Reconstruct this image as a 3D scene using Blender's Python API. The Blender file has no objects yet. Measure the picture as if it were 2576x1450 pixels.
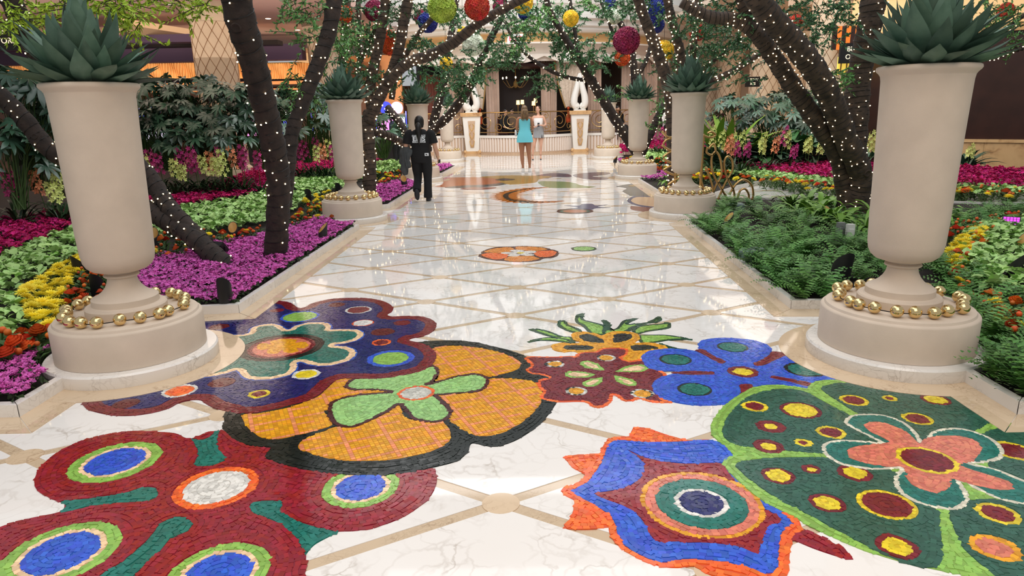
import bpy, math, random
import numpy as np
from mathutils import Vector, Matrix
random.seed(7); RNG = np.random.default_rng(7)
SC = bpy.context.scene
COL = SC.collection
# ---------------------------------------------------------------- camera (photo frame 2576 x 1450)
CAMH, FPX, HOR = 1.7, 1720.0, 280.0
PITCH = math.atan((725 - HOR) / FPX); ROLL = math.radians(1.15)
FW = np.array([0, math.cos(PITCH), -math.sin(PITCH)]); _R = np.array([1, 0, 0.]); _U = np.array([0, math.sin(PITCH), math.cos(PITCH)])
RT = _R * math.cos(ROLL) - _U * math.sin(ROLL); UP = _U * math.cos(ROLL) + _R * math.sin(ROLL); CP = np.array([0, 0, CAMH])
cd = bpy.data.cameras.new('camera'); cam = bpy.data.objects.new('camera', cd); COL.objects.link(cam); SC.camera = cam
cd.sensor_width = 36; cd.sensor_fit = 'HORIZONTAL'; cd.lens = FPX / 2576 * 36; cd.clip_start = .05; cd.clip_end = 200
M = Matrix.Identity(4)
for i in range(3):
    M[i][0] = RT[i]; M[i][1] = UP[i]; M[i][2] = -FW[i]; M[i][3] = CP[i]
cam.matrix_world = M
# ---------------------------------------------------------------- light: daylight of the glazed garden court + added area fills
w = bpy.data.worlds.new('sky'); SC.world = w; w.use_nodes = True
bg = w.node_tree.nodes['Background']; bg.inputs[0].default_value = (.93, .97, 1.0, 1); bg.inputs[1].default_value = .7
def area(name, loc, sx, sy, power, col=(1, .96, .9), rot=(0, 0, 0)):
    l = bpy.data.lights.new(name, 'AREA'); l.shape = 'RECTANGLE'; l.size = sx; l.size_y = sy; l.energy = power; l.color = col
    o = bpy.data.objects.new(name, l); COL.objects.link(o); o.location = loc; o.rotation_euler = rot
    return o
area('skylight_and_fill', (.3, 7, 11), 8, 20, 1380, (.98, .98, 1))
area('skylight_and_fill', (.6, 19, 9.5), 12, 10, 2100, (1, .99, .985), (math.radians(28), 0, 0))  # added fill, tilted to brighten the pavilion front and far court
area('hall_fill', (-10, 20, 4.6), 8, 12, 520, (1, .84, .68))  # added fill that brightens the dark left hall
area('hall_fill', (11, 20, 5.1), 8, 9, 520, (1, .88, .74))  # added fill that brightens the right hall
area('hall_fill', (13, 28, 5.0), 10, 6, 320, (1, .86, .7))  # added fill for the far part of the right hall
area('hall_uplight_fill', (-11, 25.6, 1.9), 16, .6, 420, (1, .82, .6), (math.radians(120), 0, 0))
area('hall_uplight_fill', (-10.5, 19, 3.3), 12, 5, 210, (1, .86, .76), (math.pi, 0, 0))  # added fill facing up to brighten the mauve ceiling
area('near_warm_fill', (.3, -1.5, 6.0), 6, 4, 400, (1, .78, .6))  # added warm fill above and behind the camera for the near floor
SC.view_settings.view_transform = 'Standard'; SC.view_settings.look = 'None'; SC.view_settings.gamma = 1
SC.view_settings.exposure = -0.62; SC.view_settings.use_curve_mapping = False
# ---------------------------------------------------------------- helpers
def ray(x, y): return FW * FPX + RT * (x - 1288) + UP * (725 - y)
def P(x, y, z=0.):                      # photo point -> point on the level z
    d = ray(x, y); return CP + d * ((z - CAMH) / d[2])
def A(x, y, Y):                         # photo point -> point at distance Y down the court
    d = ray(x, y); return CP + d * (Y / d[1])
def proj(p):
    v = np.asarray(p) - CP; return 1288 + FPX * (v @ RT) / (v @ FW), 725 - FPX * (v @ UP) / (v @ FW)
def lin(c): return tuple((v / 255 / 12.92) if v / 255 <= .04045 else ((v / 255 + .055) / 1.055) ** 2.4 for v in c) + (1,)
def pts(s): return [tuple(float(q) for q in t.rstrip('*').split(',')) for t in s.split()]
def crn(s): return [t.endswith('*') for t in s.split()]
MATS = {}
def mat(name, rgb, rough=.5, metal=0., spec=.5, tint=0., rnd=0., noise=0., nscale=8., rgb2=None, bump=0., bscale=40., emit=0., sub=0., trans=0., coat=0., alpha=1., nosample=False):
    if name in MATS: return MATS[name]
    m = bpy.data.materials.new(name); m.use_nodes = True; nt = m.node_tree; N = nt.nodes; L = nt.links
    b = N['Principled BSDF']; c = lin(rgb)
    b.inputs['Roughness'].default_value = rough; b.inputs['Metallic'].default_value = metal; b.inputs['Specular IOR Level'].default_value = spec
    b.inputs['Coat Weight'].default_value = coat; b.inputs['Transmission Weight'].default_value = trans; b.inputs['Alpha'].default_value = alpha
    b.inputs['Base Color'].default_value = c
    cur = None
    def mixc(fac, a, bb):
        x = N.new('ShaderNodeMix'); x.data_type = 'RGBA'
        L.new(fac, x.inputs[0])
        for i, v in ((6, a), (7, bb)):
            if isinstance(v, tuple): x.inputs[i].default_value = v
            else: L.new(v, x.inputs[i])
        return x.outputs[2]
    if noise > 0:
        tc = N.new('ShaderNodeTexCoord'); nz = N.new('ShaderNodeTexNoise'); nz.inputs['Scale'].default_value = nscale; nz.inputs['Detail'].default_value = 5
        L.new(tc.outputs['Object'], nz.inputs['Vector'])
        mr = N.new('ShaderNodeMapRange'); mr.inputs[1].default_value = .3; mr.inputs[2].default_value = .7; L.new(nz.outputs['Fac'], mr.inputs[0])
        c2 = lin(rgb2) if rgb2 else tuple(v * (1 - noise) for v in c[:3]) + (1,)
        cur = mixc(mr.outputs[0], c, c2)
    if tint > 0 or rnd > 0:
        mul = N.new('ShaderNodeHueSaturation')
        if cur is None: mul.inputs['Color'].default_value = c
        else: L.new(cur, mul.inputs['Color'])
        mr = N.new('ShaderNodeMapRange'); k = max(tint, rnd); mr.inputs[3].default_value = 1 - k; mr.inputs[4].default_value = 1 + k
        if tint > 0:
            at = N.new('ShaderNodeAttribute'); at.attribute_name = 'tint'; L.new(at.outputs['Fac'], mr.inputs[0])
        else:
            oi = N.new('ShaderNodeObjectInfo'); L.new(oi.outputs['Random'], mr.inputs[0])
        L.new(mr.outputs[0], mul.inputs['Value']); cur = mul.outputs['Color']
        hm = N.new('ShaderNodeMapRange'); hm.inputs[3].default_value = .5 - k * .035; hm.inputs[4].default_value = .5 + k * .035
        mm = N.new('ShaderNodeMath'); mm.operation = 'FRACT'; m3 = N.new('ShaderNodeMath'); m3.operation = 'MULTIPLY'; m3.inputs[1].default_value = 7.31
        L.new(mr.inputs[0].links[0].from_socket, m3.inputs[0]); L.new(m3.outputs[0], mm.inputs[0]); L.new(mm.outputs[0], hm.inputs[0]); L.new(hm.outputs[0], mul.inputs['Hue'])
    if cur is not None: L.new(cur, b.inputs['Base Color'])
    if sub > 0:
        b.inputs['Subsurface Weight'].default_value = sub; b.inputs['Subsurface Radius'].default_value = (.02, .01, .006); b.inputs['Subsurface Scale'].default_value = .5
    if bump > 0:
        tc = N.new('ShaderNodeTexCoord'); nz = N.new('ShaderNodeTexNoise'); nz.inputs['Scale'].default_value = bscale; nz.inputs['Detail'].default_value = 4
        L.new(tc.outputs['Object'], nz.inputs['Vector']); bp = N.new('ShaderNodeBump'); bp.inputs['Strength'].default_value = bump; bp.inputs['Distance'].default_value = .02
        L.new(nz.outputs['Fac'], bp.inputs['Height']); L.new(bp.outputs[0], b.inputs['Normal'])
    if emit > 0:
        b.inputs['Emission Color'].default_value = c; b.inputs['Emission Strength'].default_value = emit
        if nosample: m.cycles.emission_sampling = 'NONE'
    MATS[name] = m; return m
def marble(name, rgb, vein, rough=.07, scale=2.2, vw=.02, var=.05, cloud=(1, 1, 1), bscale=1.):
    m = bpy.data.materials.new(name); m.use_nodes = True; nt = m.node_tree; N = nt.nodes; L = nt.links; b = N['Principled BSDF']
    b.inputs['Roughness'].default_value = rough; b.inputs['Specular IOR Level'].default_value = .5
    tc = N.new('ShaderNodeTexCoord'); oi = N.new('ShaderNodeObjectInfo'); ad = N.new('ShaderNodeVectorMath'); ad.operation = 'ADD'
    sc = N.new('ShaderNodeVectorMath'); sc.operation = 'SCALE'; sc.inputs['Scale'].default_value = 37.
    cb = N.new('ShaderNodeCombineXYZ'); L.new(oi.outputs['Random'], cb.inputs[0]); L.new(oi.outputs['Random'], cb.inputs[1]); L.new(cb.outputs[0], sc.inputs[0])
    L.new(tc.outputs['Object'], ad.inputs[0]); L.new(sc.outputs[0], ad.inputs[1])
    nz = N.new('ShaderNodeTexNoise'); nz.inputs['Scale'].default_value = 3 * bscale; nz.inputs['Detail'].default_value = 6; L.new(ad.outputs[0], nz.inputs['Vector'])
    s2 = N.new('ShaderNodeVectorMath'); s2.operation = 'SCALE'; s2.inputs['Scale'].default_value = .5; L.new(nz.outputs['Color'], s2.inputs[0])
    a2 = N.new('ShaderNodeVectorMath'); a2.operation = 'ADD'; L.new(ad.outputs[0], a2.inputs[0]); L.new(s2.outputs[0], a2.inputs[1])
    prev = lin(rgb); out = None
    for s, wd, k in ((scale, vw, .55), (scale * 3.1, vw * 1.4, .3)):
        vo = N.new('ShaderNodeTexVoronoi'); vo.feature = 'DISTANCE_TO_EDGE'; vo.inputs['Scale'].default_value = s; L.new(a2.outputs[0], vo.inputs['Vector'])
        mr = N.new('ShaderNodeMapRange'); mr.inputs[1].default_value = 0; mr.inputs[2].default_value = wd * s / scale; mr.inputs[3].default_value = k; mr.inputs[4].default_value = 0
        L.new(vo.outputs['Distance'], mr.inputs[0])
        n2 = N.new('ShaderNodeTexNoise'); n2.inputs['Scale'].default_value = 4; L.new(ad.outputs[0], n2.inputs['Vector'])
        r2 = N.new('ShaderNodeMapRange'); r2.inputs[1].default_value = .4; r2.inputs[2].default_value = .65; L.new(n2.outputs['Fac'], r2.inputs[0])
        mu = N.new('ShaderNodeMath'); mu.operation = 'MULTIPLY'; L.new(mr.outputs[0], mu.inputs[0]); L.new(r2.outputs[0], mu.inputs[1])
        x = N.new('ShaderNodeMix'); x.data_type = 'RGBA'; L.new(mu.outputs[0], x.inputs[0])
        if out is None: x.inputs[6].default_value = prev
        else: L.new(out, x.inputs[6])
        x.inputs[7].default_value = lin(vein); out = x.outputs[2]
    n3 = N.new('ShaderNodeTexNoise'); n3.inputs['Scale'].default_value = 1.3; n3.inputs['Detail'].default_value = 3; L.new(ad.outputs[0], n3.inputs['Vector'])
    x = N.new('ShaderNodeMix'); x.data_type = 'RGBA'; x.blend_type = 'MULTIPLY'; L.new(n3.outputs['Fac'], x.inputs[0]); L.new(out, x.inputs[6]); x.inputs[7].default_value = lin(cloud) if max(cloud) > 1 else (.94, .92, .9, 1)
    hs = N.new('ShaderNodeHueSaturation'); mr = N.new('ShaderNodeMapRange'); mr.inputs[3].default_value = 1 - var; mr.inputs[4].default_value = 1 + var * .4
    L.new(oi.outputs['Random'], mr.inputs[0]); L.new(mr.outputs[0], hs.inputs['Value']); L.new(x.outputs[2], hs.inputs['Color']); L.new(hs.outputs[0], b.inputs['Base Color'])
    MATS[name] = m; return m
WS = bpy.data.scenes.new('workshop')             # scratch scene for applying modifiers, removed at the end
def evaluated(o):
    WS.collection.objects.link(o); vl = WS.view_layers[0]; vl.update(); dg = vl.depsgraph; dg.update()
    return bpy.data.meshes.new_from_object(o.evaluated_get(dg))
def tag(o, label=None, cat=None, group=None, kind=None):
    if label: o['label'] = label
    if cat: o['category'] = cat
    if group: o['group'] = group
    if kind: o['kind'] = kind
    return o
def empty(name, loc, label=None, cat=None, group=None, rz=0., kind=None):
    o = bpy.data.objects.new(name, None); COL.objects.link(o); o.empty_display_size = .1
    o.location = [float(v) for v in loc]; o.rotation_euler = (0, 0, rz)
    return tag(o, label, cat, group, kind)
def meshobj(name, me, m=None, parent=None, loc=None, label=None, cat=None, group=None, kind=None, local=False):
    if m is not None and not me.materials: me.materials.append(m if not isinstance(m, str) else MATS[m])
    o = bpy.data.objects.new(name, me); COL.objects.link(o)
    if parent is not None:
        o.parent = parent
        if not local: o.matrix_parent_inverse = world_of(parent).inverted()
    if loc is not None: o.location = [float(v) for v in loc]
    return tag(o, label, cat, group, kind)
def world_of(o):
    m = Matrix.LocRotScale(o.location, o.rotation_euler, o.scale)
    if o.parent is not None: m = world_of(o.parent) @ o.matrix_parent_inverse @ m
    return m
def mesh_np(name, V, F, tint=None, smooth=False):
    V = np.ascontiguousarray(V, dtype=np.float32); F = np.ascontiguousarray(F, dtype=np.int32)
    me = bpy.data.meshes.new(name); me.vertices.add(len(V)); me.vertices.foreach_set('co', V.ravel())
    n, k = F.shape; me.loops.add(n * k); me.loops.foreach_set('vertex_index', F.ravel())
    me.polygons.add(n); me.polygons.foreach_set('loop_start', np.arange(0, n * k, k, dtype=np.int32))
    if tint is not None:
        a = me.attributes.new('tint', 'FLOAT', 'FACE'); a.data.foreach_set('value', np.asarray(tint, dtype=np.float32))
    me.polygons.foreach_set('use_smooth', np.full(n, smooth, dtype=bool))
    me.update(calc_edges=True); return me
class MB:
    def __init__(s): s.v = []; s.f = []; s.mi = []; s.cur = 0
    def add(s, V, F):
        b = len(s.v); s.v += [tuple(float(q) for q in p) for p in V]; s.f += [tuple(i + b for i in f) for f in F]; s.mi += [s.cur] * len(F); return s
    def box(s, c, d, rz=0., top=1., rot=None):
        hx, hy, hz = d[0] / 2, d[1] / 2, d[2] / 2; V = []
        for z, k in ((-hz, 1), (hz, top)):
            for x, y in ((-hx, -hy), (hx, -hy), (hx, hy), (-hx, hy)): V.append(Vector((x * k, y * k, z)))
        R = rot if rot is not None else Matrix.Rotation(rz, 3, 'Z'); V = [R @ q + Vector(c) for q in V]
        return s.add(V, [(3, 2, 1, 0), (4, 5, 6, 7), (0, 1, 5, 4), (1, 2, 6, 5), (2, 3, 7, 6), (3, 0, 4, 7)])
    def prism(s, poly, z0, z1, taper=None):
        n = len(poly); a = sum(poly[i][0] * poly[(i + 1) % n][1] - poly[(i + 1) % n][0] * poly[i][1] for i in range(n))
        if a < 0: poly = poly[::-1]
        V = [(p[0], p[1], z0) for p in poly] + [(p[0], p[1], z1) for p in poly]
        return s.add(V, [tuple(range(n - 1, -1, -1)), tuple(range(n, 2 * n))] + [(i, (i + 1) % n, n + (i + 1) % n, n + i) for i in range(n)])
    def lathe(s, prof, c=(0, 0, 0), n=48, a0=0., a1=2 * math.pi, sx=1., sy=1.):
        full = abs(a1 - a0 - 2 * math.pi) < 1e-6; m = n if full else n + 1; V = []
        for r, z in prof:
            for i in range(m):
                a = a0 + (a1 - a0) * i / n; V.append((c[0] + r * math.cos(a) * sx, c[1] + r * math.sin(a) * sy, c[2] + z))
        F = []
        for j in range(len(prof) - 1):
            for i in range(n):
                k = (i + 1) % m; F.append((j * m + i, j * m + k, (j + 1) * m + k, (j + 1) * m + i))
        return s.add(V, F)
    def tube(s, path, rad, n=8, cap=True, flat=1., upv=None):
        path = [Vector([float(q) for q in p]) for p in path]; m = len(path)
        if not hasattr(rad, '__len__'): rad = [rad] * m
        V = []; prev = None
        for i, p in enumerate(path):
            t = (path[min(i + 1, m - 1)] - path[max(i - 1, 0)])
            t = t.normalized() if t.length > 1e-9 else Vector((0, 0, 1))
            if prev is None:
                u = Vector(upv) if upv is not None else (Vector((0, 0, 1)) if abs(t.z) < .9 else Vector((1, 0, 0)))
                a = u - t * u.dot(t); a.normalize()
            else:
                a = prev - t * prev.dot(t); a.normalize()
            prev = a; bb = t.cross(a)
            for k in range(n):
                q = 2 * math.pi * k / n; V.append(p + (a * math.cos(q) + bb * math.sin(q) * flat) * rad[i])
        F = [(j * n + i, j * n + (i + 1) % n, (j + 1) * n + (i + 1) % n, (j + 1) * n + i) for j in range(m - 1) for i in range(n)]
        if cap: F += [tuple(range(n - 1, -1, -1)), tuple(range((m - 1) * n, m * n))]
        return s.add(V, F)
    def loft(s, secs, n=20, cap=True):          # secs: (cx,cy,z,rx,ry)
        V = []; m = len(secs)
        for cx, cy, z, rx, ry in secs:
            for k in range(n):
                q = 2 * math.pi * k / n; V.append((cx + rx * math.cos(q), cy + ry * math.sin(q), z))
        F = [(j * n + i, j * n + (i + 1) % n, (j + 1) * n + (i + 1) % n, (j + 1) * n + i) for j in range(m - 1) for i in range(n)]
        if cap: F += [tuple(range(n - 1, -1, -1)), tuple(range((m - 1) * n, m * n))]
        return s.add(V, F)
    def ball(s, c, r, n=12, m=8, sx=1, sy=1, sz=1):
        prof = [(math.sin(math.pi * j / m) * r, -math.cos(math.pi * j / m) * r) for j in range(m + 1)]; prof[0] = (1e-4, -r); prof[-1] = (1e-4, r)
        V = []; F = []
        for pr, pz in prof:
            for i in range(n):
                a = 2 * math.pi * i / n; V.append((c[0] + pr * math.cos(a) * sx, c[1] + pr * math.sin(a) * sy, c[2] + pz * sz))
        for j in range(m):
            for i in range(n): F.append((j * n + i, j * n + (i + 1) % n, (j + 1) * n + (i + 1) % n, (j + 1) * n + i))
        return s.add(V, F)
    def mesh(s, name, smooth=False, ang=None):
        me = bpy.data.meshes.new(name); me.from_pydata(s.v, [], s.f)
        if any(s.mi): me.polygons.foreach_set('material_index', s.mi)
        if smooth: me.polygons.foreach_set('use_smooth', [True] * len(me.polygons))
        me.update()
        if smooth and ang: me.set_sharp_from_angle(angle=math.radians(ang))
        return me
    def build(s, name, m=None, parent=None, smooth=False, ang=None, **kw): return meshobj(name, s.mesh(name, smooth, ang), m, parent, **kw)
def copy_tree(o, parent=None):
    c = o.copy(); COL.objects.link(c); c.parent = parent
    for ch in o.children: copy_tree(ch, c)
    return c
def smooth_poly(pp, corners, k=6):              # closed Catmull-Rom through floor points, sharp at the flagged ones
    n = len(pp); out = []; pp = [np.array(p[:2]) for p in pp]
    for i in range(n):
        p0, p1, p2, p3 = pp[i - 1], pp[i], pp[(i + 1) % n], pp[(i + 2) % n]
        t1 = (p2 - p0) * .5; t2 = (p3 - p1) * .5
        if corners[i]: t1 = (p2 - p1) * .6
        if corners[(i + 1) % n]: t2 = (p2 - p1) * .6
        for j in range(k):
            u = j / k; out.append((2 * u**3 - 3 * u**2 + 1) * p1 + (u**3 - 2 * u**2 + u) * t1 + (-2 * u**3 + 3 * u**2) * p2 + (u**3 - u**2) * t2)
    return np.array(out)
def inpoly(X, Y, poly):
    r = np.zeros(X.shape, bool); n = len(poly)
    for i in range(n):
        x1, y1 = poly[i][:2]; x2, y2 = poly[(i + 1) % n][:2]
        if y1 == y2: continue
        c = ((y1 > Y) != (y2 > Y)) & (X < (x2 - x1) * (Y - y1) / (y2 - y1) + x1); r ^= c
    return r
def crs(path, k=6):                             # open Catmull-Rom
    pp = [np.array(p, float) for p in path]; out = []
    for i in range(len(pp) - 1):
        p0 = pp[max(i - 1, 0)]; p1 = pp[i]; p2 = pp[i + 1]; p3 = pp[min(i + 2, len(pp) - 1)]
        for j in range(k):
            u = j / k; out.append(.5 * (2 * p1 + (p2 - p0) * u + (2 * p0 - 5 * p1 + 4 * p2 - p3) * u * u + (3 * p1 - p0 - 3 * p2 + p3) * u**3))
    out.append(pp[-1]); return out
def rot_to(dirs, spin):                         # batch rotation matrices taking +Z to dirs with a spin about it
    d = dirs / np.linalg.norm(dirs, axis=1, keepdims=True); n = len(d)
    ref = np.tile([0., 0., 1.], (n, 1)); ref[np.abs(d[:, 2]) > .95] = [1., 0, 0]
    x = np.cross(ref, d); x /= np.linalg.norm(x, axis=1, keepdims=True); y = np.cross(d, x)
    c, s = np.cos(spin)[:, None], np.sin(spin)[:, None]
    return np.stack([x * c + y * s, -x * s + y * c, d], axis=2)
def scatter(base, pos, R, scl, tints=None):     # join copies of a small mesh: base=(V,F)
    V, F = base; V = np.asarray(V, float); F = np.asarray(F); n = len(pos)
    W = np.einsum('nij,vj->nvi', R, V) * np.asarray(scl).reshape(-1, 1, 1) + np.asarray(pos)[:, None, :]
    FF = F[None] + (np.arange(n) * len(V))[:, None, None]
    t = np.repeat(tints if tints is not None else RNG.random(n), len(F))
    return W.reshape(-1, 3), FF.reshape(-1, F.shape[1]), t
# ---------------------------------------------------------------- stone, floor tiles, borders, kerbs
marble('white_marble', (241, 239, 236), (164, 150, 134), rough=.04, scale=2.4, vw=.02, var=.05)
marble('beige_marble', (219, 196, 166), (150, 118, 86), rough=.06, scale=4.0, vw=.03, var=.06, bscale=2)
marble('strip_marble', (205, 184, 156), (140, 112, 84), rough=.06, scale=6.0, vw=.03, var=.08, bscale=2)
marble('kerb_marble', (242, 239, 234), (150, 138, 126), rough=.16, scale=5.0, vw=.02, var=.06)
marble('tan_marble', (222, 182, 132), (150, 98, 58), rough=.08, scale=1.2, vw=.06, var=.05)
mat('stone', (216, 200, 182), rough=.75, spec=.25, noise=.1, nscale=5, bump=.08, bscale=160)
mat('soil', (38, 30, 24), rough=.95, noise=.4, nscale=30)
b = MB(); b.prism([(-26, 0.2), (26, 0.2), (26, 46), (-26, 46)], -.2, 0.); floor = b.build('floor', 'strip_marble', kind='structure', label='pale marble floor of the garden court with tan lattice strips')
LU, LV = np.array([1.67, -.03]), np.array([.031, .965]); L0 = np.array([.055, 6.58])
UL_ = (-2.73, 4.67); UR_ = (2.645, 4.50)          # near urns
URN = [(-2.73, 4.67), (2.645, 4.50), (-2.60, 11.25), (2.82, 11.05), (-2.3, 17.9), (3.22, 17.45), (-2.2, 24.9), (3.5, 24.7)]
LBED = [(-2.92, 3.73), (-2.92, 5.80), (-2.43, 5.85), (-2.30, 10.30), (-2.72, 10.42), (-2.72, 12.2), (-2.22, 12.62), (-2.02, 16.7), (-2.42, 16.9), (-2.42, 18.9), (-1.85, 19.1), (-1.62, 22.2), (-2.6, 23.0), (-9, 25), (-15, 25), (-15, 3.73)]
RBED = [(2.80, 3.50), (2.84, 5.60), (2.39, 5.63), (2.60, 10.14), (2.92, 10.3), (3.3, 11.6), (3.7, 12.6), (5.5, 12.4), (8.0, 11.3), (12, 10.8), (12, 3.50)]
R2BED = [(2.95, 12.6), (3.05, 16.4), (3.55, 16.75), (3.65, 18.3), (3.2, 18.6), (3.45, 22.5), (4.8, 23.0), (6.0, 20), (6.2, 16.0), (4.9, 14.6), (3.9, 13.2)]
def inset(poly, d):                             # offset a closed polygon outwards (d>0)
    n = len(poly); a = sum(poly[i][0] * poly[(i + 1) % n][1] - poly[(i + 1) % n][0] * poly[i][1] for i in range(n)); s = 1 if a > 0 else -1; out = []
    for i in range(n):
        p0, p1, p2 = np.array(poly[i - 1]), np.array(poly[i]), np.array(poly[(i + 1) % n])
        e1 = (p1 - p0) / np.linalg.norm(p1 - p0); e2 = (p2 - p1) / np.linalg.norm(p2 - p1)
        n1 = np.array([e1[1], -e1[0]]) * s; n2 = np.array([e2[1], -e2[0]]) * s; m = (n1 + n2) / max(.4, 1 + n1 @ n2)
        out.append(p1 + m * d)
    return out
RINGR = .74
tile = None; k = 0
e1 = (LU + LV) / 2; e2 = (LU - LV) / 2
roundel = None
def allowed(c):
    if abs(c[0]) > 9.5 or not (.6 < c[1] < 28): return False
    return True
bigB = [inset(LBED, -.5), inset(RBED, -.5)]
for i in range(-40, 41):
    for j in range(-40, 41):
        n0 = L0 + e1 * i + e2 * j; c = n0 + (e1 + e2) / 2
        if not (1.0 < c[1] < 27): continue
        okp = (-3.9 < c[0] < 4.2) or (3 < c[0] < 10 and 10.3 < c[1] < 17) or (abs(c[0]) < 7 and c[1] < 4)
        if not okp: continue
        if any(inpoly(np.array([c[0]]), np.array([c[1]]), q)[0] for q in bigB): continue
        if tile is None:
            b = MB(); hw = .032; L1 = np.linalg.norm(e1); L2 = np.linalg.norm(e2); cr = abs(e1[0] * e2[1] - e1[1] * e2[0]); s1 = 1 - 2 * hw * L1 / cr; s2 = 1 - 2 * hw * L2 / cr
            b.prism([tuple((-e1 * s1 - e2 * s2) / 2), tuple((e1 * s1 - e2 * s2) / 2), tuple((e1 * s1 + e2 * s2) / 2), tuple((-e1 * s1 + e2 * s2) / 2)], -.004, .003)
            tile = b.mesh('tile'); b = MB(); b.prism([(.085 * math.cos(a), .085 * math.sin(a)) for a in np.linspace(0, 2 * math.pi, 28)[:-1]], -.003, .0033); roundel = b.mesh('roundel')
        meshobj('tile', tile, 'white_marble', floor, (c[0], c[1], 0), local=True)
        meshobj('roundel', roundel, 'beige_marble', floor, (n0[0], n0[1], 0), local=True)
# border strips beside the kerbs and rings under the urns (polished beige marble, over the mosaics)
def strip(poly, lo, hi, wd, z, name='border_strip', m='beige_marble', parent=None, seg=1.6, z0=-.004, off=0.):
    a = inset(poly, off); o = inset(poly, off + wd)
    for i in range(lo, hi):
        p, q, r, t = np.array(a[i]), np.array(a[i + 1]), np.array(o[i + 1]), np.array(o[i]); nseg = max(1, round(np.linalg.norm(q - p) / seg))
        for s_ in range(nseg):
            u, v = s_ / nseg, (s_ + 1) / nseg; g = .003 / max(.2, np.linalg.norm(q - p))
            u += g; v -= g
            b = MB(); b.prism([tuple(p + (q - p) * u), tuple(p + (q - p) * v), tuple(t + (r - t) * v), tuple(t + (r - t) * u)], z0, z); b.build(name, m, parent)
LBR = LBED[-1:] + LBED[:-1]; RBR = RBED[-1:] + RBED[:-1]
strip(LBED, 0, 11, .21, .0072, parent=floor); strip(LBR, 0, 1, .21, .0072, parent=floor)
strip(RBED, 0, 9, .21, .0072, parent=floor); strip(RBR, 0, 1, .21, .0072, parent=floor); strip(R2BED, 0, 6, .2, .0072, parent=floor)
for (ux, uy) in URN:
    b = MB(); b.prism([(ux + RINGR * math.cos(a), uy + RINGR * math.sin(a)) for a in np.linspace(0, 2 * math.pi, 73)[:-1]], -.004, .0078); b.build('urn_ring', 'beige_marble', floor)
def kerb(poly, lo, hi, label, h=.085, wd=.055, closed=False):
    k = MB(); cx = np.mean([p[0] for p in poly[lo:hi + 1]]); cy = np.mean([p[1] for p in poly[lo:hi + 1]])
    root = empty('trim_%d' % (KN[0]), (cx, cy, 0), label, kind='structure'); KN[0] += 1
    strip(poly, lo, hi, wd, h, 'kerb_stone', 'kerb_marble', root, seg=.95, z0=0., off=-wd)
    return root
KN = [1]
kerb(LBR, 0, 12, 'low white marble kerb of the left flower bed')
kerb(RBR, 0, 10, 'low white marble kerb of the right fern bed')
kerb(R2BED, 0, 10, 'low white marble kerb of the far right flower bed')
for nm, poly, lab in (('soil_bed', LBED, 'dark soil of the left flower bed'), ('soil_bed', RBED, 'dark soil of the right fern bed'), ('soil_bed', R2BED, 'dark soil of the far right flower bed')):
    b = MB(); b.prism(inset(poly, -.05), -.01, .05); b.build(nm, 'soil', label=lab, kind='structure')
# round bed across the side path on the right
RND = [tuple(P(x, y)[:2]) for x, y in ((1600, 420), (1700, 425), (1780, 440), (1880, 446), (1950, 455), (2010, 467), (2060, 483), (2110, 490), (2200, 492), (2320, 496), (2450, 500), (2576, 503), (2800, 510))]
RNDP = RND + [(14, 15.0), (14, 20), (3.8, 26)]
kerb(RNDP, 0, 12, 'curved white kerb of the bed across the side path', h=.1, wd=.09)
b = MB(); b.prism(inset(RNDP, -.06), -.01, .06); b.build('soil_bed', 'soil', label='dark soil of the bed across the side path', kind='structure')
# ---------------------------------------------------------------- glass mosaics set in the floor
TC = dict(navy=(30, 33, 98), dred=(118, 26, 36), red=(146, 30, 40), teal=(30, 112, 100), amber=(226, 160, 28), black=(24, 30, 26), lgreen=(140, 186, 84), mint=(150, 198, 120), white=(222, 220, 214), blue=(52, 92, 205), orange=(240, 108, 42), cream=(240, 206, 164), pink=(216, 124, 100), yellow=(228, 204, 44), dgreen=(48, 92, 76), maroon=(72, 22, 26), rose=(100, 24, 30), gold=(222, 136, 40), grey=(200, 200, 190), salmon=(232, 148, 96), fgreen=(24, 72, 50), ivory=(226, 222, 200), plum=(84, 70, 100), slate=(84, 96, 100), khaki=(196, 160, 70), rust=(196, 116, 66), sage=(140, 164, 110), denim=(70, 84, 128), brick=(160, 110, 96))
for k_, c_ in TC.items(): mat('glass_' + k_, c_, rough=.13, spec=.5, tint=.22)
mat('grout', (52, 46, 42), rough=.6)
CR = dict(A=(0, 740, 2.0425), B=(500, 720, 2.736), C=(1300, 770, 3.0207), D=(1380, 940, 2.154), E=(1080, 400, 4.155), X=(0, 0, 1))
def px(c, p): o = CR[c]; return (o[0] + p[0] / o[2], o[1] + p[1] / o[2])
MOS = []; REG = []
def mosaic(name, label): MOS.append([name, label, []]); 
def reg(part, crop, s, bands, base=False, mode=None, k=5):
    poly = smooth_poly([P(*px(crop, p)) for p in pts(s)], crn(s), k); r = dict(part=part, poly=poly, bands=bands, base=base, mode=mode, mos=len(MOS) - 1); REG.append(r)
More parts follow.
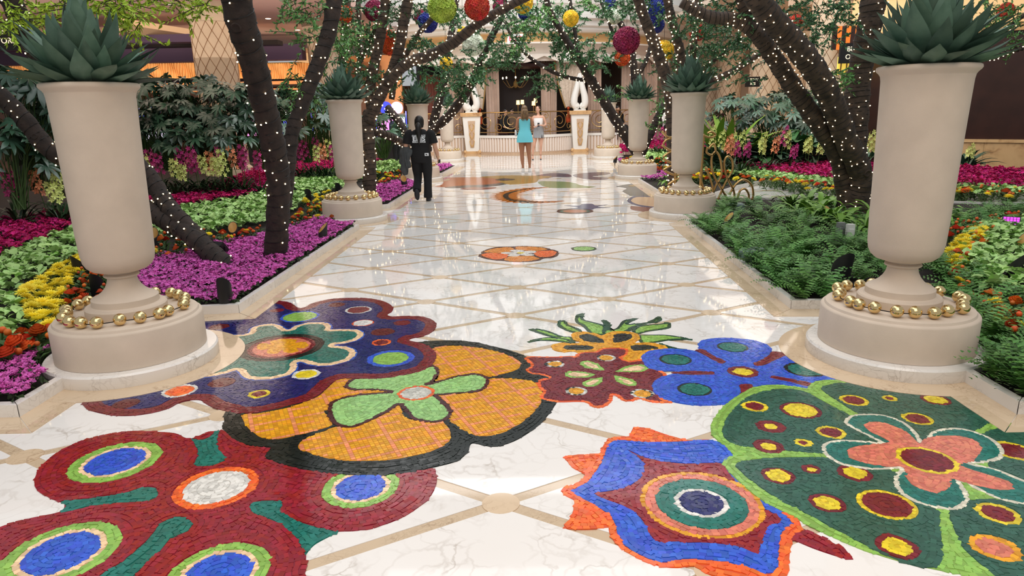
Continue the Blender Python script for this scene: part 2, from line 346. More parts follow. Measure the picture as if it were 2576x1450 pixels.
def dot(part, crop, cx, cy, rx, cols):          # rings: (fraction of the radius where the colour starts, colour)
    x, y = px(crop, (cx, cy)); r_ = rx / CR[crop][2]; c = (P(x + r_, y)[:2] + P(x - r_, y)[:2]) / 2; R = np.linalg.norm(P(x + r_, y)[:2] - P(x - r_, y)[:2]) / 2
    poly = np.array([(c[0] + R * math.cos(a), c[1] + R * math.sin(a)) for a in np.linspace(0, 2 * math.pi, 41)[:-1]])
    bands = []
    for i, (f0, col) in enumerate(cols):
        nxt = cols[i + 1][0] if i + 1 < len(cols) else 0
        bands.append(((f0 - nxt) * R, col))
    bands[-1] = (9, bands[-1][1]); REG.append(dict(part=part, poly=poly, bands=bands, base=False, mode=None, mos=len(MOS) - 1))
def D2(crop, lst):
    for cx, cy, rx, ri, c1, c2 in lst: dot('dot', crop, cx, cy, rx, [(1, c1), (ri / rx, c2)] if ri else [(1, c1)])
# -- red flower at the lower left
mosaic('mosaic_flower', 'red mosaic flower with teal bars and blue eyes at the lower left of the floor')
reg('petal_field', 'X', '88,1222 88,1205 103,1176 137,1146 186,1119 245,1100 313,1089 382,1088 441,1092 480,1105 560,1085 700,1120 950,1180 1080,1180 1097,1195 1098,1220 1080,1255 1030,1295 970,1322 900,1338 840,1342 790,1365 772,1390 768,1440 740,1520 400,1650 0,1600 -150,1500 -60,1370 0,1330 60,1310 150,1290 163,1270* 130,1258 100,1240', [(9, 'red')], True)
for s in ('980,745* 1050,750 1125,700* 1115,770 1130,810 1160,840 1150,865 1100,885 1040,890 1000,885 1005,860 1020,820 1000,770', '300,1065* 340,1068 500,1050 650,1025 740,998 790,1000 812,1020 800,1050 740,1070 600,1080 450,1100 300,1135* 340,1095', '1290,1105 1300,1080 1360,1067 1430,1070 1452,1090 1440,1120 1500,1160 1600,1195 1740,1228* 1640,1280 1600,1310 1570,1350* 1545,1290 1500,1230 1430,1180 1350,1150 1300,1130', '500,1470 600,1400 700,1320 780,1250 810,1200 860,1165 930,1155 980,1175 980,1210 930,1240 870,1270 820,1330 740,1400 650,1480'):
    reg('bar', 'A', s, [(9, 'teal')])
for q in ((597, 865, 208), (320, 1335, 265), (1125, 1440, 250), (1855, 996, 194)): dot('eye', 'A', *q, [(1, 'lgreen'), (.76, 'cream'), (.65, 'blue')])
dot('centre', 'A', 1113, 997, 203, [(1, 'orange'), (.77, 'white')])
# -- amber flower in the middle
mosaic('mosaic_flower', 'amber plaid mosaic flower with thick black edge and pale green centre')
reg('border', 'B', '1480,400 1560,385 1680,378 1800,380 1920,395 2030,420 2130,445 2220,475 2270,500 2255,520 2280,545 2330,600 2400,630 2440,700 2465,790 2450,830 2400,900 2320,980 2200,1060 2080,1105 2000,1110 1900,1090 1870,1100 1850,1150 1780,1210 1640,1250 1480,1285 1300,1308 1100,1308 900,1295 700,1265 560,1230 480,1200 455,1185 470,1150 500,1120 450,1115 330,1100 240,1060 180,1000 160,970 175,940 178,880 250,850 600,780 900,600 1300,450', [(9, 'black')], True)
for s in ('300,890 430,880 560,855 700,815 820,765 890,705 940,660 1000,640 1080,640 1300,735* 900,850 890,900 920,960 860,985 760,1015 650,1040 540,1060 450,1055 380,1020 330,970 305,925', '685,1115 700,1080 760,1045 850,1010 940,975 1060,970 1250,900 1380,820* 1430,910 1550,940 1670,940 1720,985 1735,1040 1710,1090 1620,1140 1480,1175 1300,1205 1100,1213 930,1200 780,1165 710,1140', '1640,760* 1700,750 1900,735 1985,680 2000,645 2100,640 2200,645 2300,660 2350,690 2365,760 2350,820 2280,900 2180,975 2080,1020 1980,1040 1900,1035 1840,1010 1780,970 1720,930 1740,880 1720,820', '1600,440 1660,420 1760,415 1900,425 2030,450 2130,480 2200,515 2220,550 2190,580 2100,610 2000,630 1940,610 1850,610 1700,650 1600,680* 1650,620 1650,575 1610,545 1630,500 1625,460'):
    reg('petal', 'B', s, [(9, 'amber')], mode='grid')
reg('green_flower', 'B', '1575,680* 1700,645 1800,620 1900,608 1970,622 2000,650 1990,690 1950,725 1870,740 1750,750 1640,758* 1690,795 1735,850 1740,890 1700,930 1620,945 1540,940 1470,920 1420,870 1380,820* 1280,885 1180,935 1080,975 1000,978 930,955 895,900 890,850 915,800 1000,770 1150,745 1330,735* 1200,722 1080,722 1010,710 1005,690 1030,660 1080,640 1300,620 1450,590 1560,560 1610,550 1650,570 1655,610 1610,670', [(.026, 'maroon'), (9, 'mint')])
dot('centre', 'B', 1497, 742, 125, [(1, 'orange'), (.82, 'grey')])
# -- amber flower with black ovals and flame leaves
mosaic('mosaic_flower', 'small amber mosaic flower with black ovals under flame shaped green leaves')
for s in ('85,180* 180,180 270,205 350,235 420,240 440,285 300,250 220,230 150,205', '85,283* 130,258 220,243 300,245 400,260 440,290 300,275 180,270', '310,150 325,115 370,120 400,150 460,175 500,200 480,215 420,205 360,185', '520,58* 470,70 442,95 450,130 490,150 520,180 560,215 650,225 690,215 700,180 660,150 590,130 520,110 505,85', '640,112* 690,120 715,150 705,185 760,170 800,120 850,105 930,97* 880,120 850,140 900,138 1000,125 1060,90 1090,85 1098,110 1060,130 980,140 890,170 850,195 780,210 700,225 650,210 660,150', '880,180 960,150 1080,140 1150,128 1172,145 1165,170 1100,185 1000,200 900,220', '920,230 1050,222 1150,225 1250,240 1335,263* 1250,262 1150,268 1050,285 950,290', '1080,285 1150,305 1220,325 1295,332* 1230,338 1150,335'):
    reg('leaf', 'C', s, [(.03, 'fgreen'), (9, 'lgreen')], True)
reg('petal_field', 'C', '415,225 440,205 520,203 600,215 650,230 690,210 760,197 850,200 920,220 935,255 900,285 990,283 1080,295 1150,325 1100,345 1000,350 960,370 940,400 900,440 700,450 500,380 440,352 360,357 290,345 265,320 285,295 360,285 440,290 480,275 430,260', [(9, 'amber')], True)
for s in ('475,240 500,222 560,222 620,245 662,272 650,287 580,282 510,268', '735,250 745,225 800,215 870,225 870,250 830,270 760,285 738,280', '357,320 370,308 450,303 560,310 580,325 550,338 450,340 370,335', '865,318 900,303 990,303 1085,325 1020,335 930,345 880,340'): reg('oval', 'C', s, [(9, 'black')])
# -- small red flower
mosaic('mosaic_flower', 'dark red mosaic flower with orange edge and five pale teardrops')
reg('petal_field', 'C', '60,400 120,388 200,390 300,390 400,385 445,390 460,370 520,355 600,352 640,330 740,322 830,330 850,355 830,385 800,400 850,425 900,420 950,410 1000,430 1100,500 1150,560 1100,700 1190,735 1100,742 1000,730 930,712 880,728 820,728 770,700 735,680 725,720 690,760 630,778 570,770 530,740 450,735 330,738 230,725 180,700 200,660 170,630 155,600 170,570 240,550 180,530 110,520 70,495 100,470 105,450 75,425', [(.022, 'orange'), (9, 'dred')], True)
for s in ('668,497* 620,495 540,480 490,455 490,430 540,422 600,440 645,470', '748,508* 800,475 870,455 950,452 992,475 970,500 900,510 820,508', '605,525* 540,548 460,552 390,545 370,525 390,505 450,500 530,510', '733,532* 790,545 860,560 910,585 905,610 850,615 790,595 755,570', '655,545* 645,580 610,610 550,622 505,610 500,590 540,568 600,555'): reg('teardrop', 'C', s, [(.026, 'lgreen'), (9, 'cream')])
for q in ((290, 448, 75), (680, 400, 75), (452, 653, 85), (955, 672, 92)): dot('dot', 'C', *q, [(1, 'check'), (.66, 'amber')])
# -- blue flower
mosaic('mosaic_flower', 'bright blue mosaic flower with teal ovals and red bars beside the right urn')
reg('petal_field', 'C', '1380,300 1395,275 1450,258 1540,248 1660,250 1780,262 1880,290 1935,330 1940,350 1990,358 2050,375 2150,400 2350,480 2550,540 2500,600 2300,640 2200,640 2000,640 1800,655 1700,690 1640,730 1560,755 1440,763 1300,757 1160,730 1070,690 1032,640 1035,590 1080,555 1150,530 1240,512 1180,500 1080,500 1000,475 955,430 955,390 990,355 1070,335 1180,330 1290,338 1380,345', [(9, 'blue')], True)
for s in ('1355,345 1410,335 1500,385 1580,420 1575,440 1540,442 1460,400 1400,365', '1800,440 1840,425 1900,390 1945,350 2050,372 1960,420 1880,455 1820,460', '1180,510 1300,502 1480,505 1500,518 1480,530 1300,528 1200,520', '1925,545 1950,537 2080,560 2230,590 2200,615 2080,585 1950,562', '1700,610 1740,598 1790,605 1795,640 1750,655 1690,690 1700,650'): reg('bar', 'C', s, [(9, 'dred')])
for q in ((1640, 318, 117), (1205, 413, 122), (1350, 640, 130), (2190, 490, 150)): dot('oval', 'C', *q, [(1, 'black'), (.83, 'teal')])
dot('centre', 'C', 1720, 507, 117, [(1, 'dred'), (.6, 'yellow')])
# -- spiky eye
mosaic('mosaic_eye', 'orange and blue spiky mosaic shape around a ringed navy eye')
reg('tail', 'D', '1260,760* 1350,830 1500,900 1600,960 1640,1005 1600,1008 1450,960 1330,910* 1250,870', [(9, 'red')], True)
reg('border', 'D', '460,293* 530,300 640,338 760,365 900,370 1100,500 1300,700 1380,855* 1320,890 1310,950 1300,1040 1280,1110 1200,1150 950,1120 850,1090* 790,1050 700,1060 600,1050 500,1015 420,970 360,920 330,870 325,840* 200,850 75,845* 110,800 135,740 135,690 90,665 70,640 90,620 150,600 205,555* 140,520 100,480 80,455* 160,445 280,440* 305,380 350,350 435,345*', [(9, 'orange')], True)
reg('blue_field', 'D', '350,372 420,368 600,378 900,368 1010,438* 1100,600 1250,750 1330,820* 1270,860 1250,950 1240,1060 1180,1090 1050,1050 900,1020 750,1015 620,1030 520,1000 430,950 375,880 360,820 300,750 200,690 120,640* 200,600 260,530 300,450 320,400', [(9, 'blue')])
reg('red_field', 'D', '410,405* 520,460 650,485 800,495 930,490 960,530 1100,680 1260,800 1200,830 1170,880 1150,930 1135,985* 1050,955 900,925 700,920 600,920 550,880 520,820 480,770 400,720 310,690 245,655* 340,640 440,615 500,570 520,520 510,480 460,440', [(9, 'red')])
dot('eye', 'D', 828, 706, 328, [(1, 'amber'), (.92, 'pink'), (.745, 'teal'), (.437, 'white'), (.355, 'navy')])
# -- big green flower at the lower right
mosaic('mosaic_flower', 'large dark green mosaic flower with pink heart and red yellow dots at the lower right')
reg('border', 'D', '880,320 880,280 910,230 960,170 1040,115 1130,75 1230,65 1330,75 1400,85* 1440,50 1520,38 1640,45 1800,50 2000,70 2150,90 2300,180 2500,270 2700,290 2900,330 3000,700 2900,1300 2500,1220 2400,1130 2250,1098 2050,1060 1850,1010 1650,940 1450,850 1300,770 1150,690 1040,600 960,520 940,490 1000,445* 930,380 890,345', [(9, 'lgreen')], True)
for s in ('945,340 945,285 990,210 1060,145 1150,105 1260,88 1380,100 1480,150 1580,205 1680,250 1900,350 1700,430 1500,438 1300,425 1150,408 1040,398 975,372', '1480,95 1500,70 1600,55 1750,65 2000,80 2150,100 2280,170 2400,250 2300,320 2000,400 1850,300 1680,225 1560,150', '1010,500 1050,480 1150,468 1300,460 1500,462 1700,480 1900,560 2100,740 2120,850 2135,950 2120,1040 2060,1060 1950,1040 1750,960 1550,850 1380,760 1230,680 1100,590 1030,530', '2170,745 2300,690 2600,700 2800,740 2900,1000 2700,1250 2500,1180 2350,1050 2250,960 2200,860', '2400,310 2576,290 2900,340 2900,660 2600,720 2400,560 2380,420 2330,360'):
    reg('petal', 'D', s, [(9, 'dgreen')])
Dts = [(1118, 183, 70, 48, 'yellow', 'dred'), (1366, 204, 108, 85, 'dred', 'yellow'), (1205, 293, 77, 33, 'dred', 'yellow'), (1532, 324, 78, 55, 'yellow', 'dred'), (1380, 381, 46, 24, 'yellow', 'dred'), (1192, 401, 80, 40, 'dred', 'yellow'), (1245, 560, 90, 62, 'dred', 'yellow'), (1425, 526, 47, 22, 'dred', 'yellow'), (1660, 545, 90, 60, 'dred', 'yellow'), (1510, 708, 95, 65, 'dred', 'yellow'), (1832, 715, 152, 122, 'yellow', 'dred'), (1888, 945, 110, 78, 'dred', 'yellow'), (1655, 150, 75, 52, 'yellow', 'dred'), (1849, 139, 40, 18, 'yellow', 'dred'), (2098, 146, 75, 52, 'dred', 'yellow'), (1998, 250, 80, 55, 'yellow', 'dred'), (2520, 425, 110, 85, 'yellow', 'dred'), (2435, 765, 108, 78, 'yellow', 'dred'), (2415, 950, 122, 85, 'amber', 'pink')]
D2('D', Dts)
reg('heart_flower', 'D', '1800,380* 1700,330 1610,280 1605,255 1640,230 1720,222 1830,232 1920,265 1980,310 2020,360 2025,385* 2060,330 2120,305 2220,300 2330,325 2430,375 2470,430 2450,470 2370,490 2290,495* 2400,515 2520,560 2650,620 2700,680 2600,720 2450,690 2350,650 2230,590* 2270,650 2280,700 2230,740 2130,742 2000,710 1910,660 1870,600 1880,550 1915,520* 1800,530 1680,520 1570,495 1500,450 1480,410 1500,380 1570,365 1690,368', [(.024, 'ivory'), (9, 'teal')])
reg('heart', 'D', '1840,375 1740,320 1712,290 1730,272 1790,268 1870,290 1950,330 2010,385 2040,360 2120,342 2230,345 2310,370 2345,415 2330,450 2290,485 2230,500 2300,530 2400,560 2490,590 2515,620 2490,638 2400,632 2280,605 2180,575 2180,610 2140,645 2080,652 2000,625 1950,590 1920,515 1840,512 1720,495 1640,465 1620,430 1650,405 1720,392', [(9, 'pink')])
dot('centre', 'D', 2050, 475, 152, [(1, 'yellow'), (.83, 'dred')])
# -- navy flower behind the left urn
mosaic('mosaic_flower', 'navy mosaic flower with dark red edge and teal blossom beside the left urn')
reg('navy_field', 'X', ' '.join(['%g,%g' % px('B', p) for p in pts('500,95 560,105 600,112 640,122 680,150 720,152 790,120 870,100 960,88 1080,85 1180,90 1260,105 1310,125 1338,152 1330,180 1300,200 1330,214 1420,210 1520,213 1590,228 1630,255 1632,290 1600,325 1540,350 1470,365 1452,378 1500,390 1560,408 1600,430 1630,460 1635,500 1610,540 1560,580 1480,605 1380,625 1280,640 1180,645 1080,643 990,645 930,665 880,710 820,760 740,795 640,825 540,850 430,872 330,882 240,880')] + ['%g,%g' % px('A', p) for p in pts('1160,605 1100,590 1060,570 1030,550 980,550 930,560 870,590 800,612 700,628 600,630 520,618 460,600 430,575 415,535 470,500 700,440 900,300 900,100 1100,60')]), [(.095, 'dred'), (9, 'navy')], True, k=4)
reg('teal_blossom', 'B', '250,335* 330,330 345,300 400,275 480,262 560,268 600,290 620,302* 660,275 740,255 830,250 900,258 925,285 918,300* 1000,298 1100,303 1145,325 1130,360 1080,385 1000,405 945,411* 1020,418 1080,440 1092,470 1060,510 980,540 880,558 780,555 690,530* 690,545 680,585 640,615 560,640 460,655 370,655 300,640 265,600 250,592* 200,610 100,630 0,645 -60,660 -150,600 -100,400', [(.018, 'blue'), (.045, 'cream'), (9, 'teal')])
dot('centre', 'B', 572, 425, 278, [(1, 'black'), (.79, 'dred'), (.675, 'pink')])
reg('yellow_blossom', 'B', '575,400* 540,375 600,368 670,375 670,395* 730,390 755,410 730,432 670,432* 690,450 640,465 590,462 572,440* 540,470 480,470 470,450 510,432* 430,445 400,425 430,400 510,410* 490,390 530,378', [(9, 'amber')])
D2('B', [(697, 215, 127, 110, 'blue', 'lgreen'), (950, 133, 55, 0, 'rose', ''), (1100, 168, 90, 72, 'white', 'dred'), (1130, 258, 75, 62, 'orange', 'white'), (1268, 320, 80, 0, 'rose', ''), (1400, 258, 57, 0, 'dred', ''), (1258, 393, 65, 47, 'orange', 'dred'), (1323, 503, 160, 120, 'blue', 'lgreen'), (740, 613, 92, 70, 'white', 'yellow'), (417, 748, 72, 48, 'yellow', 'dred'), (160, 670, 85, 0, 'rose', ''), (540, 172, 45, 0, 'dred', ''), (140, 285, 65, 0, 'rose', '')])
D2('A', [(925, 502, 83, 65, 'white', 'orange'), (650, 568, 60, 0, 'rose', '')])
# -- orange flower and green disc further on
mosaic('mosaic_flower', 'orange mosaic flower with white petals at its heart in the middle of the path')
reg('border', 'E', '515,1015 545,995 545,978 620,945 720,925 870,920 1000,915 1150,925 1250,940 1270,950 1330,962 1350,985 1340,1015 1280,1040 1200,1045 1140,1068 1020,1080 880,1080 770,1070 690,1065 600,1050 530,1030', [(9, 'maroon')], True)
for s, c in (('575,978 640,950 760,932 850,930 890,950 870,970 800,985 680,988', 'gold'), ('905,950 910,925 1000,920 1130,928 1230,945 1200,958 1100,968 980,965', 'gold'), ('1090,985 1130,970 1240,962 1310,968 1330,990 1290,1020 1210,1032 1130,1022', 'orange'), ('780,1060 820,1035 860,1022 1060,1020 1120,1035 1150,1048 1100,1065 980,1078 850,1075', 'gold'), ('545,1010 600,992 740,992 820,1003 815,1030 760,1050 680,1055 600,1035', 'orange')): reg('petal', 'E', s, [(9, c)])
for s in ('845,965 900,955 985,960 975,975 930,990', '950,988 1010,968 1080,965 1120,975 1090,990 1000,996', '950,1000 1010,995 1090,1003 1080,1015 1000,1018', '820,1015 850,1000 920,997 955,1005 920,1025 850,1023', '750,990 780,980 850,980 930,990 850,1000 780,998'): reg('white_petal', 'E', s, [(9, 'white')])
dot('centre', 'E', 955, 988, 38, [(1, 'yellow')])
mosaic('mosaic_disc', 'small pale green mosaic disc with dark green rim beside the orange flower')
dot('disc', 'E', 1615, 943, 130, [(1, 'fgreen'), (.82, 'mint')]); REG[-1]['base'] = True
# ---- raster of what shows where, distance to the nearest joint, then rows of tesserae along the outlines
RES = .007; GX0, GX1, GY0, GY1 = -3.9, 4.0, 1.9, 9.4
NX, NY = int((GX1 - GX0) / RES), int((GY1 - GY0) / RES); LAB = np.full((NY, NX), -1, np.int32); LABS = []
def edt(mask_b, maxd):                          # distance (cells) to the nearest True
    ny, nx = mask_b.shape; idx = np.arange(nx)[None, :]
    l = np.where(mask_b, idx, -10**6); l = np.maximum.accumulate(l, axis=1); r = np.where(mask_b, idx, 10**6); r = np.minimum.accumulate(r[:, ::-1], axis=1)[:, ::-1]
    g = np.minimum(np.minimum(idx - l, r - idx), 10**4).astype(np.float32) ** 2; d = g.copy()
    for dy in range(1, min(maxd, ny - 1) + 1):
        q = dy * dy; d[dy:] = np.minimum(d[dy:], g[:-dy] + q); d[:-dy] = np.minimum(d[:-dy], g[dy:] + q)
    return np.sqrt(d)
for r in REG:
    p = r['poly']; i0, i1 = max(0, int((p[:, 0].min() - GX0) / RES) - 2), min(NX, int((p[:, 0].max() - GX0) / RES) + 3); j0, j1 = max(0, int((p[:, 1].min() - GY0) / RES) - 2), min(NY, int((p[:, 1].max() - GY0) / RES) + 3)
    if i1 <= i0 or j1 <= j0: continue
    X, Y = np.meshgrid(GX0 + (np.arange(i0, i1) + .5) * RES, GY0 + (np.arange(j0, j1) + .5) * RES); m = inpoly(X, Y, p); win = LAB[j0:j1, i0:i1]
    if len(r['bands']) > 1:
        wmax = sum(b_[0] for b_ in r['bands'][:-1]); d = edt(~m, int(wmax / RES) + 3) * RES; acc = 0
        for wd, col in r['bands']:
            win[m & (d > acc)] = len(LABS); LABS.append(dict(r=r, col=col, w=wd)); acc += wd
    else:
        win[m] = len(LABS); LABS.append(dict(r=r, col=r['bands'][0][1], w=9))
Xg, Yg = np.meshgrid(GX0 + (np.arange(NX) + .5) * RES, GY0 + (np.arange(NY) + .5) * RES)
for (ux, uy) in URN[:2]: LAB[(Xg - ux) ** 2 + (Yg - uy) ** 2 < (RINGR + .004) ** 2] = -2
LBs = inset(LBED, .21); RBs = inset(RBED, .21); LAB[inpoly(Xg, Yg, LBs)] = -2; LAB[inpoly(Xg, Yg, RBs)] = -2
bd = np.zeros(LAB.shape, bool); bd[:, :-1] |= LAB[:, :-1] != LAB[:, 1:]; bd[:-1] |= LAB[:-1] != LAB[1:]; bd[:, 1:] |= LAB[:, :-1] != LAB[:, 1:]; bd[1:] |= LAB[:-1] != LAB[1:]
DST = (edt(bd, 75) + .5) * RES; DST[LAB < 0] = 0
GYd, GXd = np.gradient(DST, RES)
OCC = np.zeros(LAB.shape, np.uint8); TESS = {}; S0 = .0225
def put(lab, cx, cy, ax, ay, hl, hw, col):
    TESS.setdefault((lab, col), []).append((cx, cy, ax, ay, hl, hw))
flat_lab = LAB.ravel(); order = np.argsort(flat_lab, kind='stable'); starts = np.searchsorted(flat_lab[order], np.arange(len(LABS) + 1))
for lb, info in enumerate(LABS):
    cells = order[starts[lb]:starts[lb + 1]]
    if len(cells) < 4: continue
    far = GY0 + cells[0] // NX * RES > 5.5; s = S0; wd = info['w']
    if info['r']['mode'] == 'grid':
        th = math.radians(24); ca, sa = math.cos(th), math.sin(th); g = .0245; p = info['r']['poly']; n = int(2.2 / g); c0 = np.array([-.3, 3.6])
        for i in range(-n, n):
            for j in range(-n, n):
                x = c0[0] + (i * ca - j * sa) * g; y = c0[1] + (i * sa + j * ca) * g; a, b_ = int((x - GX0) / RES), int((y - GY0) / RES)
                if 0 <= a < NX and 0 <= b_ < NY and LAB[b_, a] == lb and DST[b_, a] > g * .42:
                    col = 'salmon' if (i % 9 in (0,) or j % 9 in (0,) or (j % 9 == 5 and i % 9 < 5)) else 'amber'
                    put(lb, x, y, ca, sa, g * .44, g * .44, col)
        continue
    if wd < .06: s = wd / max(1, round(wd / S0))
    dmax = float(DST.ravel()[cells].max())
    if dmax < s * .45: s = max(.012, dmax * 1.6)
    thick = s * .5
    ks = np.floor(DST.ravel()[cells] / s).astype(int); dv = DST.ravel()[cells]
    sel = np.abs(dv - (ks + .5) * s) < RES * .62; cand = cells[sel]; kk = ks[sel]; o_ = np.argsort(kk, kind='stable')
    Ld = s * 1.3; cnt = 0
    for ci in o_:
        cell = int(cand[ci]); j, i = divmod(cell, NX)
        if OCC[j, i]: continue
        d0 = (int(kk[ci]) + .5) * s
        t0 = None
        for sgn in (1, -1):
            if sgn == -1 and t0 is None: break
            x, y = GX0 + (i + .5) * RES, GY0 + (j + .5) * RES; first = True; steps = 0
            if sgn == -1:
                tx, ty = t0; x, y = x - tx * Ld, y - ty * Ld
            while steps < 900:
                steps += 1; a, b_ = int((x - GX0) / RES), int((y - GY0) / RES)
                if not (1 <= a < NX - 1 and 1 <= b_ < NY - 1) or LAB[b_, a] != lb: break
                gx, gy = GXd[b_, a], GYd[b_, a]; gn = math.hypot(gx, gy)
                if gn < .25: break
                gx /= gn; gy /= gn; e = DST[b_, a] - d0
                if abs(e) > s * .9: break
                x -= gx * e * .5; y -= gy * e * .5
                a, b_ = int((x - GX0) / RES), int((y - GY0) / RES)
                if not (1 <= a < NX - 1 and 1 <= b_ < NY - 1) or LAB[b_, a] != lb or OCC[b_, a]: break
                tx, ty = -gy * sgn, gx * sgn
                if first and sgn == 1: t0 = (tx, ty)
                first = False; L_ = Ld * (.85 + .3 * random.random()); col = info['col']
                if col == 'check': col = 'white' if cnt % 2 else 'black'
                cnt += 1; put(lb, x, y, tx, ty, L_ * .5 - .0006, s * .5 - .0006, col)
                nh = max(1, int(L_ * .5 / RES)); nw = max(1, int(s * .42 / RES))
                for u in range(-nh, nh + 1):
                    qx, qy = x + tx * u * RES, y + ty * u * RES
                    a2, b2 = int((qx - GX0) / RES), int((qy - GY0) / RES)
                    OCC[max(0, b2 - nw):b2 + nw + 1, max(0, a2 - nw):a2 + nw + 1] = 1
                x += tx * Ld; y += ty * Ld
NT = sum(len(v) for v in TESS.values()); print('tesserae', NT)
ZT = .0064
roots = {}
for mi, (nm, lab, _) in enumerate(MOS):
    ps = [r['poly'] for r in REG if r['mos'] == mi and r['base']]; c = np.mean(np.concatenate(ps), axis=0)
    roots[mi] = empty(nm, (c[0], c[1], 0), lab, 'mosaic')
def shrink(p, d):
    q = np.array(inset([tuple(v) for v in p], -d)); a = p; e = np.roll(p, -1, axis=0) - a; L2 = (e ** 2).sum(1) + 1e-12
    t = np.clip(((q[:, None] - a[None]) * e[None]).sum(2) / L2[None], 0, 1); dd = np.linalg.norm(q[:, None] - (a[None] + e[None] * t[..., None]), axis=2).min(1)
    return q[(dd > d * .93) & inpoly(q[:, 0], q[:, 1], p)]
plates = []
for r in REG:                                   # coloured bedding under the pieces, one level higher wherever shapes lie over each other
    acc = 0.; p = r['poly']; c = p.mean(axis=0); lay = []
    for wd, col in r['bands']:
        if acc == 0: q = p
        elif r['part'] in ('dot', 'eye', 'oval', 'centre', 'disc'): R_ = np.linalg.norm(p[0] - c); q = c + (p - c) * max(.05, (R_ - acc) / R_)
        else: q = shrink(p, acc)
        if len(q) < 4: break
        lay.append((q, 'amber' if col == 'amber' else ('grey' if col == 'check' else col))); acc += wd
    for q, col in lay:
        bb = (q[:, 0].min(), q[:, 0].max(), q[:, 1].min(), q[:, 1].max()); lv = 0
        for b2, l2, q2 in plates:
            if bb[0] < b2[1] and bb[1] > b2[0] and bb[2] < b2[3] and bb[3] > b2[2] and (inpoly(q[:, 0], q[:, 1], q2).any() or inpoly(q2[:, 0], q2[:, 1], q).any()): lv = max(lv, l2 + 1)
        plates.append((bb, lv, q)); b = MB(); b.prism([tuple(v) for v in q], .0002, .0037 + .00011 * lv); b.build('bedding', 'glass_' + col, roots[r['mos']])
print('levels', max(l for _, l, _ in plates))
def tess_mesh(name, T, single=False):
    T = np.array(T); n = len(T); cx, cy, ax, ay, hl, hw = T.T; z = ZT + RNG.normal(0, .00012, n); tl = RNG.normal(0, .00008, (n, 2)); V = np.zeros((n, 8, 3))
    for q, (sx, sy) in enumerate(((-1, -1), (1, -1), (1, 1), (-1, 1))):
        for lv in (0, 1):
            kx = hl * sx; ky = hw * sy; V[:, q + 4 * lv, 0] = cx + ax * kx - ay * ky; V[:, q + 4 * lv, 1] = cy + ay * kx + ax * ky
            V[:, q + 4 * lv, 2] = z + tl[:, 0] * sx + tl[:, 1] * sy if lv else z - .004
    F = np.array([(4, 5, 6, 7), (0, 1, 5, 4), (1, 2, 6, 5), (2, 3, 7, 6), (3, 0, 4, 7)]); FF = F[None] + (np.arange(n) * 8)[:, None, None]
    return mesh_np(name, V.reshape(-1, 3), FF.reshape(-1, 4), np.repeat(RNG.random(n), 5))
# the pieces that show largest are objects of their own
big = {}
for key, T in TESS.items():
    mi = LABS[key[0]]['r']['mos']
    for q, t in enumerate(T):
        if t[1] > 2.25:
            u, v = proj((t[0], t[1], 0))
            if 0 < u < 2576 and v < 1450: big.setdefault(mi, []).append((t[4] * t[5] / (t[1] ** 2 + 2.9), key, q))
single = set()
for mi, l in big.items():
    if mi in (0, 1, 5, 6, 7):
        l.sort(key=lambda e: -e[0]); single |= {(k_, q) for _, k_, q in l[:290]}
colnames = dict(); partobj = {}
for key in sorted(TESS, key=lambda k_: k_[0]):
    T = TESS[key]; r = LABS[key[0]]['r']; mi = r['mos']; rid = id(r); nm = r['part']
    rest = [t for q, t in enumerate(T) if (key, q) not in single]; one = [t for q, t in enumerate(T) if (key, q) in single]
    mm = MATS['glass_' + key[1]]; par = roots[mi]
    if rid in partobj: par = partobj[rid]
    if rest:
        o = meshobj(nm if rid not in partobj else 'tessera_ring', tess_mesh(nm, rest), mm, par, kind='stuff')
    elif one and rid not in partobj:
        t = one.pop(); o = meshobj(nm, tess_mesh(nm, [t]), mm, par)
    else: o = None
    if rid not in partobj and o is not None: partobj[rid] = o
    for t in one: meshobj('tessera', tess_mesh('tessera', [t]), mm, partobj.get(rid, roots[mi]))
# -- mosaics far down the path: their tesserae are too small to tell apart
def farmosaic(name, label, plist):
    q = [[tuple(P(*px('E', p))[:2]) for p in pts(s)] for s, c in plist]; c0 = np.mean(np.concatenate([np.array(a) for a in q]), axis=0); root = empty(name, (c0[0], c0[1], 0), label, 'mosaic')
    for i, ((s, c), poly) in enumerate(zip(plist, q)):
        pp = smooth_poly(poly, crn(s), 5); b = MB(); b.prism([tuple(v) for v in pp], .0003, .0045 + .0005 * i); b.build('inlay', 'glass_' + c, root)
farmosaic('mosaic_disc', 'orange mosaic disc with maroon rim and blue star behind it', [('1332,552 1360,532 1440,526 1520,525 1620,528 1690,535 1715,548 1690,562 1620,573 1520,577 1430,574 1360,566', 'maroon'), ('1362,551 1400,538 1520,531 1640,537 1685,550 1640,563 1520,570 1400,564', 'teal'), ('1395,550 1430,540 1520,534 1610,539 1650,550 1610,562 1520,567 1430,561', 'rust'), ('1410,490* 1560,492 1600,475 1700,473 1740,490 1865,480* 1760,503 1895,511* 1740,519 1700,533 1600,524 1500,520 1430,526* 1560,508', 'denim')])
farmosaic('mosaic_flower', 'rust and ochre mosaic flower far along the path beside the woman in black', [('135,200 300,195 600,195 720,215 830,250 700,275 500,290 160,296 40,292* 130,270 150,230', 'rust'), ('165,300 350,280 600,270 780,250 820,260 700,285 500,300 250,308', 'slate'), ('530,190 800,175 1000,175 1200,180 1280,190 1150,215 1100,250 850,268 730,240 700,210', 'khaki'), ('690,218 740,208 800,206 880,212 895,220 840,228 760,230 705,226', 'black'), ('735,217 790,212 840,216 800,223', 'plum'), ('325,318 420,300 560,300 700,300 640,318 500,325', 'brick')])
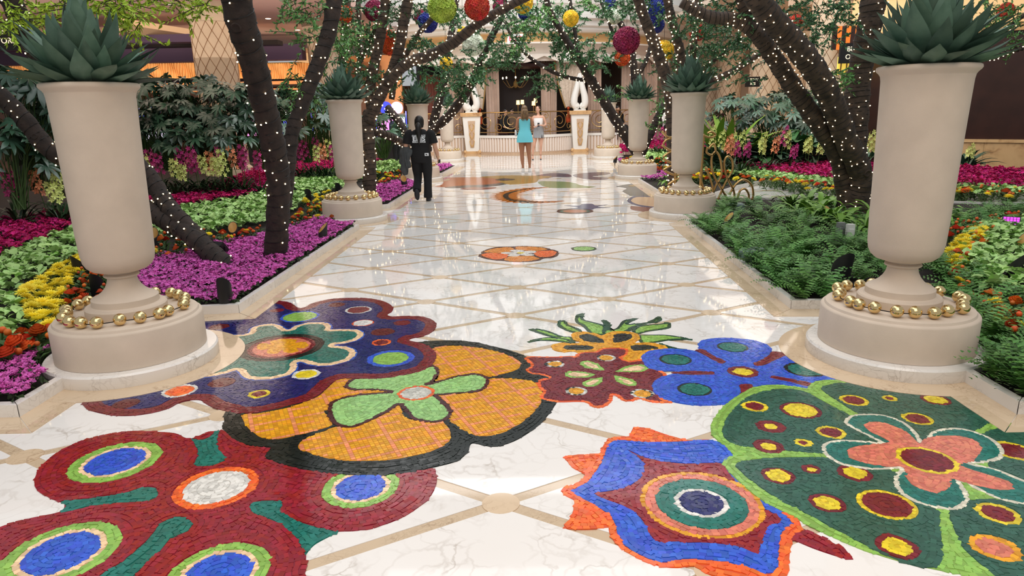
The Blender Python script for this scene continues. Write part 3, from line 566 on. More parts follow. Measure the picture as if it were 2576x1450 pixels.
farmosaic('mosaic_frog', 'pale sage green mosaic creature far along the path', [('1135,250 1170,235 1250,235 1400,240 1500,250 1600,280 1745,292* 1650,305 1450,306 1300,306 1200,290', 'sage'), ('1080,185 1200,160 1300,150 1450,160 1480,190 1300,190 1230,205 1150,195', 'plum'), ('1500,175 1620,150 1850,140 1880,160 1700,185 1880,200 1820,220 1640,212', 'plum')])
tp = crs([P(*px('E', p))[:2] for p in pts('1210,300 1050,312 920,335 820,365 800,395 840,425 930,445 1080,455 1250,452 1410,441')], 10); root = empty('mosaic_tail', (tp[40][0], tp[40][1], 0), 'curling mosaic tail of black and ochre scales on the path', 'mosaic')
n = len(tp); wds = [.02 + .26 * math.sin(math.pi * (i / (n - 1)) ** .75) for i in range(n)]
L_, R_ = [], []
for i in range(n):
    t = tp[min(i + 1, n - 1)] - tp[max(i - 1, 0)]; t /= np.linalg.norm(t); nn = np.array([-t[1], t[0]]); L_.append(tuple(tp[i] + nn * wds[i] * .8)); R_.append(tuple(tp[i] - nn * wds[i] * .8))
b = MB(); b.prism(L_ + R_[::-1], .0003, .0045); b.build('tail_body', 'glass_black', root)
for i in range(2, n - 2, 4):
    t = tp[i + 1] - tp[i - 1]; t /= np.linalg.norm(t); nn = np.array([-t[1], t[0]]); wq = wds[i]
    for sg in (1, -1):
        c = tp[i] + nn * sg * wq * .5; q = [c - t * .16 - nn * sg * wq * .3, c - t * .06 + nn * sg * wq * .2, c + t * .02 + nn * sg * wq * .75, c + t * .1 + nn * sg * wq * .2, c + t * .08 - nn * sg * wq * .3]
        b = MB(); b.prism([tuple(v) for v in q], .001, .0052); b.build('scale', 'glass_gold', root)
farmosaic('mosaic_butterfly', 'mosaic butterfly with cream wings edged in blue beside the second right urn', [('2020,340 2060,310 1950,290* 2080,265 2200,255 2500,290 2600,370 2150,390 2080,375', 'slate'), ('2065,435* 2150,390 2390,395 2700,400 2700,520 2390,518 2200,498 2090,462', 'denim'), ('2110,432 2180,402 2390,405 2700,410 2700,505 2390,505 2210,485 2130,458', 'cream'), ('2105,495* 2390,515 2700,520 2700,560 2390,556 2220,550 2110,530', 'brick'), ('2080,285 2130,278 2180,282 2130,290', 'khaki')])
# ---------------------------------------------------------------- stone urns with agaves and gold ball garlands
mat('agave', (100, 128, 110), rough=.6, spec=.35, rnd=.32, noise=.35, nscale=7, rgb2=(70, 98, 82))
mat('brass', (230, 202, 146), rough=.13, metal=1.); mat('gold_paint', (228, 188, 118), rough=.35, metal=.35); mat('black_metal', (20, 20, 22), rough=.5)
mat('cord', (22, 18, 15), rough=.7)
side = ['near left', 'near right', 'second left', 'second right', 'third left', 'third right', 'farthest left', 'farthest right']
def make_urn():
    r = empty('urn', (0, 0, 0))
    b = MB(); b.lathe([(0.001, 0), (.555, 0), (.56, .01), (.56, .085), (.55, .098), (.001, .1)], n=72); b.build('plinth', 'kerb_marble', r, True, 35, local=True)
    b = MB(); b.lathe([(.001, .1), (.485, .1), (.485, .335), (.478, .345), (.462, .352), (.455, .368), (.44, .375), (.001, .375)], n=72); b.build('pedestal', 'stone', r, True, 35, local=True)
    b = MB(); b.lathe([(.001, .375), (.258, .375), (.26, .38), (.26, .43), (.252, .44), (.222, .44), (.215, .448), (.213, .49), (.2, .5), (.001, .5)], n=64); b.build('base_disc', 'stone', r, True, 35, local=True)
    b = MB(); b.lathe([(.2, .499), (.17, .512), (.14, .535), (.115, .565), (.1, .595), (.094, .62), (.093, .632), (.1, .634), (.112, .642), (.114, .652), (.104, .66), (.095, .663), (.09, .68)], n=56); b.build('stem', 'stone', r, True, 50, local=True)
    b = MB(); b.lathe([(.09, .672), (.13, .677), (.175, .692), (.205, .718), (.222, .752), (.23, .8), (.236, .95), (.241, 1.2), (.248, 1.5), (.254, 1.72), (.258, 1.84), (.263, 1.868)], n=64); b.build('bowl', 'stone', r, True, 60, local=True)
    b = MB(); b.lathe([(.262, 1.866), (.272, 1.882), (.287, 1.896), (.293, 1.908), (.29, 1.922), (.278, 1.929), (.262, 1.925), (.248, 1.9), (.245, 1.85), (.001, 1.85)], n=64); b.build('rim', 'stone', r, True, 60, local=True)
    return r
def agave_leaf(L, W, curl):
    V = []; F = []; n = 8
    for i in range(n + 1):
        t = i / n; wd = W * (.55 + 1.75 * t - 1.5 * t * t) * (1 - t ** 2.6) * .5 if t < 1 else .001
        ang = curl * t * t; x = L * t * math.cos(ang * .5); z = -L * t * math.sin(ang * .5) + .0
        fold = .32 * wd
        V += [(x, -wd, z + fold), (x, 0, z - fold * .25), (x, wd, z + fold)]
    for i in range(n):
        a = i * 3; F += [(a, a + 1, a + 4, a + 3), (a + 1, a + 2, a + 5, a + 4)]
    b = MB(); b.add(V, F); V2 = [(p[0], p[1], p[2] - .007 * (1 - .8 * (i // 3) / n)) for i, p in enumerate(V)]; b.add(V2, [f[::-1] for f in F]); return b.mesh('leaf', True)
LEAF = [agave_leaf(.5, .2, -.5), agave_leaf(.5, .19, -.2), agave_leaf(.54, .2, -.35), agave_leaf(.56, .18, .1)]
def make_agave(root, rs):
    rings = [(13, 15, .40, .13), (25, 14, .40, .125), (38, 13, .42, .11), (50, 12, .43, .09), (62, 10, .45, .065), (73, 8, .48, .045), (83, 5, .52, .02)]
    for ri, (el, n, L, r0) in enumerate(rings):
        for i in range(n):
            a = 2 * math.pi * (i + .5 * (ri % 2)) / n + rs.uniform(-.12, .12); e = math.radians(el + rs.uniform(-5, 5)); me = LEAF[rs.randrange(4)]
            o = meshobj('leaf', me, 'agave', root, local=True); o.location = (r0 * math.cos(a), r0 * math.sin(a), .01 + .012 * ri)
            o.rotation_euler = (0, -e, a); s_ = rs.uniform(.86, 1.08) * L / .54; o.scale = (s_, s_ * rs.uniform(.9, 1.05), s_)
urn0 = make_urn(); BALLM = MB().ball((0, 0, 0), .041, 20, 12).mesh('ball', True)
for i, (x, y) in enumerate(URN):
    u = urn0 if i == 0 else copy_tree(urn0); u.location = (x, y, 0); u.rotation_euler = (0, 0, .7 * i)
    tag(u, 'tall beige stone urn on a round pedestal, the %s of the avenue' % side[i], 'urn', 'stone urns along the path')
    ag = empty('agave_plant', (x, y, 1.905), 'spiky dark green agave growing in the %s urn' % side[i], 'plant', 'agaves in the urns'); make_agave(ag, random.Random(20 + i))
    g = empty('ball_garland', (x, y, .376), 'ring of shiny gold balls on the pedestal of the %s urn' % side[i], 'garland', 'gold ball garlands'); rs = random.Random(i); path = []
    nb = 21
    for k in range(nb):
        a = 2 * math.pi * (k + rs.uniform(-.22, .22)) / nb; rr = .385 + rs.uniform(-.025, .02); o = meshobj('ball', BALLM, 'brass', g, (rr * math.cos(a), rr * math.sin(a), .041), local=True); path.append((rr * math.cos(a), rr * math.sin(a), .03))
    b = MB(); b.tube(crs(path + path[:1], 3), .0035, 5, False); b.build('cord', 'cord', g, local=True)
# ---------------------------------------------------------------- uplights and flood lights in the beds
def make_uplight():
    r = empty('uplight', (0, 0, 0)); n = 24; R = .062
    V = []; F = []
    for (rad, lo) in ((R, 0), (R * .9, 1)):
        for k in range(n):
            a = 2 * math.pi * k / n; top = .17 + .075 * math.cos(a) * (1 if lo == 0 else .9)
            V += [(rad * math.cos(a), rad * math.sin(a), 0.0 if lo == 0 else .07), (rad * math.cos(a), rad * math.sin(a), top)]
    m = 2 * n; Fo = []; Fi = []
    for k in range(n):
        q = (k + 1) % n; Fo += [(2 * k, 2 * q, 2 * q + 1, 2 * k + 1), (2 * k + 1, 2 * q + 1, m + 2 * q + 1, m + 2 * k + 1)]; Fi += [(m + 2 * q, m + 2 * k, m + 2 * k + 1, m + 2 * q + 1)]
    b = MB(); b.add(V, Fo + [tuple(2 * k for k in range(n - 1, -1, -1))]); b.build('housing', 'black_metal', r, True, 40, local=True)
    b = MB(); b.add(V[m:], [tuple(i - m for i in f) for f in Fi] + [tuple(2 * k for k in range(n))]); b.build('reflector', 'gold_paint', r, True, 40, local=True)
    b = MB(); b.tube([(0, 0, 0), (0, 0, -.12)], [.018, .006], 8); b.build('ground_spike', 'black_metal', r, local=True)
    return r
up0 = make_uplight(); UPS = [
 (590, 600, -80, 1.0, 'gold lined uplight between purple flowers, left of the leaning trunk, open side forward'), (812, 600, 215, .95, 'gold lined uplight in the purple flowers near the path kerb'), (392, 615, -70, 1.0, 'gold lined uplight peeking out right of the near left urn'), (566, 752, 95, 1.0, 'black uplight seen from behind in the purple flowers nearest the path corner'),
 (205, 690, 60, 1.0, 'black uplight in the yellow flowers left of the near left urn'), (246, 735, 95, .9, 'black uplight among orange flowers behind the near left urn foot'), (742, 488, 35, 1., 'black uplight in the pale green leaves left of the second left urn'), (775, 502, 95, 1., 'black uplight beside yellow flowers left of the second left urn'), (850, 482, 90, .9, 'small black uplight beside the second left urn'),
 (1018, 468, -75, 1.1, 'black uplight with gold lining behind the walking woman'), (1830, 575, 200, 1.0, 'black uplight with gold lining in the ferns near the second right urn'), (2108, 712, 95, 1.35, 'wide black uplight in the ferns left of the near right urn'), (2083, 548, -80, .8, 'gold lined uplight at the foot of the near right tree'), (1636, 412, 90, 1.1, 'black uplight right of the third right urn'), (2556, 700, 120, 1.3, 'black uplight at the right edge in the pale leaves'), (2572, 640, 200, 1.1, 'gold lined uplight at the right edge above the pale leaves'), (1547, 408, 190, .9, 'black uplight tilted in purple flowers beside the third right urn')]
for i, (x, y, rz, s_, lab) in enumerate(UPS):
    o = up0 if i == 0 else copy_tree(up0); p = P(x, y, .12); o.location = (p[0], p[1], .10); o.rotation_euler = (math.radians(-4), math.radians(6), math.radians(rz + 180)); o.scale = (s_,) * 3; tag(o, lab, 'lamp', 'garden uplights')
mat('led_face', (200, 60, 210), rough=.3, emit=1.6)
def flood(x, y, rz, lab, lit, s_=1.):
    p = P(x, y, .12); r = empty('flood_light', (p[0], p[1], .1), lab, 'lamp', rz=math.radians(rz)); R = Matrix.Rotation(math.radians(-38), 3, 'X')
    b = MB(); b.box((0, 0, .1 * s_), (.17 * s_, .06 * s_, .13 * s_), rot=R)
    for k in range(5): b.box(tuple(R @ Vector((0, .04 * s_, (k - 2) * .024 * s_)) + Vector((0, 0, .1 * s_))), (.16 * s_, .03 * s_, .008 * s_), rot=R)
    b.build('housing', 'black_metal', r, local=True)
    b = MB(); b.box((0, 0, .015), (.19 * s_, .03, .03)); b.box((.095 * s_, 0, .06), (.012, .03, .12)); b.box((-.095 * s_, 0, .06), (.012, .03, .12)); b.build('bracket', 'black_metal', r, local=True)
    for i in range(5):
        for j in range(4):
            b = MB(); b.box(tuple(R @ Vector(((i - 2) * .03 * s_, -.032 * s_, (j - 1.5) * .028 * s_)) + Vector((0, 0, .1 * s_))), (.025 * s_, .006, .023 * s_), rot=R); b.build('led', 'led_face' if lit else 'black_metal', r, local=True)
flood(553, 640, 160, 'black boxy flood light in purple flowers beside the fallen limb', False, 1.05); flood(2540, 580, -35, 'flood light glowing magenta among pale leaves at the right', True, 1.15)
mat('drain_green', (108, 128, 124), rough=.5)
for x, y, lab in ((1895, 628, 'round grey green lid set among the ferns nearer the path'), (1850, 513, 'round grey green lid beside the second right urn')):
    p = P(x, y, .17); r = empty('garden_lid', (p[0], p[1], .03), lab, 'lid'); b = MB(); b.lathe([(.001, 0), (.15, 0), (.155, .1), (.15, .135), (.14, .142), (.001, .142)], n=32); b.build('drum', 'drain_green', r, True, 35, local=True); b = MB(); b.lathe([(.001, .142), (.118, .142), (.118, .15), (.001, .152)], n=32); b.build('cap', 'drain_green', r, True, 35, local=True)
mat('box_grey', (120, 124, 122), rough=.5); mat('box_white', (212, 212, 208), rough=.4)
for x, y, m_, lab in ((2112, 600, 'box_grey', 'small grey electrical box among leaves at the tree foot'), (2136, 605, 'box_white', 'small white electrical box among leaves at the tree foot')):
    p = P(x, y, .1); r = empty('electrical_box', (p[0], p[1], .06), lab, 'box'); b = MB(); b.box((0, 0, .12), (.09, .07, .24), top=.92); b.build('housing', m_, r, local=True); b = MB(); b.box((0, -.04, .13), (.06, .012, .1)); b.build('cover', m_, r, local=True)
# ---------------------------------------------------------------- flower carpets
def sample(poly, dens, bed=None, n_max=40000, avoid=True):
    q = np.array(poly)[:, :2]; x0, y0 = q.min(0); x1, y1 = q.max(0); n = int((x1 - x0) * (y1 - y0) * dens)
    n = min(n, 400000); x = RNG.uniform(x0, x1, n); y = RNG.uniform(y0, y1, n); m = inpoly(x, y, q)
    if bed is not None: m &= inpoly(x, y, inset(bed, -.05))
    if avoid:
        for ux, uy in URN: m &= (x - ux) ** 2 + (y - uy) ** 2 > .6 ** 2
    return x[m], y[m]
def bumps(x, y, s=1.): return .5 + .25 * (np.sin(x * 23 * s + 1.3) * np.sin(y * 19 * s) + np.sin(x * 11 * s + y * 13 * s) )
def flower_base(petals, pr, pw, cup, droop=0.):     # flat open blossom, quads
    V = []; F = []
    for k in range(petals):
        a = 2 * math.pi * k / petals; c, s_ = math.cos(a), math.sin(a)
        def pt(r, w_, z): return (r * c - w_ * s_, r * s_ + w_ * c, z)
        b = len(V); V += [pt(0, 0, 0), pt(pr * .55, -pw, cup * .6), pt(pr, 0, cup + droop), pt(pr * .55, pw, cup * .6)]; F.append((b, b + 1, b + 2, b + 3))
    return V, F
FL4 = flower_base(4, 1., .42, .25); FL5 = flower_base(5, 1., .40, .5)
LEAF4 = ([(0, 0, 0), (.42, -.36, .1), (1, 0, -.12), (.42, .36, .1)], [(0, 1, 2, 3)])
HEART = ([(0, 0, 0), (-.12, -.3, .06), (.3, -.46, .12), (.72, -.24, .04), (1, 0, -.14), (.72, .24, .04), (.3, .46, .12), (-.12, .3, .06), (.35, 0, -.03)], [(0, 1, 2, 8), (8, 2, 3, 4), (8, 4, 5, 6), (0, 8, 6, 7)])
mat('purple_petal', (212, 102, 184), rough=.7, tint=.34, spec=.2); mat('magenta_petal', (190, 30, 104), rough=.65, tint=.4, spec=.25); mat('pale_leaf', (166, 202, 124), rough=.5, tint=.26, spec=.35)
mat('bed_leaf', (44, 66, 30), rough=.6, tint=.4); mat('orange_petal', (222, 104, 34), rough=.55, rnd=.3); mat('red_petal', (214, 66, 30), rough=.55, rnd=.3); mat('yellow_petal', (255, 238, 80), rough=.6, rnd=.14); mat('stem_green', (66, 96, 44), rough=.6, rnd=.2); mat('fern', (96, 148, 62), rough=.5, rnd=.3, noise=.35, nscale=9, rgb2=(62, 110, 46)); mat('bright_leaf', (112, 158, 56), rough=.5, rnd=.2)
def dirs_up(n, spread): v = RNG.normal(0, spread, (n, 3)); v[:, 2] = 1; return v
def carpet(name, poly, bed, lab, base, size, dens, m, h, kind, leafy=0., hb=.05, cat='flowers'):
    x, y = sample(poly, dens, bed); n = len(x)
    if n < 3: return
    z = h + hb * bumps(x, y) + RNG.normal(0, .006, n); z = z + .0
    Vv, Ff, t = scatter(base, np.stack([x, y, z], 1), rot_to(dirs_up(n, .55), RNG.uniform(0, 6.3, n)), RNG.uniform(.8, 1.2, n) * size)
    root = empty(name, (x.mean(), y.mean(), .05), lab, cat, kind='stuff'); meshobj('blossoms' if kind != 'leaf' else 'leaves', mesh_np(name, Vv, Ff, t), m, root, kind='stuff')
    if leafy > 0:
        x, y = sample(poly, leafy, bed); n = len(x); z = h - .02 + hb * bumps(x, y) * RNG.uniform(.2, 1, n); Vv, Ff, t = scatter(LEAF4, np.stack([x, y, z], 1), rot_to(dirs_up(n, .9), RNG.uniform(0, 6.3, n)), RNG.uniform(.8, 1.3, n) * .05); meshobj('foliage', mesh_np(name, Vv, Ff, t), 'bed_leaf', root, kind='stuff')
        q = np.array(poly); 
def band(s, z=.13): return [P(x, y, z) for x, y in pts(s)]
B_PUR = band('480,830 640,810 960,585 915,540 840,548 790,545 720,572 620,598 540,610 440,640 380,640 330,700 250,800 300,900')
B_PUR2 = band('-420,985 -160,935 0,912 60,895 135,862 200,860 230,940 190,980 45,1045 -200,1052 -420,1060')
B_MAG = band('-420,700 -160,615 0,565 100,545 180,535 330,505 420,500 520,480 580,455 660,425 740,415 850,392 850,425 740,450 680,478 600,502 480,518 400,538 300,545 180,580 80,618 0,650 -160,720 -420,850')
B_GRN = band('-420,855 -160,730 0,650 80,618 180,580 300,545 400,540 480,520 600,505 680,480 740,455 850,425 850,475 790,490 740,525 690,550 600,570 480,590 400,590 300,600 190,650 110,690 40,735 60,810 110,835 0,850 -160,880 -420,980')
carpet('kalanchoe_carpet', B_PUR, LBED, 'carpet of purple pink blossoms behind the near left urn', FL4, .0165, 3300, 'purple_petal', .115, 'f', 900)
carpet('kalanchoe_carpet', B_PUR2, LBED, 'patch of purple pink blossoms in front left of the near left urn', FL4, .0165, 3600, 'purple_petal', .115, 'f', 900)
carpet('azalea_carpet', B_MAG, LBED, 'long band of magenta blossoms in front of the left shrubs', FL5, .029, 760, 'magenta_petal', .15, 'f', 260, .1)
carpet('pale_leaf_carpet', B_GRN, LBED, 'band of pale green leaves across the left bed', HEART, .085, 330, 'pale_leaf', .12, 'leaf', 160, .1, cat='foliage')
# beyond the second urn on the left
carpet('kalanchoe_carpet', band('925,525 990,520 1065,462 1015,450 940,468'), LBED, 'purple pink blossoms beyond the second left urn', FL4, .02, 1500, 'purple_petal', .12, 'f', 300)
carpet('pale_leaf_carpet', band('850,440 925,420 1020,395 1030,425 930,440 850,475'), LBED, 'pale green leaves behind the second left urn', HEART, .085, 260, 'pale_leaf', .12, 'leaf', 100, .1, cat='foliage')
carpet('azalea_carpet', band('850,415 925,395 1020,372 1030,393 930,415 850,438'), LBED, 'magenta blossoms behind the second left urn', FL5, .04, 330, 'magenta_petal', .16, 'f', 150, .1)
carpet('kalanchoe_carpet', band('1085,440 1155,428 1130,412 1095,415'), LBED, 'purple blossoms right of the walking woman', FL4, .024, 900, 'purple_petal', .12, 'f', 200)
# right side beds
carpet('kalanchoe_carpet', band('1510,405 1560,445 1660,450 1680,440 1640,415 1560,400'), R2BED, 'purple blossoms around the third right urn', FL4, .022, 1100, 'purple_petal', .12, 'f', 250)
carpet('azalea_carpet', band('1560,380 1620,372 1800,372 1800,350 1620,352 1560,362', .3), None, 'magenta blossoms far behind the third right urn', FL5, .045, 260, 'magenta_petal', .2, 'f', 100, .12)
carpet('pale_leaf_carpet', band('1600,402 1690,400 1700,378 1600,380', .2), None, 'pale leaves behind the third right urn', HEART, .085, 240, 'pale_leaf', .16, 'leaf', 100, .1, cat='foliage')
RMAG = band('1700,402 1780,412 1900,425 2000,440 2120,452 2300,462 2576,470 2850,478 2850,440 2576,432 2300,418 2120,405 1900,398 1700,385', .24); RGRN = band('1740,428 1850,438 1950,450 2050,462 2120,466 2300,474 2576,486 2850,494 2850,474 2576,462 2300,455 2120,448 2000,436 1900,424 1780,412', .2)
RPUR = band('1740,447 1850,449 1950,460 2030,475 2090,490 2300,496 2576,500 2850,508 2850,494 2576,484 2300,478 2120,474 2050,466 1950,452 1850,442 1740,440', .14)
carpet('azalea_carpet', RMAG, None, 'long magenta band of blossoms across the side path', FL5, .034, 520, 'magenta_petal', .22, 'f', 140, .14)
carpet('pale_leaf_carpet', RGRN, None, 'pale green leaf band across the side path', HEART, .085, 240, 'pale_leaf', .17, 'leaf', 90, .1, cat='foliage')
carpet('kalanchoe_carpet', RPUR, RNDP, 'low purple band of blossoms along the curved kerb', FL4, .022, 1500, 'purple_petal', .13, 'f', 300)
RG2 = band('2400,640 2440,570 2500,555 2576,545 2800,560 2850,700 2640,760 2540,735 2470,720 2420,690', .2)
carpet('pale_leaf_carpet', RG2, RBED, 'pale green leaves right of the near right urn', HEART, .08, 420, 'pale_leaf', .15, 'leaf', 150, .1, cat='foliage')
# single blooms: ranunculus and chrysanthemum
def ranunculus(rs):
    b = MB()
    for k, (n, r, z, lean) in enumerate(((6, .038, .0, 1.0), (5, .032, .004, .75), (5, .024, .008, .5), (4, .015, .011, .3))):
        for i in range(n):
            a = 2 * math.pi * (i + .5 * k) / n + rs.uniform(-.1, .1); c, s_ = math.cos(a), math.sin(a); w_ = r * .85; h = .017 + .005 * k
            V = []
            for u, zz, ww in ((.25, 0, .5), (.85 + lean * .25, h * .55, 1), (.75 + lean * .35, h, .7)):
                for v in (-1, 0, 1): V.append((r * u * c - w_ * ww * v * s_ - (abs(v) * r * .3 * c), r * u * s_ + w_ * ww * v * c - (abs(v) * r * .3 * s_), z + zz))
            b.add(V, [(0, 1, 4, 3), (1, 2, 5, 4), (3, 4, 7, 6), (4, 5, 8, 7)])
    return b.mesh('ranunculus', True)
def mum():
    b = MB()
    for k, (n, r, el) in enumerate(((16, .06, 8), (15, .058, 28), (12, .05, 48), (8, .04, 68))):
        for i in range(n):
            a = 2 * math.pi * (i + .5 * k) / n + random.uniform(-.1, .1); e = math.radians(el + random.uniform(-8, 8)); c, s_ = math.cos(a), math.sin(a); ce, se = math.cos(e), math.sin(e); w_ = .0075
            b.add([(.006 * c, .006 * s_, .004), (r * .5 * ce * c - w_ * s_, r * .5 * ce * s_ + w_ * c, r * .5 * se + .006), (r * ce * c, r * ce * s_, r * se * .85), (r * .5 * ce * c + w_ * s_, r * .5 * ce * s_ - w_ * c, r * .5 * se + .006)], [(0, 1, 2, 3)])
    return b.mesh('chrysanthemum')
def leafy():
    b = MB(); b.tube([(0, 0, -.16), (.004, 0, -.08), (0, 0, .004)], .0045, 5)
    for i in range(9):
        a = i * 2.4; z = -.14 + .012 * i; c, s_ = math.cos(a), math.sin(a); L = .07
        b.add([(0, 0, z), (L * .5 * c - .022 * s_, L * .5 * s_ + .022 * c, z + .03), (L * c, L * s_, z + .035), (L * .5 * c + .022 * s_, L * .5 * s_ - .022 * c, z + .03)], [(0, 1, 2, 3)])
    return b.mesh('leafy_stem')
def bud():
    b = MB(); b.ball((0, 0, .014), .017, 9, 6, sz=.95); b.lathe([(.017, .004), (.012, -.002), (.004, -.004)], n=9); return b.mesh('bud', True)
RAN = [ranunculus(random.Random(q)) for q in range(3)]; RAN2 = [m_.copy() for m_ in RAN]; BUDM = bud(); MUM = [mum() for q in range(2)]; LST = leafy()
def bloom(name, me, m_, x, y, z, lab, grp, s_, rs, stem=True):
    o = meshobj(name, me, m_, None, (x, y, z), lab, 'flower', grp); o.rotation_euler = (rs.uniform(-.45, .45), rs.uniform(-.45, .45), rs.uniform(0, 6.3)); o.scale = (s_,) * 3
    if stem: c = meshobj('leafy_stem', LST, 'stem_green', o, local=True)
    return o
NB = [0]
def blooms(poly, bed, n, where, kinds=('r', 'b'), ys=.0, h=.17, s_=1., seed=1):
    rs = random.Random(seed); x, y = sample(poly, 400, bed); idx = []
    for i in range(len(x)):
        if len(idx) >= n: break
        if all((x[i] - x[j]) ** 2 + (y[i] - y[j]) ** 2 > (.05 * s_ if kinds != ('m',) else .05) ** 2 for j in idx): idx.append(i)
    for i in idx:
        k = 'm' if rs.random() < ys else rs.choice(kinds); z = h + rs.uniform(-.03, .05); NB[0] += 1
        if k == 'm': bloom('chrysanthemum', rs.choice(MUM), 'yellow_petal', x[i], y[i], z, 'spiky yellow chrysanthemum bloom ' + where, 'yellow chrysanthemums ' + where, s_ * rs.uniform(.85, 1.15), rs)
        elif k == 'r':
            red = rs.random() < .35; bloom('ranunculus', rs.choice(RAN2 if red else RAN), 'red_petal' if red else 'orange_petal', x[i], y[i], z, ('red' if red else 'orange') + ' ruffled ranunculus bloom ' + where, ('red' if red else 'orange') + ' ranunculus ' + where, s_ * rs.uniform(.8, 1.25), rs)
        else: bloom('ranunculus_bud', BUDM, 'orange_petal', x[i], y[i], z + .02, 'closed orange ranunculus bud ' + where, 'ranunculus buds ' + where, s_ * rs.uniform(.8, 1.2), rs)
blooms(band('385,640 400,600 440,585 540,590 620,582 690,560 690,578 620,600 540,612 440,640', .17), LBED, 62, 'between pale leaves and purple carpet left of the trunk', ys=.22, seed=2)
blooms(band('725,575 730,545 770,520 830,500 860,545 790,548', .17), LBED, 40, 'between the trunk and the second left urn', ys=.3, seed=3)
blooms(band('740,530 770,500 830,480 835,505 780,520', .17), LBED, 16, 'above the orange flowers by the second left urn', ys=.75, seed=31)
blooms(band('160,715 215,680 300,650 330,690 280,760 200,770 160,760', .18), LBED, 46, 'left of the near left urn stem', ys=0, s_=.95, seed=4)
blooms(band('-60,860 0,850 60,840 135,825 140,860 60,885 0,905 -60,915', .17), LBED, 24, 'at the left edge beside the pedestal', ys=0, s_=1.25, seed=5)
blooms(band('50,735 120,690 195,645 240,610 300,605 290,650 215,675 165,715 150,790 120,838 70,800', .18), LBED, 130, 'in the yellow drift left of the near left urn', kinds=('m',), s_=1.25, seed=6)
blooms(band('930,470 940,438 1010,428 1015,447 940,465', .2), LBED, 34, 'behind the walking woman', ys=.25, s_=1.3, seed=7)
blooms(band('2395,690 2400,640 2440,590 2500,580 2490,605 2440,640 2430,690 2470,730 2576,765 2576,850 2540,840 2480,770', .2), RBED, 74, 'right of the near right urn', ys=.1, s_=1.15, seed=8)
blooms(band('2385,640 2410,600 2470,572 2500,585 2450,620 2430,670 2400,690', .18), RBED, 70, 'in the yellow drift right of the near right urn', kinds=('m',), s_=1.25, seed=9)
blooms(band('2380,600 2400,560 2480,545 2576,528 2650,535 2650,560 2500,560 2440,585', .2), RBED, 40, 'at the back of the near right bed', ys=.05, s_=1.1, seed=10)
blooms(band('1740,447 1850,447 1950,458 2050,472 2120,474 2120,462 2050,458 1950,444 1850,434 1740,430', .22), None, 72, 'along the curved bed left of the big tree', ys=.35, s_=1.35, h=.19, seed=11)
blooms(band('2400,482 2576,492 2700,497 2700,484 2576,478 2400,468', .22), None, 44, 'along the curved bed right of the near right urn', ys=.35, s_=1.3, h=.19, seed=12)
blooms(band('1560,400 1600,392 1700,395 1700,435 1660,440 1630,415', .2), None, 40, 'around the third right urn', ys=.25, s_=1.4, seed=13)
print('blooms', NB[0])
# ferns in the right bed
def fern_mesh(seed):
    rs = random.Random(seed); b = MB()
    for k in range(15):
        a = rs.uniform(0, 6.3); L = rs.uniform(.22, .36); e0 = math.radians(rs.uniform(35, 80)); n = 11; pp = []
        for i in range(n + 1):
            t = i / n; e = e0 - t * t * 1.5; 
            if i == 0: x, z = 0., 0.
            else: x += L / n * math.cos(e); z += L / n * math.sin(e)
            pp.append((x, z, e))
        c, s_ = math.cos(a), math.sin(a)
        for i in range(1, n):
            x, z, e = pp[i]; wl = .052 * math.sin(math.pi * (i / n * .82 + .16)); hw = L / n * .36
            for sg in (1, -1):
                y0 = sg * .002; V = [(x - hw * .6, y0, z - .002), (x + hw * .2, sg * wl, z - .006), (x + hw * 1.1, sg * wl * .7, z + .001), (x + hw, y0, z + .002)]
                b.add([(q[0] * c - q[1] * s_, q[0] * s_ + q[1] * c, q[2]) for q in V], [(0, 1, 2, 3)])
    return b.mesh('fern')
FERN = [fern_mesh(q) for q in range(5)]; rs = random.Random(99)
def ferns(poly, bed, n, gap, lab, grp, sc=1., z=.07):
    x, y = sample(poly, 120, bed); idx = []
    for i in range(len(x)):
        if len(idx) >= n: break
        if all((x[i] - x[j]) ** 2 + (y[i] - y[j]) ** 2 > gap ** 2 for j in idx): idx.append(i)
    for i in idx:
        o = meshobj('fern', FERN[rs.randrange(5)], 'fern', None, (x[i], y[i], z), lab, 'fern', grp); o.rotation_euler = (rs.uniform(-.1, .1), rs.uniform(-.1, .1), rs.uniform(0, 6.3)); s_ = sc * rs.uniform(.8, 1.2); o.scale = (s_, s_, s_ * .95)
for s_, n_, w_ in (('1700,560 1830,660 1880,600 1830,505 1790,530', 30, 'near the kerb beside the second right urn'), ('1800,640 1900,740 2000,660 1960,600 1880,600', 36, 'around the grey green lid by the path kerb'), ('1860,700 1950,810 2110,800 2090,700 2000,660', 40, 'at the kerb corner left of the near right urn'), ('1960,600 2000,660 2180,720 2330,650 2200,600 2080,590', 44, 'behind the wide black uplight'), ('1830,505 1960,600 2080,560 2130,505', 36, 'at the back of the bed left of the big tree'), ('2080,590 2330,650 2300,560 2130,540', 20, 'between the big tree and the near right urn')):
    ferns(band(s_, .1), RBED, n_, .125, 'feathery green fern ' + w_, 'ferns ' + w_)
ferns(band('2330,640 2420,690 2470,740 2576,860 2700,900 2700,1100 2400,1100 2440,850 2380,720', .1), RBED, 90, .11, 'feathery green fern in front right of the near right urn', 'ferns right of the near right urn')
ferns(band('2380,560 2480,520 2600,515 2600,535 2480,548 2400,580', .15), RBED, 26, .16, 'feathery fern at the back of the right bed', 'ferns at the back of the right bed')
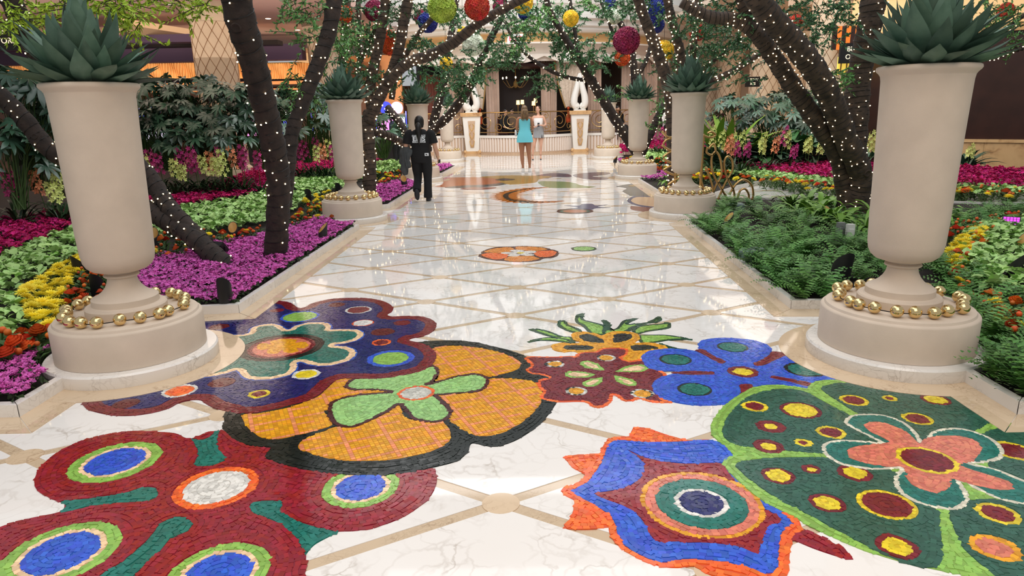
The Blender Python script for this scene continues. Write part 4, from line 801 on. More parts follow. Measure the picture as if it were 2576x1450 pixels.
def broad_plant(n, L, W, seed, droop=1.):
    rs = random.Random(seed); b = MB()
    for k in range(n):
        a = k * 2.4 + rs.uniform(-.3, .3); l = L * rs.uniform(.75, 1.15); e = math.radians(rs.uniform(35, 78)); c, s_ = math.cos(a), math.sin(a); x = z = 0; V = []; m = 6
        for i in range(m + 1):
            t = i / m; wd = W * math.sin(math.pi * min(.97, t * .92 + .06)) ** .8 * .5; ee = e - droop * 1.6 * t * t
            if i: x += l / m * math.cos(ee); z += l / m * math.sin(ee)
            for v, dz in ((-1, .25 * wd), (0, 0), (1, .25 * wd)): V.append((x * c - wd * v * s_, x * s_ + wd * v * c, z + dz))
        b.add(V, [(3 * i + q, 3 * i + q + 1, 3 * i + q + 4, 3 * i + q + 3) for i in range(m) for q in (0, 1)])
    return b.mesh('leaves', True)
BP = [broad_plant(16, .42, .075, q) for q in range(2)]
for k, (x, y) in enumerate(((1990, 520), (2030, 515), (2065, 530), (2100, 525), (2050, 550), (2010, 540), (2090, 555), (2120, 570), (2180, 585), (2200, 550), (1690, 470), (1700, 462), (2360, 560))):
    p = P(x, y, .1); o = meshobj('leafy_plant', BP[k % 2], 'bright_leaf', None, (p[0], p[1], .06), 'bright green arching leafy plant ' + ('at the foot of the right trees' if k < 10 else 'behind a right hand urn'), 'plant', 'leafy plants at the right tree foot' if k < 10 else 'leafy plants behind right urns'); o.rotation_euler = (0, 0, k); o.scale = (1.1,) * 3

for poly_, n_, lab_ in (([(3.3, 3.5), (6.0, 3.5), (6.0, 5.2), (3.9, 5.4), (3.4, 4.6)], 70, 'beyond the near right urn towards the hall'), ([(6.0, 6.0), (7.6, 6.5), (8.0, 9.4), (6.6, 9.6), (6.0, 8.6)], 45, 'behind the pale leaves right of the big tree')):
    ferns(poly_, RBED, n_, .17, 'feathery green fern ' + lab_, 'ferns ' + lab_, 1.)
# ---------------------------------------------------------------- trees wrapped in fairy lights
mat('bark', (88, 72, 60), rough=.85, noise=.5, nscale=9, rgb2=(50, 40, 34), bump=.5, bscale=34)
mat('bark_dark', (58, 46, 40), rough=.85, noise=.45, nscale=9, rgb2=(34, 27, 24), bump=.5, bscale=34)
mat('cable', (14, 13, 12), rough=.6); mat('bulb', (255, 226, 178), rough=.3, emit=9, nosample=True)
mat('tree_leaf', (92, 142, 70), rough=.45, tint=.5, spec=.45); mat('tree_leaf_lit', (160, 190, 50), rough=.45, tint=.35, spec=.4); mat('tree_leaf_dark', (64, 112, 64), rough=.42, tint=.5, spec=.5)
BULB = MB().ball((0, 0, 0), .0125, 6, 4, sz=1.25).mesh('bulb', True)
TREES = {}
def stemtube(br, k=7):
    pr = [A(x, y, Y) for x, y, Y, r in br]; p = crs(pr, k); rr = crs([(r,) for *_, r in br], k); return [Vector(q) for q in p], [float(r[0]) for r in rr]
def tree(name, lab, base, stems, m, strlab, nb, pitch=.16):
    b0 = Vector(P(*base)); root = empty(name, b0, lab, 'tree'); ls = empty('light_string', b0, strlab, 'string lights', 'fairy lights on the trees'); rs = random.Random(len(TREES) + 3); samples = []; cab = []
    for si, (br, part) in enumerate(stems):
        p, r = stemtube(br); r = [q * (1 + .05 * math.sin(i * 1.7 + si)) for i, q in enumerate(r)]
        b = MB(); b.tube(p, r, 14); b.build(part, m, root, True)
        # knots
        for q in range(2 if r[0] > .08 else 0):
            i = rs.randrange(3, len(p) - 3); t = (p[i + 1] - p[i - 1]).normalized(); d = Vector((rs.uniform(-.6, .6), -1, rs.uniform(-.2, .2))); d -= t * d.dot(t); d.normalize()
            R = d.to_track_quat('Z', 'Y').to_matrix(); prof = [(r[i] * .34, -.01), (r[i] * .33, r[i] * .1), (r[i] * .26, r[i] * .13), (r[i] * .18, r[i] * .06), (.001, r[i] * .04)]
            bb = MB(); bb.lathe(prof, n=14); bb.v = [tuple(R @ Vector(v) + p[i] + d * (r[i] * .93)) for v in bb.v]; bb.build('knot', m, root, True)
        # the wound cable
        L = 0; path = []; front = []; ang = rs.uniform(0, 6); a = None
        for i in range(len(p) - 1):
            t = (p[i + 1] - p[i]); n = max(2, int(t.length / pitch * 9)); t.normalize()
            u = Vector((0, -1, 0)) if a is None else a; a = (u - t * u.dot(t)).normalized(); bq = t.cross(a)
            for k in range(n):
                f = k / n; ang += 2 * math.pi * (p[i + 1] - p[i]).length / n / pitch * (1 + .3 * math.sin(i)); c = p[i].lerp(p[i + 1], f); rr = r[i] + (r[i + 1] - r[i]) * f + .007
                off = a * math.cos(ang) + bq * math.sin(ang); path.append(c + off * rr); front.append(off.dot(Vector(CP) - c) > -.1 * (Vector(CP) - c).length)
        cab.append(path); samples += [(q, i, si) for i, q in enumerate(path) if front[i]]
    b = MB()
    for path in cab:
        if len(path) > 2: b.tube(path, .0045, 4, False)
    b.build('cable', 'cable', ls)
    vis = []
    for q, i, si in samples:
        x, y = proj(q)
        if -60 < x < 2640 and -40 < y < 1000: vis.append(q)
    rs.shuffle(vis); keep = vis[:nb]; bs = .66 if b0.y < 11.5 else 1.
    for q in keep:
        o = meshobj('bulb', BULB, 'bulb', ls, local=True); o.matrix_parent_inverse = Matrix.Identity(4); o.location = Vector(q) - b0 + Vector((rs.uniform(-.012, .012), rs.uniform(-.02, 0), rs.uniform(-.012, .012))); o.rotation_euler = (rs.uniform(0, 3), rs.uniform(0, 3), 0); o.scale = (bs,) * 3
    TREES[name + str(len(TREES))] = root; return root
def S(s, part='branch'): return ([tuple(float(v) for v in t.split(',')) for t in s.split()], part)
T1 = tree('ficus_tree', 'dark leaning tree with a fallen limb in the near left bed', (690, 668), [S('690,690,7.9,.135 698,560,7.8,.128 700,450,7.7,.128 682,340,7.5,.128 656,230,7.3,.13 630,130,7.1,.135 603,40,6.9,.14 585,-70,6.8,.14', 'trunk'), S('715,520,8.0,.085 726,420,8.1,.08 736,330,8.2,.08 765,250,8.3,.085 800,160,8.4,.085 830,70,8.5,.088 846,-40,8.6,.088'),
  S('612,705,7.35,.09 590,685,7.45,.11 540,645,7.6,.115 470,585,7.8,.11 400,545,8.0,.11 330,500,8.2,.11 250,440,8.3,.105 130,380,8.3,.105 60,300,8.3,.1 0,240,8.3,.1 -80,180,8.3,.1', 'limb'), S('520,615,7.75,.09 450,550,7.9,.1 410,500,8.1,.1 375,445,8.2,.1 300,370,8.2,.1 210,300,8.2,.1 130,200,8.2,.1 70,90,8.1,.11 15,-30,8,.11', 'limb')], MATS['bark_dark'], 'sparse white fairy lights wound around the near left tree', 130, .11)
T2 = tree('ficus_tree', 'many stemmed tree behind the second left urn with a limb arching right', (928, 488), [S('928,500,13.4,.14 930,420,13.5,.13 925,330,13.6,.13 930,280,13.7,.12', 'trunk'), S('928,310,13.6,.11 955,245,13.6,.11 990,170,13.6,.1 1008,100,13.6,.1 1018,40,13.6,.1 1035,-30,13.6,.1'), S('935,285,13.8,.1 932,215,13.9,.1 947,140,14,.1 962,60,14,.1 975,-30,14,.1'), S('975,210,13.5,.1 1020,162,13.4,.1 1085,138,13.3,.1 1140,108,13.2,.095 1200,62,13.1,.085 1260,26,13,.075 1340,-15,12.9,.07'), S('935,330,14.2,.07 985,345,14.6,.08 1030,372,15,.08 1065,395,15.4,.08', 'limb'), S('985,250,14.6,.06 1000,180,14.6,.06 1050,90,14.6,.05 1090,40,14.6,.05 1110,-20,14.6,.05'), S('860,160,15.5,.09 868,90,15.5,.09 872,-20,15.5,.09'), S('898,230,15,.05 905,120,15,.05 900,-20,15,.05'), S('905,160,15,.04 930,105,14.8,.04 950,60,14.7,.04')], MATS['bark'], 'dense warm fairy lights on the tree behind the second left urn', 295, .085)
T3 = tree('ficus_tree', 'forked tree behind the third left urn', (1085, 372), [S('1075,380,19.2,.12 1085,335,19.2,.12 1135,285,19.0,.12 1180,222,18.8,.11 1210,150,18.6,.1 1238,90,18.4,.085 1268,28,18.2,.07 1275,-20,18,.06', 'trunk'), S('1082,340,19.4,.12 1100,270,19.4,.12 1118,200,19.4,.11 1125,140,19.4,.1 1138,70,19.4,.09 1150,-20,19.4,.08'), S('1030,350,18.8,.09 1000,300,19,.09 975,270,19.2,.09', 'limb')], MATS['bark_dark'], 'fairy lights on the forked tree behind the third left urn', 200, .1)
T4 = tree('ficus_tree', 'tree behind the third right urn leaning left over the path', (1605, 392), [S('1610,400,18.8,.13 1575,345,18.7,.13 1535,280,18.5,.13 1498,220,18.3,.12 1468,170,18.1,.11 1445,135,18,.1 1415,85,17.8,.08 1385,30,17.6,.07 1370,-20,17.5,.06', 'trunk'), S('1500,200,18.2,.05 1455,200,18.2,.05 1400,185,18.1,.05 1340,150,18,.045 1295,105,18,.035 1270,55,18,.03'), S('1458,155,18,.06 1450,105,18,.05 1442,50,18,.045 1432,-10,18,.04'), S('1612,395,19,.1 1640,330,19,.1 1665,275,19,.1 1690,240,19,.09', 'limb'), S('1598,260,19.2,.1 1596,190,19.2,.1 1585,110,19.2,.09 1552,40,19.2,.08 1535,-20,19.2,.07'), S('1600,200,19.2,.07 1630,140,19.2,.06 1650,60,19.2,.05'), S('1545,95,18.8,.05 1530,50,18.8,.04 1510,0,18.8,.035')], MATS['bark_dark'], 'fairy lights on the tree leaning over the path from the right', 220, .1)
T5 = tree('ficus_tree', 'upright tree behind the second right urn', (1692, 490), [S('1692,500,13.6,.11 1690,380,13.6,.1 1688,290,13.6,.11 1685,230,13.5,.12 1665,165,13.4,.11 1640,95,13.3,.1 1612,20,13.2,.095 1600,-30,13.1,.095', 'trunk'), S('1695,250,13.8,.09 1715,165,13.8,.09 1702,95,13.7,.085 1682,15,13.6,.08 1676,-30,13.6,.08'), S('1700,240,14,.06 1770,215,14,.06 1850,175,13.9,.055 1920,130,13.8,.05'), S('1740,200,14.4,.07 1745,110,14.4,.07 1755,20,14.4,.07 1758,-20,14.4,.07'), S('1700,225,14.2,.04 1800,150,14.2,.035 1870,95,14.2,.03')], MATS['bark'], 'warm fairy lights on the tree behind the second right urn', 215, .085)
T6 = tree('ficus_tree', 'big three limbed tree behind the near right urn', (2145, 545), [S('2150,560,10.4,.24 2150,500,10.4,.2 2165,440,10.3,.17 2128,350,10.1,.16 2090,250,9.9,.16 2043,167,9.7,.16 1983,93,9.5,.155 1930,33,9.3,.15 1890,-30,9.2,.15', 'trunk'), S('2135,520,10.5,.16 2110,400,10.4,.13 2050,300,10.2,.13 2000,227,10.1,.125 1950,150,10,.12 1903,83,9.9,.11 1850,50,9.9,.09 1783,42,9.9,.08 1715,5,9.9,.07', 'limb'), S('2160,530,10.8,.2 2150,400,10.8,.18 2153,300,10.8,.18 2160,200,10.8,.175 2177,117,10.7,.17 2193,33,10.6,.17 2200,-40,10.6,.17', 'limb'), S('1925,110,10,.09 1890,50,9.9,.09 1860,-20,9.8,.085'), S('2300,215,10.6,.035 2400,165,10.6,.035 2480,148,10.6,.03 2576,120,10.6,.03'), S('2440,130,10.8,.03 2520,80,10.8,.03 2600,20,10.8,.03')], MATS['bark'], 'bright warm fairy lights on the big near right tree', 270, .065)
# foliage: sprays of small leaves along drooping twigs
LV = ([(0, 0, 0), (.38, -.2, .05), (1, 0, -.06), (.38, .2, .05)], [(0, 1, 2, 3)])
def foliage(root, clusters, m, leaf=.085, per=15, sprays=15, droop=.5):
    leaf *= .8; per = int(per * 1.5)
    pos = []; dr = []; tw = MB()
    for cx, cy, Y, rad in clusters:
        c = A(cx, cy, Y)
        for s_ in range(int(sprays * max(.5, rad / .6))):
            o = c + RNG.normal(0, .42, 3) * rad * np.array([1, .8, .7]); d = RNG.normal(0, 1, 3); d[2] = d[2] * .5 - droop * .4; d /= np.linalg.norm(d); L = RNG.uniform(.22, .42)
            q = [o, o + d * L * .5 + np.array([0, 0, -.02]), o + d * L + np.array([0, 0, -.08 * droop])]; tw.tube(q, [.005, .004, .002], 4, False)
            for i in range(per):
                t = (i + .5) / per; pp = o + d * L * t + np.array([0, 0, -.08 * droop * t * t]); ld = d * .75 + RNG.normal(0, .62, 3) + np.array([0, 0, -.45 * droop]); pos.append(pp); dr.append(ld)
    pos = np.array(pos); dr = np.array(dr); n = len(pos); R = rot_to(dr, RNG.uniform(0, 6.3, n)); R = np.stack([R[:, :, 2], R[:, :, 0], R[:, :, 1]], axis=2)
    Vv, Ff, t = scatter(LV, pos, R, RNG.uniform(.7, 1.25, n) * leaf); meshobj('foliage', mesh_np('foliage', Vv, Ff, t), m, root, kind='stuff'); tw.build('twigs', 'bark_dark', root, kind='stuff')
def cl(s, Y, r): return [(x, y, Y + random.uniform(-.5, .5), r) for x, y in pts(s)]
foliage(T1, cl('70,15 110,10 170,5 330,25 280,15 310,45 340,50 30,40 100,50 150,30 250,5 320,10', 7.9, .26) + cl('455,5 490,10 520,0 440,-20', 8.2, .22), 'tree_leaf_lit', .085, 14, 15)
foliage(T1, cl('760,30 790,60 800,20 750,0 820,110 770,120 760,190 775,215 790,240', 8.4, .25), 'tree_leaf', .075, 12, 12)
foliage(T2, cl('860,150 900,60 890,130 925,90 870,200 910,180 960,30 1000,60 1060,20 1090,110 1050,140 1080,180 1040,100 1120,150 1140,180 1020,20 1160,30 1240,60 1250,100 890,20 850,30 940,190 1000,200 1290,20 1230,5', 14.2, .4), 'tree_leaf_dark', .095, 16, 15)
foliage(T2, cl('845,95 870,110 840,60 880,85', 13, .4), 'tree_leaf', .1, 14, 12)
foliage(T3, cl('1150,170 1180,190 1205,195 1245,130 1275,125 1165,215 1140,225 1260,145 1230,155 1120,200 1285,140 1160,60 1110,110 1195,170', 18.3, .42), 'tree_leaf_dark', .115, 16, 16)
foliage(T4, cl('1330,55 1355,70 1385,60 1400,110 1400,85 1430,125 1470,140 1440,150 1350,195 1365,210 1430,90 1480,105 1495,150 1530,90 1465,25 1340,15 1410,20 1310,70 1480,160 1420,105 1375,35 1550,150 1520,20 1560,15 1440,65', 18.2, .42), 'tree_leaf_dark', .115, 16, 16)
foliage(T4, cl('1300,110 1320,50 1370,20 1480,5', 17.5, .4), 'tree_leaf', .115, 15, 14)
foliage(T5, cl('1620,30 1650,20 1720,60 1750,40 1780,90 1760,130 1800,130 1740,150 1700,130 1760,180 1820,110 1600,20 1570,10 1680,190 1730,190 1780,50 1830,60', 14, .4), 'tree_leaf_dark', .095, 16, 15)
foliage(T5, cl('1680,270 1660,255 1650,300 1560,230', 15.5, .35), 'tree_leaf', .1, 12, 8)
foliage(T6, cl('1800,80 1830,110 1860,140 1870,100 1900,180 1840,30 1900,10 1960,20 2000,15 2050,40 2090,30 2110,60 2060,80 2020,70 1980,5 2080,10 2120,20 1780,30 1750,20 1810,15 2040,90', 10.4, .36), 'tree_leaf_dark', .085, 14, 13)
foliage(T6, cl('2090,200 2110,205 2105,195', 10.2, .16), 'tree_leaf', .09, 12, 10)
foliage(T6, cl('2470,20 2510,10 2550,40 2570,70 2520,45 2440,10 2572,15 2560,110', 10.8, .3), 'tree_leaf', .08, 13, 10)
# ---------------------------------------------------------------- hanging flower balls
for k_, c_ in dict(bl_green=(176, 200, 74), bl_orange=(226, 92, 34), bl_magenta=(150, 26, 74), bl_blue=(40, 56, 150), bl_white=(226, 232, 214), bl_yellow=(244, 206, 48), bl_red=(206, 62, 40)).items(): mat(k_, c_, rough=.6, tint=.35)
mat('wire', (60, 60, 60), rough=.4, metal=.8)
BLS = flower_base(6, 1., .34, .55)
def flower_ball(x, y, Y, rpx, m, lab, sq=1.):
    c = A(x, y, Y); r = rpx * np.linalg.norm(c - CP) / FPX; n = 260; i = np.arange(n) + .5; ph = np.arccos(1 - 2 * i / n); th = math.pi * (1 + 5 ** .5) * i
    d = np.stack([np.cos(th) * np.sin(ph), np.sin(th) * np.sin(ph), np.cos(ph)], 1); root = empty('flower_ball', c, lab, 'flower ball', 'hanging flower balls')
    b = MB(); b.ball(c, r * .86, 18, 12, sz=sq); b.build('core', m, root, True)
    Vv, Ff, t = scatter(BLS, c + d * r * .86 * np.array([1, 1, sq]), rot_to(d + RNG.normal(0, .12, (n, 3)), RNG.uniform(0, 6.3, n)), RNG.uniform(.16, .23, n) * r); meshobj('blossoms', mesh_np('blossoms', Vv, Ff, t), m, root, kind='stuff')
    b = MB(); b.tube([c + np.array([0, 0, r * .85]), c + np.array([0, 0, r + 1.1])], .004, 5); b.build('hanging_wire', 'wire', root)
for q in ((1112, 20, 12.9, 34, 'bl_green', 'lime green flower ball hanging at the top'), (1200, 18, 12.6, 30, 'bl_red', 'orange red flower ball hanging right of the lime one'), (943, 28, 14.6, 25, 'bl_magenta', 'magenta flower ball hanging above the second left urn'), (866, 36, 15.2, 20, 'bl_orange', 'orange flower ball half hidden behind a stem at the left'), (1076, 56, 14.8, 24, 'bl_blue', 'deep blue flower ball below the lime one'), (1060, 44, 15.8, 18, 'bl_magenta', 'magenta flower ball peeking behind the blue one'), (981, 108, 14.8, 29, 'bl_orange', 'orange flower ball among the stems above the third left urn'), (1190, 112, 15.5, 27, 'bl_white', 'white flower ball under the arching limb'), (1315, 6, 16.5, 25, 'bl_yellow', 'yellow flower ball at the top centre'), (1320, 34, 18.5, 16, 'bl_blue', 'blue flower ball below the yellow one at the top centre'), (1436, 46, 16.8, 19, 'bl_yellow', 'yellow flower ball right of the centre branches'), (1545, 40, 18.8, 19, 'bl_white', 'white flower ball above the big magenta one'), (1576, 102, 15, 32, 'bl_magenta', 'big magenta flower ball right of the centre'), (1565, 146, 18.6, 19, 'bl_orange', 'orange flower ball hidden below the big magenta one'), (1670, 128, 15, 24, 'bl_yellow', 'yellow flower ball above the second right urn'), (1650, 22, 15, 24, 'bl_blue', 'blue flower ball at the top right of centre'), (1650, 62, 15.4, 20, 'bl_blue', 'blue flower ball below its blue neighbour at the top'), (1755, 82, 15, 19, 'bl_red', 'red flower ball half hidden in leaves at the upper right'), (1257, 16, 17, 17, 'bl_magenta', 'dark magenta flower ball behind the arching limb at the top'), (1165, 82, 19, 14, 'bl_yellow', 'small yellow flower ball behind the white one'), (1123, 160, 18, 16, 'bl_yellow', 'yellow flower ball low among the left stems'), (2530, 28, 14, 16, 'bl_red', 'red flower ball at the upper right corner'), (2000, 55, 16, 16, 'bl_red', 'small red flower ball behind the upper right limb'), (1530, 5, 19, 18, 'bl_blue', 'small blue flower ball at the top above the white one')): flower_ball(*q)
# ---------------------------------------------------------------- orchids, shrubs and tropical plants
mat('orchid_magenta', (176, 38, 110), rough=.55, tint=.3); mat('orchid_green', (206, 216, 120), rough=.55, tint=.2); mat('orchid_peach', (226, 140, 96), rough=.55, tint=.25); mat('strap_leaf', (36, 62, 34), rough=.45, rnd=.25, spec=.4); mat('shrub_leaf', (54, 84, 64), rough=.32, spec=.6, rnd=.45); mat('tropic_leaf', (60, 104, 58), rough=.35, spec=.5, rnd=.3); mat('nest_leaf', (112, 146, 48), rough=.4, rnd=.2)
STRAP = [broad_plant(18, .62, .045, 70 + q, .8) for q in range(3)]
ORB = flower_base(5, 1., .3, .28)
def orchid(x, y, Y, m, lab, grp, h=.75, seed=0, leaves=True):
    rs = random.Random(seed); c = A(x, y, Y); base = Vector((c[0], c[1], .06)); top = max(.5, float(c[2])); root = empty('orchid', base, lab, 'orchid', grp)
    lean = Vector((rs.uniform(-.12, .12), rs.uniform(-.15, .05), 0)); p = [Vector((0, 0, 0)), lean * .3 + Vector((0, 0, top * .4)), lean + Vector((0, 0, top - .06))]; b = MB(); b.tube([base + q for q in p], [.008, .007, .004], 6); b.build('flower_stem', 'stem_green', root)
    n = 17; pos = []; dr = []
    for i in range(n):
        t = .42 + .58 * i / n; q = base + Vector(p[1]).lerp(Vector(p[2]), max(0, t * 1.3 - .3)); a = i * 2.4; d = np.array([math.cos(a), math.sin(a) - .4, .25]); pos.append(np.array(q) + d * .06); dr.append(d)
    Vv, Ff, t = scatter(ORB, np.array(pos), rot_to(np.array(dr), RNG.uniform(0, 6.3, n)), RNG.uniform(.05, .068, n)); meshobj('blossoms', mesh_np('blossoms', Vv, Ff, t), m, root)
    if leaves: o = meshobj('leaves', STRAP[seed % 3], 'strap_leaf', root, local=True); o.rotation_euler = (0, 0, rs.uniform(0, 6)); o.scale = (1, 1, 1)
def orchids(lst, Y0, where, seed):
    for i, (x, y, c, dY) in enumerate(lst):
        nm = dict(m='magenta', g='yellow green', p='peach')[c]; orchid(x, y, Y0 + dY, MATS['orchid_' + dict(m='magenta', g='green', p='peach')[c]], nm + ' orchid spike ' + where, nm + ' orchids ' + where, seed=seed + i)
orchids([(385, 375, 'm', 0), (400, 385, 'm', .2), (372, 388, 'g', -.2), (440, 372, 'm', .3), (460, 385, 'm', 0), (430, 400, 'g', -.3), (450, 415, 'g', -.3), (487, 368, 'm', .2), (495, 385, 'm', 0), (515, 390, 'g', 0), (530, 395, 'g', -.2), (545, 365, 'm', .4), (525, 380, 'p', .3), (565, 375, 'g', 0), (560, 395, 'g', -.2), (600, 362, 'm', .2), (605, 378, 'm', 0), (590, 368, 'p', .5), (645, 378, 'm', .2)], 14.3, 'in front of the left shrubs', 100)
orchids([(760, 355, 'm', 0), (775, 350, 'm', .3), (790, 365, 'g', -.2), (800, 345, 'm', .2), (815, 360, 'p', 0), (825, 350, 'g', .2), (745, 345, 'm', .4), (835, 365, 'm', 0)], 17.4, 'left of the second left urn', 200)
orchids([(20, 430, 'm', 0), (38, 445, 'm', .2), (130, 440, 'g', .2), (138, 460, 'g', 0), (100, 425, 'p', .3)], 10.6, 'at the left edge', 300)
orchids([(1795, 318, 'g', 0), (1815, 330, 'g', .2), (1825, 340, 'p', -.2), (1850, 335, 'g', 0), (1875, 330, 'g', .2), (1865, 358, 'm', -.5), (1880, 360, 'm', -.5), (1915, 335, 'g', 0), (1945, 345, 'p', -.3), (1968, 318, 'm', .2), (1925, 350, 'g', -.3), (1985, 330, 'g', .2), (2040, 345, 'g', 0), (2060, 350, 'g', -.2), (2030, 350, 'g', .2), (1990, 365, 'm', -.6), (1840, 350, 'p', -.4), (2185, 330, 'g', 0), (2195, 345, 'g', .2), (2440, 365, 'g', -1)], 16.8, 'across the side path', 400)
orchids([(1660, 320, 'm', 0), (1678, 315, 'p', .2), (1690, 322, 'p', 0), (1650, 325, 'm', .3)], 24.0, 'behind the third right urn', 500)
def palmate(L):
    b = MB()
    for k in range(7):
        a = math.radians(-108 + 36 * k); l = L * (1, .95, .8)[min(2, abs(k - 3))] if abs(k - 3) < 3 else L * .6; c, s_ = math.cos(a), math.sin(a); V = []
        for t, w_, z in ((.02, .015, 0), (.35, .1, .02), (.62, .125, .0), (.85, .07, -.05), (1, .003, -.11)):
            for v in (-1, 0, 1): V.append((l * t * c - L * w_ * v * s_, l * t * s_ + L * w_ * v * c, L * (z + (.05 if v else 0) * w_ * 4)))
        b.add(V, [(3 * i + q, 3 * i + q + 1, 3 * i + q + 4, 3 * i + q + 3) for i in range(4) for q in (0, 1)])
    return b.mesh('leaf', True)
PALM = [palmate(.3), palmate(.25)]
def shrub(x, y, Y, rad, h, n, lab, seed):
    rs = random.Random(seed); c = A(x, y, Y); base = Vector((c[0], c[1], .05)); root = empty('fatsia_shrub', base, lab, 'shrub', 'dark broad leaved shrubs'); cz = float(c[2]) - .05; st = MB()
    for i in range(n):
        a = rs.uniform(0, 6.3); e = rs.uniform(-.35, 1.3); rr = rad * rs.uniform(.65, 1.05); d = Vector((math.cos(a) * math.cos(e), math.sin(a) * math.cos(e) * .8 - .15, math.sin(e) * h)); q = Vector((0, 0, cz)) + d * rr
        if q.z < .15: q.z = rs.uniform(.2, .6)
        st.tube([Vector((rs.uniform(-.1, .1), rs.uniform(-.1, .1), cz * .3)), q * .6 + Vector((0, 0, cz * .3)), q], [.012, .007, .004], 4, False)
        o = meshobj('leaf', PALM[rs.randrange(2)], 'shrub_leaf', root, local=True); o.location = q; dd = Vector((d.x, d.y, -.35 + .25 * d.z)).normalized(); R = Matrix(((dd.x, -dd.y, 0), (dd.y, dd.x, 0), (0, 0, 1))).to_3x3()
        o.rotation_euler = (rs.uniform(-.5, .5), math.radians(rs.uniform(15, 60)), math.atan2(d.y, d.x) + rs.uniform(-.5, .5)); s_ = rs.uniform(.8, 1.25); o.scale = (s_,) * 3
    st.build('stems', 'stem_green', root, local=True)
SH = [(60, 270, 11.2, .8, .8, 64, 'dark glossy shrub at the left edge behind the near left urn'), (30, 400, 10.6, .6, .8, 40, 'low dark glossy shrub at the far left edge'), (150, 340, 11.6, .7, .9, 46, 'dark glossy shrub just left of the near left urn'), (405, 290, 15.6, .9, .8, 74, 'dark glossy shrub right of the near left urn'), (500, 275, 16.0, 1.0, .8, 84, 'tall dark glossy shrub in front of the left lattice column'), (590, 295, 15.8, .9, .85, 74, 'dark glossy shrub right of the left lattice column'), (440, 345, 15.2, .75, .7, 50, 'low dark shrub behind the magenta orchids'), (560, 345, 15.3, .75, .7, 50, 'low dark shrub behind the yellow green orchids'), (660, 310, 16.2, .9, .85, 60, 'dark glossy shrub behind the leaning trunk'), (765, 300, 18.0, 1.0, .9, 74, 'dark glossy shrub between trunk and second left urn'), (815, 285, 18.4, .95, .85, 60, 'dark shrub touching the second left urn'), (350, 250, 16.4, .9, .7, 50, 'dark shrub rising behind the near left urn'), (960, 330, 21, .8, .8, 40, 'dark shrub behind the lower limb of the middle left tree'), (1850, 300, 19.6, .95, .8, 50, 'dark shrub behind the nest ferns across the side path'), (1930, 295, 19.8, 1.0, .8, 54, 'dark shrub behind the orchids across the side path'), (2010, 300, 19.6, 1.0, .8, 50, 'dark shrub behind the big tree limb across the side path'), (2070, 310, 19, .9, .8, 36, 'dark shrub between the tree limbs across the side path')]
for i, q in enumerate(SH): shrub(*q, seed=600 + i)
NEST = broad_plant(17, .95, .13, 5, .35); SPLIT = broad_plant(20, .8, .24, 6, .8); CORD = broad_plant(26, .7, .12, 8, .6)
for i, (x, Y, me, m_, s_, lab) in enumerate(((1833, 18.2, NEST, 'nest_leaf', 1.75, 'yellow green upright nest fern right of the second right urn'), (1800, 18.6, NEST, 'tropic_leaf', 1.7, 'green nest fern touching the second right urn'), (1905, 18.4, SPLIT, 'tropic_leaf', 1.8, 'split leaved plant between nest fern and tree'), (1965, 18.6, SPLIT, 'tropic_leaf', 1.9, 'broad leaved plant left of the big tree limb'), (2020, 18.4, SPLIT, 'shrub_leaf', 1.8, 'dark split leaved plant beside the big tree limb'), (1870, 18.0, CORD, 'shrub_leaf', 2.0, 'dark blue green plant behind the yellow orchids'), (1985, 17.6, CORD, 'shrub_leaf', 1.7, 'dark drooping leaf plant among the orchids'), (1940, 18.0, CORD, 'strap_leaf', 2.0, 'dark strappy plant behind the peach orchids'), (2055, 17.8, CORD, 'strap_leaf', 1.9, 'dark strappy plant behind the big tree limb'), (1815, 17.6, CORD, 'strap_leaf', 1.6, 'dark strappy plant beside the second right urn'), (2190, 17.6, CORD, 'strap_leaf', 1.5, 'dark strappy plant left of the near right urn'), (2440, 16.4, CORD, 'strap_leaf', 1.1, 'dark strappy plant right of the near right urn'))):
    c = A(x, 330, Y); root = empty('tropical_plant', (c[0], c[1], .06), lab, 'plant'); o = meshobj('leaves', me, m_, root, local=True); o.rotation_euler = (0, 0, i * 1.1); o.scale = (s_,) * 3
# ---------------------------------------------------------------- round pavilion at the end of the court
mat('plaster', (232, 222, 210), rough=.6, noise=.05, nscale=3); mat('plaster_white', (240, 238, 232), rough=.45); mat('flute_white', (236, 224, 214), rough=.35); mat('flute_beige', (214, 184, 156), rough=.35, noise=.2, nscale=20)
mat('amber_cove', (250, 208, 150), rough=.7); mat('drape', (206, 180, 162), rough=.85, noise=.12, nscale=4); mat('swag', (222, 206, 188), rough=.8, noise=.2, nscale=14, rgb2=(190, 170, 150)); mat('gold_trim', (150, 116, 62), rough=.6); mat('tassel', (190, 72, 26), rough=.7)
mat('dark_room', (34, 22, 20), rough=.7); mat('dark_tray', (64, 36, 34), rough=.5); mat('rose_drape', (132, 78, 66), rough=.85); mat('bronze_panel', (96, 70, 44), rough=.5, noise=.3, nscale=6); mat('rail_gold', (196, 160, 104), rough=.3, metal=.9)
mat('lampshade', (255, 216, 150), rough=.6, emit=3.0); mat('flame_bulb', (255, 230, 190), rough=.3, emit=6., nosample=True)
PC = np.array([.58, 36.5]); PX = lambda x, y, Y: A(x, y, Y)
def rz(y, Y=29.2, x=1320): return float(A(x, y, Y)[2])
def ringpt(th, R, z): t = math.radians(th); return (PC[0] + R * math.cos(t), PC[1] + R * math.sin(t), z)
def bayR(th):
    c = -90 + 38 * round((th + 90) / 38); return 7. + 1.05 * math.cos(math.pi * (th - c) / 38)
Zb = .74
